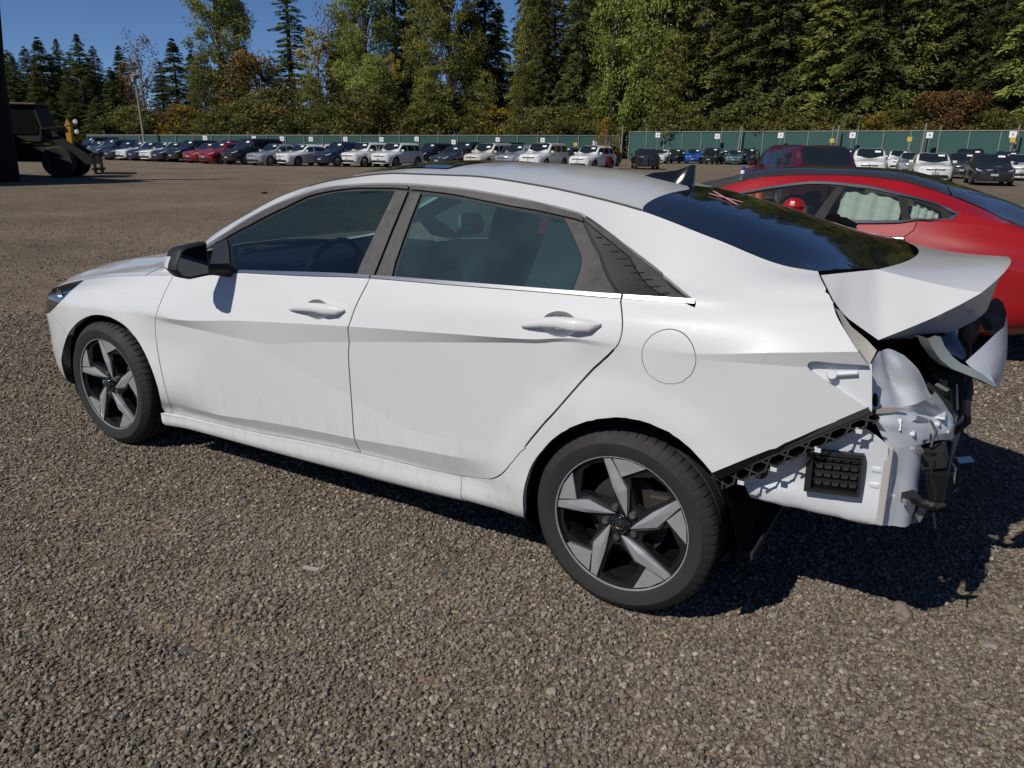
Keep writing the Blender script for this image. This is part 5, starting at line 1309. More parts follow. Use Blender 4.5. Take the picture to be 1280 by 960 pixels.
join_halves('windscreen', T1, [(1.68, 6.0), (1.38, 7.0), (2.72, 7.0), (2.66, 6.0)]+[(x, 6.0) for x in np.linspace(2.6, 1.72, 16)], GLASS_FRONT, tesla, gap=0, flange=0)
join_halves('roof_glass', T1, [(2.66, 6.0), (2.72, 7.0), (4.05, 7.0), (4.12, 6.5), (4.20, 6.0)]+[(x, 6.0) for x in np.linspace(4.1, 2.7, 30)], TRF, tesla, gap=0, flange=0, off=0.002)
join_halves('hatch_glass', T1, [(4.21, 6.0), (4.13, 6.5), (4.06, 7.0), (4.86, 7.0), (4.84, 6.5), (4.80, 6.05)]+[(x, 6.02) for x in np.linspace(4.76, 4.25, 14)], TRF, tesla, gap=0.002, flange=0, off=0.001)
join_halves('hatch_lid', T1, [(4.80, 6.0), (4.84, 6.5), (4.87, 7.0), (TX1-0.005, 7.0), (TX1-0.005, 3.05), (5.10, 3.3), (5.06, 4.4), (5.03, 5.0), (5.0, 6.0)], RED, tesla, gap=0.002, flange=0)
for o in panel('tail_lamp', T1, [(5.02, 4.0), (5.03, 3.55), (5.06, 3.2), (5.12, 3.05), (5.13, 3.4), (5.08, 4.1)], simple('dark_lamp_lens', (0,0,0)), tesla, mirror=True, gap=0.002, flange=0.01): pass
panel('lamp_trim', T1, [(5.00, 4.05), (5.012, 3.5), (5.05, 3.12), (5.04, 3.12), (5.0, 3.5), (4.99, 4.05)], CHROME, tesla, mirror=True, gap=0, flange=0.004, off=0.006)
hc = T1.P(*T1.see(1112, 298))[0]
for sg in (1, -1):
    for dx in (0.0, -1.12):
        y_ = hc[1]-0.012 if sg == 1 else 2*CYT-hc[1]+0.012
        m = MB(); m.box((hc[0]+dx-0.10, y_-0.014, hc[2]-0.013), (hc[0]+dx+0.10, y_+0.014, hc[2]+0.014)); m.build('door_handle', CHROME, tesla, bevel=0.008)
# curtain airbag hanging inside the rear windows
def bag(x0, x1, name):
    m = MB(); nx, nz = 26, 12
    for i in range(nx):
        for j in range(nz):
            x = x0+(x1-x0)*i/(nx-1); t = 4.05+0.78*j/(nz-1)
            q = T1.P([x], [t])[0]
            bul = 0.05+0.018*math.sin(i*0.9)+0.012*math.sin(j*1.7+i*0.4)
            m.v.append((x, q[1]+0.03+bul, q[2]))
    for i in range(nx-1):
        for j in range(nz-1): m.f.append((i*nz+j, (i+1)*nz+j, (i+1)*nz+j+1, i*nz+j+1))
    m.build(name, simple('airbag_cloth', (0.66, 0.66, 0.58), rough=0.9), tesla, smooth=True, sharp=None)
bag(3.47, 3.90, 'curtain_airbag'); bag(3.97, 4.15, 'curtain_airbag')
ub = MB(); ub.box((0.7, CYT-0.8, 0.16), (4.6, CYT+0.8, 0.22)); ub.box((0.4, CYT-0.55, 0.2), (1.6, CYT+0.55, 0.6)); ub.box((3.6, CYT-0.55, 0.2), (4.9, CYT+0.55, 0.7)); ub.build('underbody', DARKIN, tesla)
for y in (CYT-0.38, CYT+0.38):
    m = MB(); m.prism([(2.75, y-0.24, 0.40), (2.90, y-0.24, 0.40), (3.12, y-0.2, 1.10), (3.02, y-0.2, 1.12)], (0, 0.44, 0)); m.build('front_seat', CLOTH, tesla, bevel=0.05, smooth=True)
m = MB(); m.prism([(3.65, CYT-0.65, 0.4), (3.85, CYT-0.65, 0.4), (4.02, CYT-0.6, 0.98), (3.90, CYT-0.6, 1.0)], (0, 1.25, 0)); m.build('rear_seat', CLOTH, tesla, bevel=0.05, smooth=True)
for sg in (1, -1):
    m = MB(); xs = np.linspace(1.6, 4.3, 20); ts = (1.0, 2, 3, 3.9)
    for x in xs:
        q = T1.P([x]*4, ts)-T1.N([x]*4, ts)*0.04; m.v += [(a, b_ if sg == 1 else 2*CYT-b_, c_) for a, b_, c_ in q]
    for i in range(19):
        for j in range(3): m.f.append((i*4+j, (i+1)*4+j, (i+1)*4+j+1, i*4+j+1))
    m.build('door_card', simple('door_card_grey', (0,0,0)), tesla, smooth=True)
for x in (1.12, 4.08):
    for sg in (1, -1):
        w = empty('wheel', (x, CYT-sg*0.83, 0.335)); w.parent = tesla
        if sg < 0: w.rotation_euler = (0, 0, math.pi)
        make_tyre(0.335, 0.12, 0.245).build('tyre', TYRE, w, smooth=True, sharp=35)
        m = MB().lathe([(0.0, -0.085), (0.06, -0.09), (0.20, -0.075), (0.24, -0.095), (0.248, -0.09)], 40); m.build('rim', RIMD, w, smooth=True, sharp=50)
# red machine with a black handle between the two cars, only its top in view
eq = empty('red_engine_machine', (2.62, 1.75, 0)); tag(eq, 'glossy red rounded machine with black handle bars between the two nearest cars', 'machine')
e0 = at_y(992, 262, 1.75)
ex = Vector(e0)-Vector(eq.location)
m = MB().lathe([(0.0, 0.066), (0.026, 0.064), (0.050, 0.050), (0.060, 0.030), (0.066, 0.022), (0.062, 0.004), (0.066, -0.004), (0.062, -0.05), (0.06, -0.10)], 14, axis='z', center=ex); m.build('engine_cover', simple('gloss_red_plastic', (0.30, 0.006, 0.006), rough=0.35, coat=0.4), eq, smooth=True, sharp=18)
m = MB().lathe([(0.0, 0.04), (0.045, 0.035), (0.06, 0.0), (0.06, -0.08)], 16, axis='z', center=ex+Vector((0.055, 0.03, -0.012))); m.build('air_filter', BLACKP, eq, smooth=True, sharp=60)
h0, h1 = [Vector(at_y(*p, 1.75))-Vector(eq.location) for p in ((1041, 276), (1069, 285))]
m = MB().tube([h0, (h0+h1)/2+Vector((0, 0, 0.012)), h1], [0.026, 0.028, 0.026], 8); m.build('handle_grip', DARKIN, eq, smooth=True)
m = MB().lathe([(0.0, -0.035), (0.042, -0.035), (0.042, 0.035), (0.0, 0.035)], 14, center=h0); m.build('handle_end', DARKIN, eq, smooth=True, sharp=40)
m = MB().tube([h1, h1+Vector((0.01, 0, -0.35)), Vector((0.75, 0, 0.15))], 0.014, 6); m.tube([h0+Vector((0, 0, -0.02)), h0+Vector((-0.05, 0, -0.5)), Vector((0.3, 0, 0.15))], 0.014, 6); m.build('handle_tube', simple('gloss_red_plastic', (0,0,0)), eq)
m = MB().box((ex.x-0.2, -0.2, 0.05), (ex.x+0.25, 0.2, ex.z-0.06)); m.build('engine_block', BLACKP, eq, bevel=0.03)
# ------------------------------------------------------------------ cars standing about the yard
CGLASS = simple('dark_car_glass', (0.012, 0.016, 0.019), rough=0.04, coat=1.0)
CLAMP = simple('clear_lamp', (0.55, 0.57, 0.60), rough=0.10, coat=1.0)
CTAIL = simple('red_lamp', (0.22, 0.008, 0.01), rough=0.15, coat=1.0)
STICK = simple('white_paper', (0.80, 0.80, 0.78), rough=0.8)
PAINTS = {}
def paint(name, col, metal=0.3):
    if name not in PAINTS: PAINTS[name] = simple('paint_'+name, col, rough=0.32, metal=metal, coat=1.0, coat_rough=0.03)
    return PAINTS[name]
def car_proto(L=4.7, Wd=1.82, H=1.46, hood=0.95, belt=0.95, xw=1.35, xr0=2.15, xr1=3.35, xb=4.15, deck=1.02, dlo=(1.75, 2.55, 3.75), wb=(0.92, 3.62), rw=0.33, clear=0.20, mouth=0.5, pillars=(), rack=False, boxy=0.0):
    root = empty('parked_car')
    hw = Wd/2; gw = hw-0.20+0.06*boxy; e = 0.0015
    rows = []
    def R(ws, zs):  # ws, zs at fixed stations
        X = [0, 0.05, 0.28, wb[0], xw, xr0, (xr0+xr1)/2, xr1, xb, L-0.28, L-0.05, L]
        return [(x, w, z) for x, w, z in zip(X, ws, zs)]
    n0, n1 = 0.62, 0.88
    fw_ = lambda d: [0.004, (hw-d)*n0, (hw-d)*n1, hw-d, hw-d, hw-d, hw-d, hw-d, hw-d, (hw-d)*0.93, (hw-d)*0.78, 0.004]
    rows.append(R(fw_(0.10), [clear]*12))
    rows.append(R(fw_(0.03), [clear+0.08]*12))
    rows.append(R(fw_(0.0), [0.46]*3+[0.48, 0.50, 0.52, 0.54, 0.55, 0.56, 0.55, 0.55, 0.55]))
    rows.append(R(fw_(0.02), [hood*0.70, hood*0.71, hood*0.76, hood*0.85, belt*0.87, belt*0.90, belt*0.92, belt*0.94, belt*0.95, deck*0.90, deck*0.86, deck*0.86]))
    rows.append(R([0.004, hw*0.60, hw*0.80, hw*0.86, hw*0.90, hw-0.06, hw-0.05, hw-0.06, hw*0.90, hw*0.83, hw*0.70, 0.004], [hood*0.74, hood*0.76, hood*0.84, hood*0.94, belt*0.955, belt, belt*1.02, belt*1.04, max(deck*0.97, belt*0.97), deck*0.96, deck*0.93, deck*0.92]))
    zt = H-0.10
    rows.append(R([0.003, hw*0.5, hw*0.66, hw*0.70, hw*0.88, gw+0.03, gw+0.02, gw+0.03, hw*0.84, hw*0.76, hw*0.64, 0.003], [hood*0.76, hood*0.79, hood*0.88, hood*0.97, belt*1.0, zt-0.03, zt, zt-0.05, max(deck*0.99, belt*1.02), deck*0.98, deck*0.95, deck*0.94]))
    rows.append(R([0.002, hw*0.4, hw*0.5, hw*0.52, hw*0.76, gw-0.08, gw-0.10, gw-0.08, hw*0.72, hw*0.66, hw*0.55, 0.002], [hood*0.77, hood*0.81, hood*0.90, hood*0.985, hood*1.03, H-0.035, H-0.015, H-0.05, deck*1.01, deck*1.0, deck*0.97, deck*0.95]))
    rows.append(R([0]*12, [hood*0.77, hood*0.81, hood*0.91, hood, hood*1.05, H-0.01, H, H-0.03, deck*1.02, deck*1.0, deck*0.97, deck*0.95]))
    S = Surf(rows, crease=(4, 5), x0=0.0, x1=L, flare=tuple((x, rw, rw+0.05, rw+0.16, 0.015) for x in wb))
    wh = [(xw+0.22, 6.0), (xw+0.05, 6.6), (xw, 7.0)]; wt = [(xr0-0.03, 7.0), (xr0-0.05, 6.5), (xr0-0.09, 6.0)]
    rt = [(xr1+0.10, 6.0), (xr1+0.06, 6.5), (xr1+0.04, 7.0)]; rb = [(xb-0.03, 7.0), (xb-0.05, 6.5), (xb-0.12, 6.0)]
    A = [arc(x, rw, rw+0.045, S) for x in wb]
    out = [(e, 0.0), (A[0][-1][0], 0.0)]+A[0][::-1]+[(A[0][0][0], 0.0), (A[1][-1][0], 0.0)]+A[1][::-1]+[(A[1][0][0], 0.0), (L-e, 0.0), (L-e, 7.0)]+[(xb, 7.0)]+rb[::-1]*0
    out += [(xb-0.03, 7.0), (xb-0.05, 6.5), (xb-0.12, 6.0)]+[(x, 6.0) for x in np.linspace(xb-0.2, xr1+0.16, 8)]+rt+wt+[(x, 6.0) for x in np.linspace(xr0-0.15, xw+0.28, 8)]+wh+[(e, 7.0)]
    xs = [dlo[0]]+[p for p in dlo[1:-1]]+[dlo[-1]]
    sw = []
    for i in range(len(xs)-1):
        a = xs[i]+(0.0 if i == 0 else 0.045); b_ = xs[i+1]-(0.0 if i == len(xs)-2 else 0.045)
        lo = [(x, 4.10) for x in np.linspace(a, b_, 8)]; hi = [(x, 4.90) for x in np.linspace(b_-(0.05 if i == len(xs)-2 else 0), a+(0.05 if i == 0 else 0), 8)]
        sw.append(lo+hi)
    join_halves('body', S, out, None, root, holes=sw, gap=0.0, flange=0.01, h=0.07)
    for w in sw: panel('side_window', S, w, CGLASS, root, gap=0.0, flange=0.0, h=0.07, mirror=True, off=-0.008)
    join_halves('windscreen', S, wh+wt+[(x, 6.0) for x in np.linspace(xr0-0.15, xw+0.28, 8)], CGLASS, root, gap=0.0, flange=0.0, h=0.07, off=-0.004)
    join_halves('rear_window', S, rt+[(xb-0.03, 7.0), (xb-0.05, 6.5), (xb-0.12, 6.0)]+[(x, 6.0) for x in np.linspace(xb-0.2, xr1+0.16, 8)], CGLASS, root, gap=0.0, flange=0.0, h=0.07, off=-0.004)
    kw = dict(gap=0.0, flange=0.01, h=0.05, off=0.006)
    panel('headlamp', S, [(0.045, 3.0), (0.20, 3.05), (0.42, 3.55), (0.40, 3.85), (0.16, 3.7), (0.05, 3.55)], CLAMP, root, mirror=True, **kw)
    panel('tail_lamp', S, [(L-0.05, 3.0), (L-0.05, 3.8), (L-0.30, 3.9), (L-0.34, 3.4), (L-0.20, 3.0)], CTAIL, root, mirror=True, **kw)
    join_halves('grille', S, [(0.0015, 2.9), (0.03, 2.9), (0.035, 3.6), (0.0015, 3.6)], BLACKP, root, **kw)
    join_halves('lower_grille', S, [(0.0015, 0.9), (0.05+0.1*mouth, 0.9), (0.045, 1.2+1.2*mouth), (0.0015, 1.2+1.2*mouth)], BLACKP, root, **kw)
    MB().box((-0.015, -0.16, 0.46), (0.012, 0.16, 0.56)).build('number_plate', simple('grey_plate', (0.35, 0.36, 0.38), rough=0.5), root)
    q = S.P([xr0-0.30], [6.45])[0]; nn = S.N([xr0-0.30], [6.45])[0]
    a_ = Vector((S.P([xr0-0.12], [6.5])[0]-S.P([xr0-0.42], [6.5])[0])).normalized()
    m = MB(); c_ = Vector(q)+Vector(nn)*0.008; 
    m.add([c_+Vector((0, -0.15, 0))-a_*0.07, c_+Vector((0, 0.15, 0))-a_*0.07, c_+Vector((0, 0.15, 0))+a_*0.07, c_+Vector((0, -0.15, 0))+a_*0.07], [(0, 1, 2, 3)]); m.build('lot_sticker', STICK, root)
    for sg in (1, -1):
        m = MB(); mx_ = dlo[0]-0.02; m.box((mx_-0.08, sg*(hw+0.10)-0.10, belt+0.02), (mx_+0.05, sg*(hw+0.10)+0.10, belt+0.16)); m.build('door_mirror', None, root, bevel=0.035)
        for x in wb:
            w = empty('wheel', (x, -sg*(hw-0.11), rw)); w.parent = root
            if sg < 0: w.rotation_euler = (0, 0, math.pi)
            MB().lathe([(rw*0.66, -0.085), (rw*0.72, -0.10), (rw*0.93, -0.10), (rw, -0.075), (rw, 0.09), (rw*0.7, 0.1)], 28).build('tyre', TYRE, w, smooth=True, sharp=40)
            MB().lathe([(0.0, -0.070), (rw*0.25, -0.075), (rw*0.58, -0.06), (rw*0.66, -0.09), (rw*0.68, -0.088)], 20).build('rim', simple('far_rim', (0.18, 0.18, 0.19), rough=0.4, metal=0.6), w, smooth=True, sharp=40)
    m = MB(); m.box((0.25, -hw+0.22, clear), (L-0.25, hw-0.22, clear+0.35)); m.build('underbody', DARKIN, root)
    m = MB(); m.box((xw+0.35, -hw+0.16, 0.45), (xb-0.35, hw-0.16, belt-0.02)); m.build('cabin', DARKIN, root)
    if rack:
        for sg in (1, -1): MB().bar((xr0+0.05, sg*(gw-0.06), H+0.03), (xr1-0.02, sg*(gw-0.06), H+0.03), 0.03).build('roof_rail', BLACKP, root)
    return root
PROTO = {
 'sedan': car_proto(),
 'compact': car_proto(L=4.45, Wd=1.78, H=1.45, hood=0.96, xw=1.25, xr0=2.0, xr1=3.2, xb=4.0, deck=1.04, dlo=(1.65, 2.45, 3.6), wb=(0.88, 3.52)),
 'crossover': car_proto(L=4.6, Wd=1.86, H=1.66, hood=1.08, belt=1.06, xw=1.25, xr0=1.95, xr1=3.95, xb=4.42, deck=1.12, dlo=(1.65, 2.45, 3.35, 4.0), wb=(0.90, 3.58), rw=0.36, clear=0.25, mouth=0.7),
 'big': car_proto(L=4.95, Wd=1.96, H=1.80, hood=1.16, belt=1.12, xw=1.35, xr0=2.0, xr1=4.45, xb=4.82, deck=1.16, dlo=(1.75, 2.55, 3.5, 4.5), wb=(0.95, 3.85), rw=0.39, clear=0.28, mouth=0.7, rack=True, boxy=1.0),
 'wagon': car_proto(L=4.6, Wd=1.80, H=1.74, hood=1.10, belt=1.08, xw=1.35, xr0=1.95, xr1=4.2, xb=4.5, deck=1.12, dlo=(1.7, 2.35, 3.15, 3.95), wb=(0.92, 3.55), rw=0.36, clear=0.28, rack=True, boxy=1.5),
 'hatch': car_proto(L=4.2, Wd=1.78, H=1.52, hood=1.0, belt=1.0, xw=1.15, xr0=1.85, xr1=3.5, xb=3.98, deck=1.1, dlo=(1.5, 2.3, 3.5), wb=(0.85, 3.4), rw=0.33),
}
USED = set()
COLS = dict(white=((0.72, 0.72, 0.70), 0.0), silver=((0.42, 0.43, 0.45), 0.5), black=((0.008, 0.008, 0.010), 0.2), darkblue=((0.012, 0.022, 0.055), 0.3), red=((0.30, 0.012, 0.018), 0.2), grey=((0.09, 0.095, 0.10), 0.4),
            maroon=((0.085, 0.010, 0.020), 0.3), blue=((0.015, 0.09, 0.42), 0.2), teal=((0.10, 0.20, 0.22), 0.3), slate=((0.05, 0.065, 0.09), 0.4), cream=((0.60, 0.57, 0.50), 0.0), charcoal=((0.020, 0.023, 0.028), 0.3))
def place_car(kind, col, px, depth, label, rz=90, group=None, pos=None, s=1.0, name='parked_car', cat='car'):
    pr = PROTO[kind]
    root = pr if kind not in USED else copy_tree(pr)
    USED.add(kind)
    p = at_depth(px, depth) if pos is None else np.array(pos)
    root.name = name
    m = paint(col, *COLS[col])
    for ch in root.children:
        if ch.name.startswith(('body', 'door_mirror')):
            if len(ch.material_slots) == 0: ch.data.materials.append(m)
            ch.material_slots[0].link = 'OBJECT'; ch.material_slots[0].material = m
    L = 4.6*s
    a = math.radians(rz)
    # px, depth give the middle of the nose; local nose at x=0, body along +x
    root.location = (p[0], p[1], 0); root.rotation_euler = (0, 0, a); root.scale = (s, s, s)
    tag(root, label, cat, group)
    return root
G1 = 'cars parked nose out along the long row'
def dl(px): return 55+max(0, (300-px))*0.06
row = [(722, 'crossover', 'white', 'white crossover, last of the row before the bare pole in a red tub'), (660, 'big', 'white', 'large white SUV with roof rails, behind the middle of the sedan roof'), (628, 'crossover', 'silver', 'silver crossover half hidden behind the large white SUV with roof rails'),
       (588, 'wagon', 'cream', 'boxy cream wagon with three dark side windows, behind the sedan roof'), (545, 'sedan', 'slate', 'low slate grey sedan between the boxy cream wagon and the white crossovers'), (472, 'crossover', 'white', 'white crossover with dark grille, its nose just clear of the sedan roof'),
       (432, 'crossover', 'white', 'white SUV with black lower bumper beside the dark blue SUV'), (398, 'crossover', 'darkblue', 'dark blue SUV between a white SUV and the white sedan of the row'), (348, 'sedan', 'white', 'white sedan of the far row with long pale flank'),
       (313, 'sedan', 'silver', 'silver sedan next to the big black SUV in the far row'), (281, 'big', 'black', 'big black SUV standing tall between the silver sedan and the red cars'), (252, 'hatch', 'red', 'bright red hatchback beside the big black SUV'),
       (233, 'sedan', 'red', 'dark red sedan, the red car farther from the big black SUV'), (211, 'crossover', 'black', 'black crossover next to the dark red sedan'), (192, 'compact', 'charcoal', 'charcoal compact with crumpled nose, left of the black crossover'),
       (177, 'sedan', 'white', 'white sedan wedged between two dark cars at the left of the row'), (161, 'compact', 'darkblue', 'dark blue compact left of the wedged white sedan'), (146, 'sedan', 'white', 'white sedan whose nose sticks out beside the loader forks'),
       (131, 'sedan', 'darkblue', 'navy sedan just behind the loader forks'), (113, 'crossover', 'slate', 'slate SUV mostly hidden behind the loader forks'), (95, 'sedan', 'silver', 'silver sedan glimpsed behind the loader, leftmost of the row')]
for px, k, c, lb in row: place_car(k, c, px, dl(px)+random.uniform(-0.5, 0.5), lb, rz=90+random.uniform(-3, 3), group=G1, s=0.97)
G2 = 'cars in the second row by the fence'
back = [(90, 'big', 'black', 'black SUV roof behind the loader'), (205, 'sedan', 'black', 'black car roof behind the red cars'), (262, 'crossover', 'darkblue', 'navy roof peeping over the bright red hatchback'), (335, 'sedan', 'grey', 'grey roof peeping between the silver and white sedans'),
        (378, 'sedan', 'white', 'white roof in the second row behind the dark blue SUV'), (425, 'crossover', 'black', 'black SUV roof behind the two white crossovers'), (452, 'sedan', 'silver', 'silver roof in the second row above the white crossover'), (520, 'crossover', 'black', 'black SUV in the second row behind the slate sedan'),
        (566, 'big', 'charcoal', 'charcoal SUV in the second row left of the cream wagon'), (612, 'big', 'black', 'black SUV in the second row right of the cream wagon'), (692, 'sedan', 'slate', 'slate car in the second row between the white SUVs'), (738, 'crossover', 'black', 'black SUV in the second row beside the red tub')]
for px, k, c, lb in back: place_car(k, c, px, dl(px)+13+random.uniform(-1, 1), lb, rz=90+random.uniform(-4, 4), group=G2)
place_car('sedan', 'charcoal', 792, 60, 'dark grey sedan seen from behind beside the red tub', rz=-62, pos=tuple(at_depth(803, 64)))
G3 = 'cars parked in the far middle of the yard'
mid = [(803, 'compact', 'black', 'black compact at the left end of the far middle cars'), (822, 'sedan', 'white', 'white car mostly hidden behind a black sedan, far middle of the yard'), (838, 'sedan', 'black', 'black sedan left of the bright blue car'), (866, 'hatch', 'blue', 'bright blue hatchback far behind the roof aerial'),
       (886, 'crossover', 'black', 'black crossover right of the bright blue hatchback'), (899, 'sedan', 'charcoal', 'charcoal sedan behind the teal car'), (917, 'sedan', 'teal', 'pale teal sedan left of the maroon SUV'), (932, 'crossover', 'black', 'black crossover glimpsed over the maroon SUV hood')]
for px, k, c, lb in mid: place_car(k, c, px, 86+random.uniform(-2, 2), lb, rz=100+random.uniform(-6, 6), group=G3)
# nearer ones on the right
suv = place_car('crossover', 'maroon', 0, 0, 'maroon SUV seen from behind over the red liftback roof', rz=0, pos=(0, 0, 0))
suv.rotation_euler = (0, 0, math.radians(-55)); p_ = at_depth(930, 25.0); suv.location = (p_[0]+0.6, p_[1]+0.3, 0); suv.scale = (0.98, 1.0, 0.96)
G4 = 'cars facing the camera on the right'
place_car('crossover', 'white', 1089, 44, 'white crossover with black grille facing the camera, above the red liftback roof', rz=99, group=G4)
place_car('sedan', 'white', 1173, 40, 'white sedan with wide black mouth facing the camera', rz=100, group=G4)
place_car('sedan', 'charcoal', 1248, 38, 'near black sedan facing the camera at the right edge', rz=97, group=G4)
place_car('crossover', 'charcoal', 1052, 58, 'dark SUV between the maroon SUV and the white crossover', rz=95, group=G4)
place_car('sedan', 'silver', 1142, 54, 'silver sedan half hidden behind the white crossover', rz=96, group=G4)
place_car('sedan', 'grey', 1206, 48, 'grey sedan behind the wide-mouthed white sedan', rz=95, group=G4)
place_car('big', 'black', 1215, 60, 'tall black van-like SUV behind the grey sedan', rz=95, group=G4)
place_car('sedan', 'white', 1168, 62, 'white roof far behind the wide-mouthed white sedan', rz=95, group=G4)
place_car('crossover', 'blue', 1262, 58, 'bright blue SUV roof behind the near black sedan', rz=95, group=G4)
place_car('sedan', 'white', 1282, 46, 'white car cut by the right edge behind the near black sedan', rz=95, group=G4)
place_car('crossover', 'white', 1125, 66, 'white van roof far behind the white crossover', rz=95, group=G4)
# ------------------------------------------------------------------ trees
def leaf_mat(name, cols, trans=0.32):
    m, t, p = mat_new(name); N = t.nodes.new; Lk = t.links.new
    at = N('ShaderNodeAttribute'); at.attribute_name = 'tone'
    oi = N('ShaderNodeObjectInfo')
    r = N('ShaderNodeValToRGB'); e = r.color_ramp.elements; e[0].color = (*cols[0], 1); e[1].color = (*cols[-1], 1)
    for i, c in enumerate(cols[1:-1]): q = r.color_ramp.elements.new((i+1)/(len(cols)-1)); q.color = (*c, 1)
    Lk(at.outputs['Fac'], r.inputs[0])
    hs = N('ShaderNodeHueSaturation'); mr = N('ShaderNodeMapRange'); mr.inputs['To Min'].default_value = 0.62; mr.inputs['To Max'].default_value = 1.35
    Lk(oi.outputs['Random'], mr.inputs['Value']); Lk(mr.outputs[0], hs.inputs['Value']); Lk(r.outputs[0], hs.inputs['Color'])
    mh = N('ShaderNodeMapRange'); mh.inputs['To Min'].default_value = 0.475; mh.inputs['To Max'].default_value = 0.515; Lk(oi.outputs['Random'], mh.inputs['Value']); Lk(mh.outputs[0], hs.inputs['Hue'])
    Lk(hs.outputs[0], p.inputs['Base Color']); p.inputs['Roughness'].default_value = 0.7; p.inputs['Specular IOR Level'].default_value = 0.2
    tr = N('ShaderNodeBsdfTranslucent'); Lk(hs.outputs[0], tr.inputs[0]); mx = N('ShaderNodeMixShader'); mx.inputs[0].default_value = trans
    Lk(p.outputs[0], mx.inputs[1]); Lk(tr.outputs[0], mx.inputs[2]); Lk(mx.outputs[0], t.nodes['Material Output'].inputs['Surface'])
    return m
BARK = simple('bark', (0.075, 0.060, 0.048), rough=0.95, bump=0.6, bscale=12, var=0.3, vscale=3)
PALEBARK = simple('pale_bark', (0.22, 0.20, 0.17), rough=0.95, var=0.3, vscale=3)
FIR = leaf_mat('fir_needles', [(0.026, 0.034, 0.011), (0.074, 0.094, 0.026), (0.140, 0.160, 0.044)])
FIRL = leaf_mat('pale_fir_needles', [(0.050, 0.062, 0.016), (0.155, 0.182, 0.044), (0.29, 0.30, 0.078)])
COTT = leaf_mat('cottonwood_leaves', [(0.080, 0.096, 0.022), (0.205, 0.225, 0.050), (0.36, 0.36, 0.090)])
YELL = leaf_mat('yellow_leaves', [(0.13, 0.10, 0.014), (0.30, 0.22, 0.03), (0.44, 0.34, 0.06)])
RUST = leaf_mat('rust_leaves', [(0.06, 0.040, 0.016), (0.15, 0.085, 0.030), (0.24, 0.15, 0.05)])
OLIV = leaf_mat('olive_shrub_leaves', [(0.046, 0.052, 0.015), (0.125, 0.128, 0.034), (0.25, 0.215, 0.058)])
def leafset(C, U, Wv, size, tone, cls=1.0):
    """quads (as two crossed-ish leaf faces) at centres C with axes U, Wv"""
    n = len(C); s = size[:, None]
    A = C-U*s*0.5-Wv*s*0.26*cls; B = C+U*s*0.5-Wv*s*0.10*cls; D = C+U*s*0.62+Wv*s*0.12*cls; E = C-U*s*0.4+Wv*s*0.28*cls
    V = np.stack([A, B, D, E], 1).reshape(-1, 3); F = np.arange(4*n).reshape(n, 4)
    return V, F, np.repeat(tone, 4)
def unit(v): return v/(np.linalg.norm(v, axis=-1, keepdims=True)+1e-9)
def crown_mesh(name, V, F, T, mat):
    me = fast_mesh(name, V, F, 4, mat, smooth=False); a = me.attributes.new('tone', 'FLOAT', 'POINT'); a.data.foreach_set('value', T.astype(np.float32)); return me
def conifer(h, rb, seed, mat, nb=150, per=70, sparse=0.0, droop=0.28, size=0.42, z0=0.10, name='fir_tree'):
    rg = np.random.default_rng(seed)
    root = empty(name)
    MB().tube([(0, 0, 0), (0.06*rg.normal(), 0.06*rg.normal(), h*0.5), (0, 0, h*0.985)], [h*0.013, h*0.008, 0.03], 8).build('trunk', BARK, root, smooth=True)
    Cs, Us, Ws, Ss, Ts = [], [], [], [], []
    zs = z0+(1-z0)*np.sort(rg.random(nb))**0.9
    lim = MB()
    for k, q in enumerate(zs):
        z = q*h; reach = rb*(1-q)**0.80*rg.uniform(0.62, 1.12)+0.22; az = k*2.4+rg.normal()*0.35
        if sparse and rg.random() < sparse: reach *= rg.uniform(0.3, 0.7)
        d = np.array([math.cos(az), math.sin(az), 0]); n = max(6, int(per*(0.25+reach/rb)))
        t = rg.random(n)**0.65; lat = rg.normal(0, 0.17*reach+0.12, n)*(1.15-t*0.75)
        side = np.array([-d[1], d[0], 0])
        dz = 0.10*reach*np.sin(t*2.0)-droop*reach*t**1.6
        c = d[None]*(t*reach)[:, None]+side[None]*lat[:, None]+np.array([0, 0, z])+np.stack([0*t, 0*t, dz-abs(lat)*0.25+rg.normal(0, 0.028*reach+0.04, n)], -1)
        u = unit(d[None]*0.8+side[None]*(np.sign(lat)*rg.uniform(0.2, 1.0, n))[:, None]+np.stack([0*t, 0*t, rg.normal(-0.25, 0.25, n)], -1))
        w = unit(np.cross(u, np.array([0, 0, 0.6])[None]+d[None]*0.75+rg.normal(0, 0.42, (n, 3))))
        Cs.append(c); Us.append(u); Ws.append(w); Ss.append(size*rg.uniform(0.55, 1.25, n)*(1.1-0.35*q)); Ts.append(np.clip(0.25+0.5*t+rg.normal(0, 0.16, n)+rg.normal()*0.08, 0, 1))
        if k % 3 == 0: lim.tube([(0, 0, z), tuple(d*reach*0.8+np.array([0, 0, z-droop*reach*0.5]))], [0.05, 0.015], 4)
    V, F, T = leafset(np.concatenate(Cs), np.concatenate(Us), np.concatenate(Ws), np.concatenate(Ss), np.concatenate(Ts), 0.75)
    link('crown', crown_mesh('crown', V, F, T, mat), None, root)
    lim.build('limbs', BARK, root, fix=False)['kind'] = 'stuff'
    return root
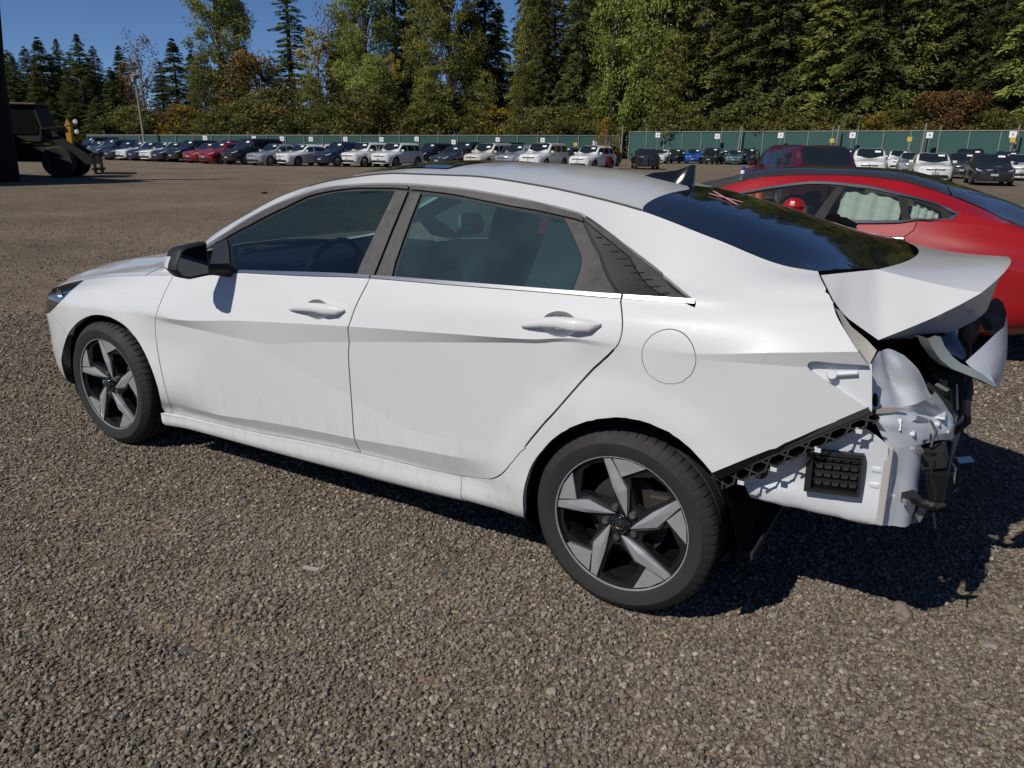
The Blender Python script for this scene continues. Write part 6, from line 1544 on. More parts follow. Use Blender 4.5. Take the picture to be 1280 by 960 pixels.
def broadleaf(h, r, seed, mat, n=9000, clumps=70, size=0.30, zlo=0.22, name='cottonwood_tree', bark=None, column=1.0, lean=0.0, gaps=0.0):
    rg = np.random.default_rng(seed); root = empty(name); bark = bark or BARK
    MB().tube([(0, 0, 0), (0.2*rg.normal(), 0.2*rg.normal(), h*0.4), (lean*h*0.5, 0.0, h*0.72), (lean*h, 0, h*0.93)], [h*0.016, h*0.011, h*0.006, 0.03], 8).build('trunk', bark, root, smooth=True)
    q = zlo+(0.98-zlo)*rg.random(clumps)**0.9; env = np.sin(np.clip((q-zlo)/(1-zlo)*0.88+0.10, 0, 1)*math.pi)**0.55
    az = rg.uniform(0, 6.28, clumps); rr = r*env*np.sqrt(rg.random(clumps))*0.95
    CC = np.stack([np.cos(az)*rr+lean*h*q, np.sin(az)*rr, q*h], -1); cr = r*rg.uniform(0.18, 0.38, clumps)*(0.65+0.5*env)
    lim = MB()
    for c in CC[::2]: lim.tube([(lean*h*0.4*max(0, c[2]/h-0.3), 0, max(0.15*h, c[2]-0.25*h)), tuple(c)], [h*0.004, 0.015], 4)
    lim.build('limbs', bark, root, fix=False)['kind'] = 'stuff'
    k = rg.integers(0, clumps, n); dirs = unit(rg.normal(0, 1, (n, 3))); rad = cr[k]*rg.random(n)**0.45
    C = CC[k]+dirs*rad[:, None]*np.array([1, 1, 0.85*column])
    if gaps: keep = vnoise(C[:, 0]+C[:, 1]*0.7, C[:, 2], 0.7, seed) > gaps; C, dirs, k = C[keep], dirs[keep], k[keep]; n = len(C)
    U = unit(rg.normal(0, 1, (n, 3))); Wv = unit(np.cross(U, rg.normal(0, 1, (n, 3))))
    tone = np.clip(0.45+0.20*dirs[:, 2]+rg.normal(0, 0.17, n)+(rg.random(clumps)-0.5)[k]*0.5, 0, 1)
    V, F, T = leafset(C, U, Wv, size*rg.uniform(0.6, 1.3, n), tone)
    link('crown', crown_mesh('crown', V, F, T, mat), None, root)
    return root
TP = {
 'fir_e': conifer(25, 5.4, 16, FIR, nb=300, per=78, sparse=0.25, droop=0.42, z0=0.03), 'fir_f': conifer(22, 6.0, 17, FIR, nb=280, per=84, sparse=0.15, droop=0.30, z0=0.02, size=0.36),
 'fir_a': conifer(26, 4.6, 11, FIR, nb=240, per=105), 'fir_b': conifer(26, 5.2, 12, FIR, nb=220, per=110, droop=0.35), 'fir_c': conifer(26, 4.4, 13, FIRL, nb=240, per=105, droop=0.22),
 'fir_d': conifer(24, 5.6, 14, FIRL, nb=210, per=115, droop=0.30), 'bare_fir': conifer(34, 4.6, 15, FIR, nb=170, per=95, sparse=0.35, size=0.46, z0=0.12, droop=0.2),
 'cotton_a': broadleaf(34, 6.0, 21, COTT, n=17000, clumps=110, gaps=0.16, size=0.40), 'cotton_b': broadleaf(30, 5.6, 22, COTT, n=19000, clumps=120, zlo=0.08, size=0.38),
 'alder': broadleaf(20, 4.4, 23, COTT, n=10000, clumps=90, zlo=0.08, size=0.32, name='alder_tree'),
 'birch': broadleaf(17, 2.9, 24, YELL, n=4200, clumps=55, zlo=0.15, size=0.30, name='birch_tree', bark=PALEBARK, gaps=0.28), 'bare': broadleaf(16, 3.4, 25, RUST, n=1500, clumps=60, zlo=0.3, size=0.26, name='bare_tree', bark=PALEBARK),
 'shrub': broadleaf(6.5, 4.0, 26, OLIV, n=6500, clumps=60, zlo=0.04, size=0.26, name='shrub'), 'rust': broadleaf(8, 3.6, 27, RUST, n=5000, clumps=50, zlo=0.05, size=0.26, name='shrub'),
 'yshrub': broadleaf(5, 2.6, 28, YELL, n=3000, clumps=40, zlo=0.05, size=0.22, name='shrub'),
}
TUSED = set()
def tree(kind, px, depth, top, label, cat='tree', sx=1.0, group=None, rz=None):
    """top: photo row the tip reaches"""
    pr = TP[kind]; root = pr if kind not in TUSED else copy_tree(pr); TUSED.add(kind)
    base = at_depth(px, depth); hz = 184+(px-640)*0.0145
    H = 1.456+(hz-top)/FPX*depth*1.02
    h0 = dict(fir_e=25, fir_f=22, fir_a=26, fir_b=26, fir_c=26, fir_d=24, bare_fir=34, cotton_a=34, cotton_b=30, alder=20, birch=17, bare=16, shrub=6.5, rust=8, yshrub=5)[kind]
    s = H/h0
    root.location = base; root.rotation_euler = (0, 0, random.uniform(0, 6.28) if rz is None else rz); root.scale = (s*sx, s*sx, s)
    tag(root, label, cat, group)
    return root
LEFTW = 'dark firs at the left behind the machine'
for i, (px, top, d, lb) in enumerate(((14, 75, 150, 'dark fir just right of the tapered column'), (32, 84, 142, 'shorter dark fir over the loader cab roof'), (48, 74, 156, 'dark fir over the right end of the loader cab'), (66, 64, 150, 'tall pointed fir above the yellow lift lever'),
      (88, 66, 152, 'tall fir left of the curved street lamp head'), (101, 80, 158, 'fir directly behind the curved street lamp'), (114, 61, 150, 'tallest dark fir, right of the curved street lamp'), (131, 74, 154, 'dark fir second right of the street lamp'), (149, 96, 150, 'short dark fir at the right end of the dark group'), (-8, 70, 150, 'dark fir half hidden by the tapered column'),
      (24, 96, 136, 'low fir in the front of the dark group, left'), (57, 100, 136, 'low fir in the front of the dark group, middle'), (95, 98, 134, 'low fir in the front of the dark group below the street lamp arm'), (122, 104, 136, 'low fir in the front of the dark group, right'))):
    tree(('fir_a', 'fir_e', 'fir_f', 'fir_b', 'fir_e')[i % 5], px, d, top, lb, group=LEFTW, sx=(1.7, 1.45, 1.35, 1.6, 1.2)[i % 5])
for i, (px, top) in enumerate(((4, 92), (26, 78), (57, 88), (78, 82), (108, 90), (124, 86), (142, 108), (156, 100))): tree(('fir_e', 'fir_f', 'fir_a')[i % 3], px, 170+3*i, top, 'dark fir in the back of the dark group, %s from the column' % ('first', 'second', 'third', 'fourth', 'fifth', 'sixth', 'seventh', 'eighth')[i], group=LEFTW, sx=2.1)
for i, px in enumerate((8, 40, 72, 100, 128)): tree('fir_f', px, 132, 128+6*(i % 2), 'young fir low in front of the dark group, number %s from the column' % ('one', 'two', 'three', 'four', 'five')[i], group=LEFTW, sx=2.3)
tree('fir_a', 163, 165, 74, 'dark fir behind the wooden utility pole', sx=1.6)
tree('bare', 186, 150, 58, 'thin half-bare tree above the utility pole')
tree('birch', 172, 152, 82, 'small yellowing tree right beside the utility pole', sx=0.8)
tree('fir_b', 228, 150, 66, 'dark fir left of the tall cottonwood', sx=1.7)
tree('fir_a', 210, 170, 90, 'short dark fir left of the tall cottonwood', sx=1.7)
tree('cotton_a', 284, 150, -14, 'tall airy cottonwood rising out of the picture at upper left', sx=1.05)
tree('cotton_a', 308, 158, 4, 'slim cottonwood leaning on the tall airy one', sx=0.6)
tree('bare_fir', 370, 150, -18, 'gaunt fir with bare spaced branches against the sky', sx=1.55)
tree('birch', 402, 146, 50, 'yellow birch right of the gaunt fir', sx=1.1)
tree('bare', 418, 152, 34, 'leafless tree beside the yellow birch')
tree('alder', 262, 146, 84, 'light green tree at the foot of the tall cottonwood', sx=0.9)
tree('rust', 326, 142, 82, 'rust brown tree between the cottonwood and the gaunt fir', sx=1.0)
tree('cotton_a', 462, 140, -30, 'tall cottonwood left of the dark fir pair', sx=1.0)
tree('fir_b', 497, 150, -60, 'dark fir behind the tall cottonwoods', sx=1.05)
tree('cotton_b', 440, 150, 40, 'leafy tree left of the centre trees', sx=1.0)
tree('birch', 492, 134, 78, 'yellow leaved tree in front of the dark fir', sx=0.9)
tree('cotton_b', 562, 132, -40, 'broad pale green tree in the centre', sx=0.85)
tree('cotton_b', 535, 138, -20, 'pale green tree just left of the broad centre tree', sx=0.7)
tree('fir_a', 606, 138, -12, 'dark fir beside the gap of sky', sx=1.35)
tree('fir_b', 622, 150, 30, 'lower dark fir at the edge of the sky gap', sx=1.2)
tree('bare', 636, 140, 88, 'low thin tree filling the foot of the sky gap')
tree('alder', 652, 126, 96, 'small green tree at the foot of the sky gap', sx=0.8)
# the high wood on the right
random.seed(21)
WOOD = 'high firs of the wood on the right'
LAND = [(668, 'by the sky gap'), (720, 'above the last white crossover'), (760, 'above the red tub'), (805, 'above the fence corner'), (850, 'above the roof aerial'), (900, 'above the bright blue hatchback'), (955, 'above the maroon SUV hood'), (1005, 'above the maroon SUV roof'), (1050, 'above the maroon SUV tail'), (1100, 'above the white crossover'), (1150, 'above the pale braced pole'), (1185, 'above the wide-mouthed white sedan'), (1225, 'above the near black sedan'), (1265, 'at the right edge'), (1310, 'beyond the right edge')]
def landmark(px): return min(LAND, key=lambda q: abs(q[0]-px))[1]
TALLN = ('front row', 'middle row', 'back row')
seen_l = {}
def dR(px): return 1/(1/102.0+(px-786)/(1330-786)*(1/70.0-1/102.0))        # distance of the right fence
for row_, (d0, n_) in enumerate(((9, 13), (21, 13), (36, 12))):
    for i in range(n_):
        px = 668+(1330-668)*(i+0.5*(row_ % 2)+random.uniform(-0.18, 0.18))/n_
        d = (dR(px)+d0 if px > 800 else 122+d0*0.8)+random.uniform(-2, 2)
        k = random.choice(['fir_a', 'fir_b', 'fir_c', 'fir_d', 'fir_c', 'fir_d'] if px > 860 else ['fir_a', 'fir_b', 'fir_c'])
        lb = 'tall %s fir, %s of the wood, %s' % ('pale' if k in ('fir_c', 'fir_d') else 'dark', TALLN[row_], landmark(px))
        seen_l[lb] = seen_l.get(lb, 0)+1
        if seen_l[lb] > 1: lb += ', the one farther right'
        tree(k, px, d, random.uniform(-170, -70) if px > 690 else -40, lb, group=WOOD, sx=0.95)
tree('alder', 762, 120, -30, 'yellow-green tree among firs right of the sky gap', sx=0.62)
tree('alder', 812, 106, -40, 'yellow-green tree in front of the firs, behind the grey sedan', sx=0.75)
tree('alder', 830, 103, 60, 'leafy green tree overhanging the fence corner', sx=0.9)
tree('fir_a', 676, 126, -6, 'fir on the right edge of the sky gap', sx=0.7)
tree('cotton_a', 664, 128, -20, 'thin cottonwood reaching into the sky gap', sx=0.45)
tree('fir_b', 722, 124, -60, 'dark fir right of the sky gap', sx=0.8)
# undergrowth along the fence
UND = 'shrubs along the fence'
rnd = random.Random(5)
FARL = ['left of the utility pole', 'behind the utility pole', 'right of the utility pole', 'above the black crossover', 'above the dark red sedan', 'above the bright red hatchback', 'above the big black SUV', 'under the tall cottonwood', 'right of the tall cottonwood', 'above the silver sedan', 'under the gaunt fir', 'left of the yellow birch', 'under the yellow birch', 'right of the yellow birch', 'above the white SUV', 'above the foremost white crossover', 'under the dark fir pair', 'above the slate sedan', 'left of the centre tree', 'under the centre tree', 'above the cream wagon', 'right of the centre tree', 'left of the sky gap', 'under the sky gap']
for i, px in enumerate(list(range(122, 650, 22))):
    if px < 150: continue
    k = 'rust' if px in (210, 320, 496) else 'yshrub' if i % 6 == 5 else 'shrub'
    top = rnd.uniform(122, 150) if k != 'yshrub' else rnd.uniform(138, 152)
    tree(k, px, 130+rnd.uniform(-3, 5), top, {'shrub': 'olive shrub', 'rust': 'rust coloured shrub', 'yshrub': 'yellow shrub'}[k]+' behind the far fence, '+FARL[i], cat='shrub', group=UND, sx=1.25)
RL = ['right of the sky gap', 'above the last white crossover', 'left of the red tub', 'behind the red tub', 'above the aerial', 'above the blue hatchback', 'above the teal sedan', 'above the maroon SUV', 'left of the white crossover', 'above the white crossover', 'right of the white crossover', 'above the white sedan', 'right of the braced pole', 'above the grey sedan', 'above the near black sedan', 'at the right edge']
for i, px in enumerate((672, 700, 735, 770, 850, 900, 960, 1010, 1065, 1095, 1128, 1160, 1195, 1232, 1262, 1300)):
    k = 'rust' if px in (1160, 1195) else 'yshrub' if px in (1095,) else 'shrub'
    tree(k, px, dR(px)+5 if px > 800 else 121, rnd.uniform(140, 156) if k != 'rust' else 126, {'shrub': 'green shrub', 'rust': 'orange-brown shrub', 'yshrub': 'yellow-green shrub'}[k]+' behind the right fence, '+RL[i], cat='shrub', group=UND, sx=1.2)
# ------------------------------------------------------------------ fences
SCREEN = simple('green_screen_cloth', (0.030, 0.085, 0.075), rough=0.85, var=0.18, vscale=0.9)
GALV = simple('galvanised_post', (0.30, 0.31, 0.30), rough=0.55, metal=0.4)
def fence(a, b_, hh, n, label, lean=0):
    root = empty('screened_fence', tuple(a)); tag(root, label, 'fence')
    a = Vector(a); b_ = Vector(b_); L = b_-a; d = L.normalized(); nrm = Vector((-d.y, d.x, 0))
    for i in range(n):
        h = hh[0]+(hh[1]-hh[0])*(i+0.5)/n; p0, p1 = L*(i/n), L*((i+1)/n); sag = random.uniform(-0.05, 0.02)
        m = MB(); k = 5
        for j in range(k):
            t = j/(k-1); q = p0*(1-t)+p1*t; bul = 0.06*math.sin(t*math.pi)*random.uniform(0.5, 1.4)
            m.v += [tuple(q+nrm*0.05), tuple(q+nrm*(0.05+bul)+Vector((0, 0, h*0.5))), tuple(q+nrm*0.05+Vector((0, 0, h-0.06+sag*math.sin(t*math.pi))))]
        for j in range(k-1):
            for r in range(2): m.f.append((j*3+r, (j+1)*3+r, (j+1)*3+r+1, j*3+r+1))
        m.build('screen_panel', SCREEN, root, smooth=True, sharp=None)
    for i in range(n+1):
        h = hh[0]+(hh[1]-hh[0])*i/n
        MB().tube([tuple(L*(i/n)-nrm*0.02), tuple(L*(i/n)-nrm*0.02+Vector((0, 0, h+random.choice([0.05, 0.1, 0.5]))))], 0.06, 6).build('post', GALV, root)
    MB().tube([(0, 0, hh[0]), tuple(L+Vector((0, 0, hh[1])))], 0.04, 5).build('top_rail', GALV, root)
    return root
def fpt(px, top_y, h):
    """where a fence of height h stands if its top shows at row top_y"""
    hz = 184+(px-640)*0.0145
    return at_depth(px, (h-1.456)/(hz-top_y)*FPX)
FR0, FR1 = fpt(786, 166.8, 3.5), fpt(1330, 166.0, 3.5)
FR1 = FR1+(FR1-FR0)*0.5
fence(FR0, FR1, (3.5, 3.5), 27, 'tall fence with green screen cloth under the wood on the right')
FL0, FL1 = at_depth(110, 122), at_depth(774, 112)
fence(FL0, FL1, (2.3, 3.2), 28, 'long fence with green screen cloth behind the far row of cars')
MB_ = MB()
# lot signs
def sign(px, py, depth, w, label, z=None, mat=STICK, glyph=True, name='lot_sign'):
    hz = 184+(px-640)*0.0145; z = 1.456+(hz-py)/FPX*depth*1.0
    p = at_depth(px, depth, z); v = CAM_LOC-p; a = math.atan2(v[0], -v[1])*0.6
    root = empty(name, tuple(p), a); tag(root, label, 'sign', 'white lot signs on the fences' if glyph else None)
    MB().box((-w/2, -0.015, -w*0.5), (w/2, 0.015, w*0.5)).build('board', mat, root)
    if glyph: MB().box((-w*0.13, -0.022, -w*0.18), (w*0.16, -0.017, w*0.20)).build('lettering', simple('dark_ink', (0.30, 0.33, 0.38), rough=0.8), root)
    MB().tube([(0, 0.03, -z), (0, 0.03, w*0.45)], 0.03, 6).build('stake', GALV, root)
    return root
LS = 'white lot sign on the long far fence, '
for px, py, nb in ((257, 173, 'above the red cars'), (318, 173.5, 'above the silver sedan'), (353, 174, 'above the white sedan of the row'), (389, 174.5, 'above the dark blue SUV'), (432, 174.5, 'above the white SUV'), (477, 175, 'above the white crossover'), (521, 174.5, 'above the slate sedan'), (567, 178, 'left of the cream wagon'), (622, 175.5, 'right of the cream wagon'), (678, 176, 'above the large white SUV'), (743, 179.5, 'beside the bare pole')):
    sign(px, py, 106, 0.55, LS+nb)
for px, py, d, nb in ((821, 170.5, 84, 'at the fence corner'), (895, 172, 78, 'above the bright blue hatchback'), (973.5, 171, 72, 'above the maroon SUV'), (1062.5, 171, 68, 'left of the white crossover roof'), (1158, 171, 60, 'above the wide-mouthed white sedan'), (1261, 170.5, 55, 'at the right edge')):
    sign(px, py, dR(px)-1.0, 0.55, 'white lot sign on the right fence '+nb)
YEL = simple('yellow_plastic', (0.55, 0.38, 0.04), rough=0.6)
for px, py, d, nb in ((1038, 177, 68, 'behind the maroon SUV rear window'), (1134, 175.5, 62, 'right of the white crossover roof'), (1262, 176.5, 54, 'below the rightmost lot sign'), (694, 181, 100, 'above the roof of the large white SUV'), (719, 181, 100, 'above the last white crossover')):
    tag(sign(px, py, d if px < 760 else dR(px)-1.2, 0.42, 'small yellow marker on the fence '+nb, mat=YEL, glyph=False, name='yellow_marker'), cat='marker')
# concrete posts leaning at the right fence and the two pale posts at the corner
for px, t, b_y, d, nb in ((1043, 160, 186, 67, 'tall leaning pole in front of the right fence'), (1150, 158, 188, 60, 'pale braced pole left of the rightmost signs'), (1265, 160, 186, 55, 'pale pole at the right edge of the fence'), (922, 161, 186, 76, 'pale pole left of the maroon SUV'), (776, 160, 184, 92, 'pale pole at the corner between both fences')):
    hz = 184+(px-640)*0.0145; d = dR(px); p = at_depth(px, d-0.6); z = 1.456+(hz-t)/FPX*d
    tag(MB().tube([(p[0], p[1], 0), (p[0]+0.15, p[1], z)], [0.13, 0.09], 8).build('fence_pole', PALEBARK, None, smooth=True), nb, 'pole')

# firs behind the photographer (mirrored dark in the side windows of the sedan)
for i, (x, y, k, lb) in enumerate(((-30, -46, 'fir_a', 'fir behind the photographer, mirrored in the front door window'), (-21, -50, 'cotton_b', 'leafy tree behind the photographer, mirrored low in the front window'), (-10, -48, 'fir_b', 'fir behind the photographer, mirrored by the pillar trim'), (2, -52, 'cotton_b', 'leafy tree behind the photographer, mirrored in the rear door window'), (14, -49, 'fir_a', 'fir behind the photographer, farthest towards the tail'))):
    r = copy_tree(TP[k]); r.location = (x, y, 0); r.rotation_euler = (0, 0, i*1.3); s_ = (0.55, 0.5, 0.6, 0.45, 0.55)[i]; r.scale = (s_*1.3, s_*1.3, s_); tag(r, lb, 'tree', 'trees behind the photographer')

for px, k, top, d, lb, sx in ((345, 'alder', 96, 146, 'green tree between the rust tree and the gaunt fir', 1.0), (392, 'alder', 104, 142, 'green tree under the yellow birch', 1.0), (430, 'fir_a', 60, 158, 'dark fir behind the leafless tree', 1.5), (516, 'fir_a', 10, 152, 'dark fir left of the broad centre tree', 1.2), (588, 'cotton_b', 40, 136, 'green tree filling in right of the broad centre tree', 0.8), (250, 'fir_b', 78, 160, 'dark fir behind the tall cottonwood foot', 1.6), (300, 'alder', 92, 150, 'green tree under the slim cottonwood', 1.1), (468, 'alder', 84, 132, 'green tree under the tall cottonwood left of the fir pair', 1.1), (540, 'alder', 96, 130, 'green tree under the pale centre trees', 1.1), (602, 'alder', 100, 130, 'green tree under the fir beside the sky gap', 1.0)):
    tree(k, px, d, top, lb, sx=sx)

# the wood and the fence go on beyond the right edge
for i in range(10):
    q = FR0+(FR1-FR0)*(0.72+0.035*i); k = ('fir_a', 'fir_c', 'fir_b', 'fir_d')[i % 4]
    r = copy_tree(TP[k]); s_ = random.uniform(0.85, 1.1); r.location = (q[0]+random.uniform(-1, 1), q[1]+8+6*(i % 2), 0); r.rotation_euler = (0, 0, i*1.7); r.scale = (s_, s_, s_)
    tag(r, 'tall fir of the wood beyond the right edge, %s past the frame' % ('first', 'second', 'third', 'fourth', 'fifth', 'sixth', 'seventh', 'eighth', 'ninth', 'tenth')[i], 'tree', WOOD)
# ------------------------------------------------------------------ poles, loader, tub, cones, litter
WOODP = simple('weathered_pole', (0.24, 0.21, 0.17), rough=0.95, var=0.25, vscale=2)
def zt(px, py, d): return 1.456+(184+(px-640)*0.0145-py)/FPX*d
p = at_depth(181, 119); up_ = empty('utility_pole', tuple(p)); tag(up_, 'wooden utility pole with a transformer, left of the tall cottonwood', 'pole')
h = zt(178, 100, 119); MB().tube([(0, 0, 0), (-0.5, 0, h)], [0.19, 0.12], 8).build('pole', WOODP, up_, smooth=True)
MB().lathe([(0.0, 0.0), (0.28, 0.0), (0.28, 0.8), (0.0, 0.85)], 12, axis='z', center=(-0.4, -0.35, h-1.3)).build('transformer', GALV, up_, smooth=True, sharp=40)
MB().bar((-1.5, 0, h-0.3), (0.4, 0, h-0.3), 0.12).build('crossarm', WOODP, up_)
p = at_depth(111, 135); lp = empty('street_lamp', tuple(p)); tag(lp, 'curved street lamp in front of the dark firs at left', 'street lamp')
h = zt(111, 112, 135); rgt = Vector(CAM_R)
arm = [Vector((0, 0, 0)), Vector((0, 0, h)), Vector((0, 0, h+0.6))-rgt*0.25, Vector((0, 0, h+0.95))-rgt*0.9, Vector((0, 0, h+1.0))-rgt*2.0]
MB().tube(arm, [0.11, 0.08, 0.07, 0.06, 0.06], 8).build('lamp_post', GALV, lp, smooth=True)
MB().tube([arm[-1], arm[-1]-rgt*0.7], [0.12, 0.10], 8).build('lamp_head', simple('lamp_white', (0.6, 0.6, 0.58), rough=0.4), lp, smooth=True)
# dark tapered column at the left edge
p = at_z(-14, 227); col_ = empty('dark_column', (p[0], p[1], 0)); tag(col_, 'dark tapered steel column cut by the left edge of the picture', 'column')
dcol = float(np.dot(np.array(p)-CAM_LOC, CAM_F)); wpx = dcol/FPX
MB().tube([(0, 0, 0), tuple(Vector(CAM_R)*(21*wpx)+Vector((0, 0, (227-100)*wpx))), tuple(Vector(CAM_R)*(45*wpx)+Vector((0, 0, (227+30)*wpx)))], [34*wpx, 19*wpx, 9*wpx], 14).build('shaft', simple('dark_steel', (0.010, 0.011, 0.012), rough=0.8, spec=0.2), col_, smooth=True)
c = Vector(CAM_R)*(58*wpx)+Vector((0, 0, (227-13)*wpx)); MB().tube([c-Vector(CAM_R)*(18*wpx), c+Vector(CAM_R)*(6*wpx)], [2.2*wpx, 3.2*wpx], 8).build('floodlight', BLACKP, col_, smooth=True)
# wheel loader with pallet forks
LY = simple('loader_yellow', (0.50, 0.24, 0.015), rough=0.5, var=0.15); LB = simple('loader_shade_black', (0.006, 0.006, 0.007), rough=0.6); LD = simple('loader_shade_grey', (0.010, 0.010, 0.011), rough=0.6)  # black and grey darkened so the colour itself carries the loader's shade
p = at_z(62, 221); ld = empty('wheel_loader', (p[0], p[1], 0), math.radians(38)); tag(ld, 'dark wheel loader with yellow lift arm and pallet forks, in shade at the left edge', 'loader')
s_ = float(np.dot(np.array(p)-CAM_LOC, CAM_F))/FPX      # metres per photo pixel there
m = MB(); m.prism([(-1.5, -0.75, 1.6), (0.2, -0.75, 1.6), (0.35, -0.75, 2.3), (0.1, -0.7, 3.25), (-1.35, -0.7, 3.25)], (0, 1.5, 0)); m.build('cab', LB, ld, bevel=0.05)
m = MB(); m.prism([(-1.25, -0.775, 1.95), (0.1, -0.775, 1.95), (0.18, -0.775, 2.35), (0.0, -0.735, 3.05), (-1.15, -0.735, 3.05)], (0, 0.02, 0)); m.build('cab_window', simple('cab_glass', (0.004, 0.004, 0.005), rough=0.3), ld)
MB().box((-1.45, -0.85, 3.25), (0.25, 0.85, 3.36)).build('cab_roof', simple('cab_roof_shade_tan', (0.05, 0.04, 0.02), rough=0.6), ld, bevel=0.04)  # tan darkened to brown, shade put into the colour
m = MB(); m.prism([(-3.6, -0.8, 0.9), (-1.4, -0.8, 0.9), (-1.4, -0.8, 1.9), (-3.3, -0.8, 1.8), (-3.6, -0.8, 1.5)], (0, 1.6, 0)); m.build('engine_hood', LD, ld, bevel=0.08)
m = MB(); m.prism([(-1.5, -0.6, 0.7), (1.2, -0.6, 0.7), (1.2, -0.6, 1.3), (-1.5, -0.6, 1.6)], (0, 1.2, 0)); m.build('chassis', LB, ld, bevel=0.05)
for sg in (1, -1):
    m = MB(); m.prism([(0.35, sg*0.45-0.08, 1.9), (0.65, sg*0.45-0.08, 2.15), (0.85, sg*0.45-0.08, 1.95), (2.25, sg*0.45-0.08, 0.95), (2.25, sg*0.45-0.08, 0.62), (1.9, sg*0.45-0.08, 0.62)], (0, 0.16, 0)); m.build('lift_arm', LB, ld)
    m = MB(); m.box((2.35, sg*0.42-0.09, 0.16), (3.9, sg*0.42+0.09, 0.24)); m.box((2.28, sg*0.42-0.09, 0.16), (2.36, sg*0.42+0.09, 1.1)); m.build('fork', LB, ld)
    for x in (-2.6, 0.9):
        w = empty('wheel', (x, -sg*0.85, 0.72)); w.parent = ld
        if sg < 0: w.rotation_euler = (0, 0, math.pi)
        MB().lathe([(0.36, -0.20), (0.45, -0.25), (0.66, -0.25), (0.72, -0.18), (0.72, 0.18), (0.5, 0.25)], 28).build('tyre', TYRE, w, smooth=True, sharp=40)
        MB().lathe([(0.0, -0.12), (0.15, -0.14), (0.34, -0.10), (0.37, -0.2)], 20).build('rim', LD, w, smooth=True, sharp=40)
m = MB(); m.prism([(1.05, -0.12, 1.15), (1.30, -0.12, 1.15), (1.36, -0.12, 2.45), (1.22, -0.12, 2.70), (1.10, -0.12, 2.45)], (0, 0.24, 0)); m.build('tilt_lever', LY, ld, bevel=0.03)
MB().tube([(0.3, 0, 1.75), (1.15, 0, 2.4)], 0.07, 8).build('tilt_cylinder', CHROME, ld, smooth=True)
m = MB(); m.bar((2.32, -0.7, 1.08), (2.32, 0.7, 1.08), 0.12); m.bar((2.32, -0.7, 0.4), (2.32, 0.7, 0.4), 0.12); m.build('fork_carriage', LB, ld)
for dz in (2.55, 2.1): MB().lathe([(0.0, -0.04), (0.10, -0.02), (0.11, 0.05)], 12, center=(1.85, -0.8, dz)).build('work_lamp', simple('lamp_white', (0,0,0)), ld, smooth=True)
MB().bar((0.2, -0.78, 2.2), (1.85, -0.8, 2.4), 0.05).build('lamp_bracket', LB, ld)
ld.scale = (0.86, 0.86, 0.86)
# shed just outside the frame whose shade falls over the loader
sh = empty('storage_shed', (-35, 7.6, 0)); tag(sh, 'long dark storage shed outside the left edge, shading the wheel loader', 'shed')
SHM = simple('shed_metal', (0.10, 0.105, 0.11), rough=0.6, metal=0.2)
MB().box((-10, -2.8, 0), (9.9, 2.8, 5.6)).build('wall', SHM, sh)
MB().prism([(-10.2, -3.1, 5.6), (-10.2, 3.1, 5.6), (-10.2, 0.3, 6.6)], (20.3, 0, 0)).build('roof', SHM, sh)
for k in range(3): MB().box((-8+6*k, -2.86, 0), (-4.6+6*k, -2.81, 3.6)).build('roller_door', simple('door_grey', (0.25, 0.25, 0.25), rough=0.6), sh)
# red tub with a bare pole and a small planted tree top
p = at_depth(757, 57); tub = empty('red_tub', tuple(p)); tag(tub, 'rusty red tub with a bare pole standing in it beside the dark grey sedan', 'tub')
MB().lathe([(0.0, 0.02), (0.42, 0.02), (0.50, 0.9), (0.46, 0.9), (0.40, 0.75), (0.0, 0.7)], 20, axis='z').build('tub', simple('rusty_red', (0.18, 0.022, 0.015), rough=0.7, var=0.3, vscale=5), tub, smooth=True, sharp=40)
MB().tube([(0, 0, 0.6), (0.05, 0, zt(757, 166, 57))], [0.07, 0.05], 8).build('pole', simple('red_brown_pole', (0.20, 0.07, 0.04), rough=0.8), tub, smooth=True)
tree('yshrub', 758, 60, 154, 'small amber tree crown just above the pole in the red tub', cat='tree', sx=0.55)
# marker post and two cones in front of the maroon SUV
p = at_depth(931, 21.5); mk = empty('marker_post', tuple(p)); tag(mk, 'blue marker post with white bands in front of the maroon SUV', 'post')
MB().tube([(0, 0, 0), (0, 0, zt(931, 207, 21.5))], 0.055, 12).build('post', simple('blue_plastic', (0.02, 0.07, 0.30), rough=0.4), mk, smooth=True)
for py in (213, 220): z = zt(931, py, 21.5); MB().lathe([(0.058, -0.045), (0.058, 0.045)], 12, axis='z', center=(0, 0, z)).build('white_band', STICK, mk, smooth=True)
ORG = simple('cone_orange', (0.75, 0.13, 0.02), rough=0.5)
for i, (px, nb) in enumerate(((942.5, 'nearer the blue marker post'), (954, 'right of the other cone'))):
    p = at_depth(px, 21.0); cn = empty('traffic_cone', tuple(p)); tag(cn, 'orange traffic cone in front of the maroon SUV, '+nb, 'cone', 'orange traffic cones')
    zc = zt(px, 218, 21.0)
    MB().lathe([(0.19, 0.03), (0.16, 0.06), (0.035, zc), (0.0, zc)], 18, axis='z').build('cone', ORG, cn, smooth=True, sharp=50)
    MB().box((-0.22, -0.22, 0.0), (0.22, 0.22, 0.03)).build('foot', ORG, cn)
    r_ = 0.16-(0.125)*0.6; MB().lathe([(r_+0.004, zc*0.55), (r_-0.024, zc*0.72)], 18, axis='z').build('reflective_band', STICK, cn, smooth=True)
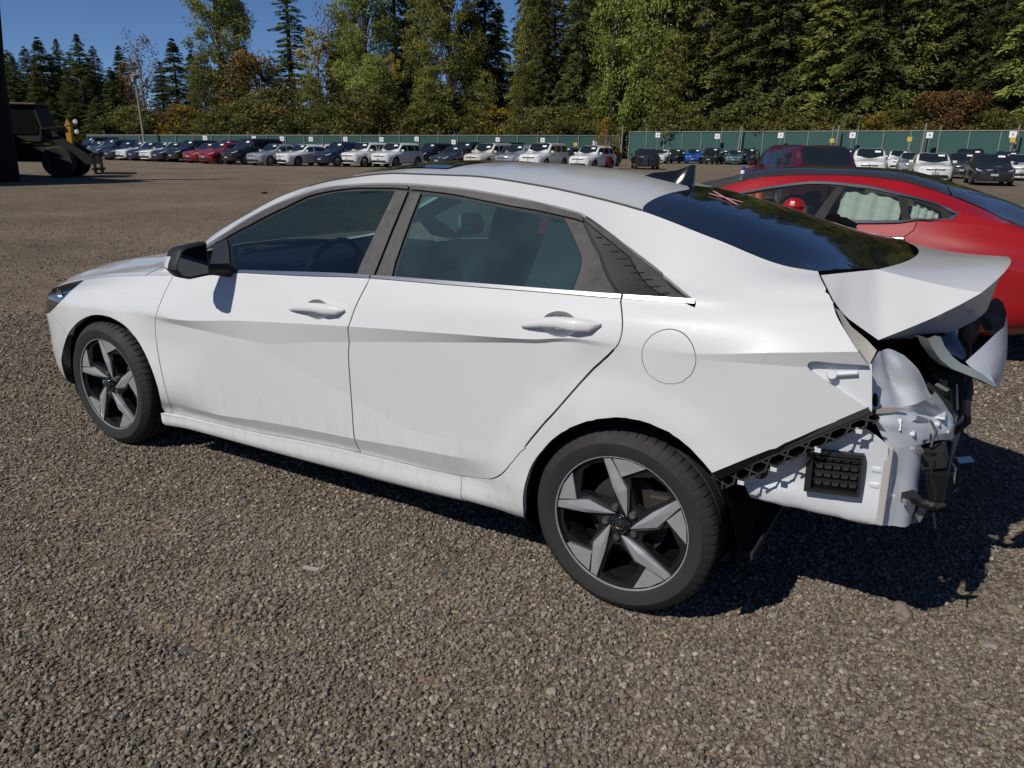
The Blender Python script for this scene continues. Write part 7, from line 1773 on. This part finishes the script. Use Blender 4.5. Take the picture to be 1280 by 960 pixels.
# single stones and scraps near the sedan
def rock(px, py, r, col, label, flat=0.7, seed=0):
    r = r*0.8; col = tuple(c*0.8 for c in col)
    rg = np.random.default_rng(seed); p = at_z(px, py, 0.0)
    bm = bmesh.new(); bmesh.ops.create_icosphere(bm, subdivisions=2, radius=1.0)
    for v in bm.verts:
        n = v.co.normalized(); k = 1+0.18*math.sin(3.1*n.x+seed)+0.15*math.sin(4.3*n.y+2*seed)+0.1*rg.normal()*0.5
        v.co = Vector((n.x*k*1.25*r, n.y*k*r, n.z*k*flat*r))
    me = bpy.data.meshes.new('stone'); bm.to_mesh(me); bm.free()
    o = link('stone', me, simple('stone_%d' % seed, col, rough=0.85, var=0.25, vscale=40), None)
    o.location = (p[0], p[1], r*flat*0.35+float(ground_z(p[0], p[1]))); o.rotation_euler = (0, 0, seed*1.3)
    tag(o, label, 'stone', 'single stones on the gravel')
for i, a in enumerate(((628, 764, 0.016, (0.22, 0.225, 0.21), 'rounded grey-green pebble on the gravel left of the rear wheel'), (556, 718, 0.014, (0.06, 0.065, 0.07), 'dark slate pebble on the gravel below the rear door'),
        (964, 772, 0.020, (0.30, 0.27, 0.21), 'pale tan stone at the edge of the shadow behind the rear wheel'), (1130, 760, 0.042, (0.22, 0.185, 0.14), 'large tan stone at the shadow edge under the bared tail'), (1238, 801, 0.022, (0.30, 0.27, 0.23), 'squarish pale stone in the sunlit gravel at lower right'),
        (1268, 757, 0.030, (0.26, 0.22, 0.16), 'tan stone lit inside the shadow at the right edge'), (945, 722, 0.020, (0.25, 0.20, 0.16), 'reddish stone in the shadow behind the rear wheel'), (304, 624, 0.020, (0.045, 0.042, 0.04), 'dark stone standing on the gravel in front of the sill'),
        (690, 864, 0.018, (0.33, 0.29, 0.24), 'whitish stone near the bottom edge below the rear wheel'), (235, 805, 0.022, (0.09, 0.085, 0.08), 'dark chip by the rut at lower left'), (330, 242, 0.10, (0.05, 0.045, 0.04), 'dark clod far out on the yard above the hood'))):
    rock(*a, seed=i+1, flat=0.65)
MB_ = MB(); c = Vector(at_z(1205, 581, 0.0)); MB_.box((-0.035, -0.022, 0.006), (0.035, 0.022, 0.010))
o = MB_.build('plastic_scrap', STICK); o.location = (c.x, c.y, 0.02); o.rotation_euler = (0.25, -0.15, 0.5); tag(o, 'white scrap of plastic on the shaded ground behind the bared tail', 'scrap')
MB_ = MB(); c = Vector(at_z(389, 716, 0.0)); MB_.box((-0.03, -0.008, 0.0), (0.03, 0.008, 0.006)); o = MB_.build('splinter', simple('grey_wood', (0.30, 0.29, 0.27), rough=0.8)); o.location = (c.x, c.y, 0.014); o.rotation_euler = (0.1, 0.05, 0.3); tag(o, 'pale grey splinter on the gravel below the front door', 'scrap')
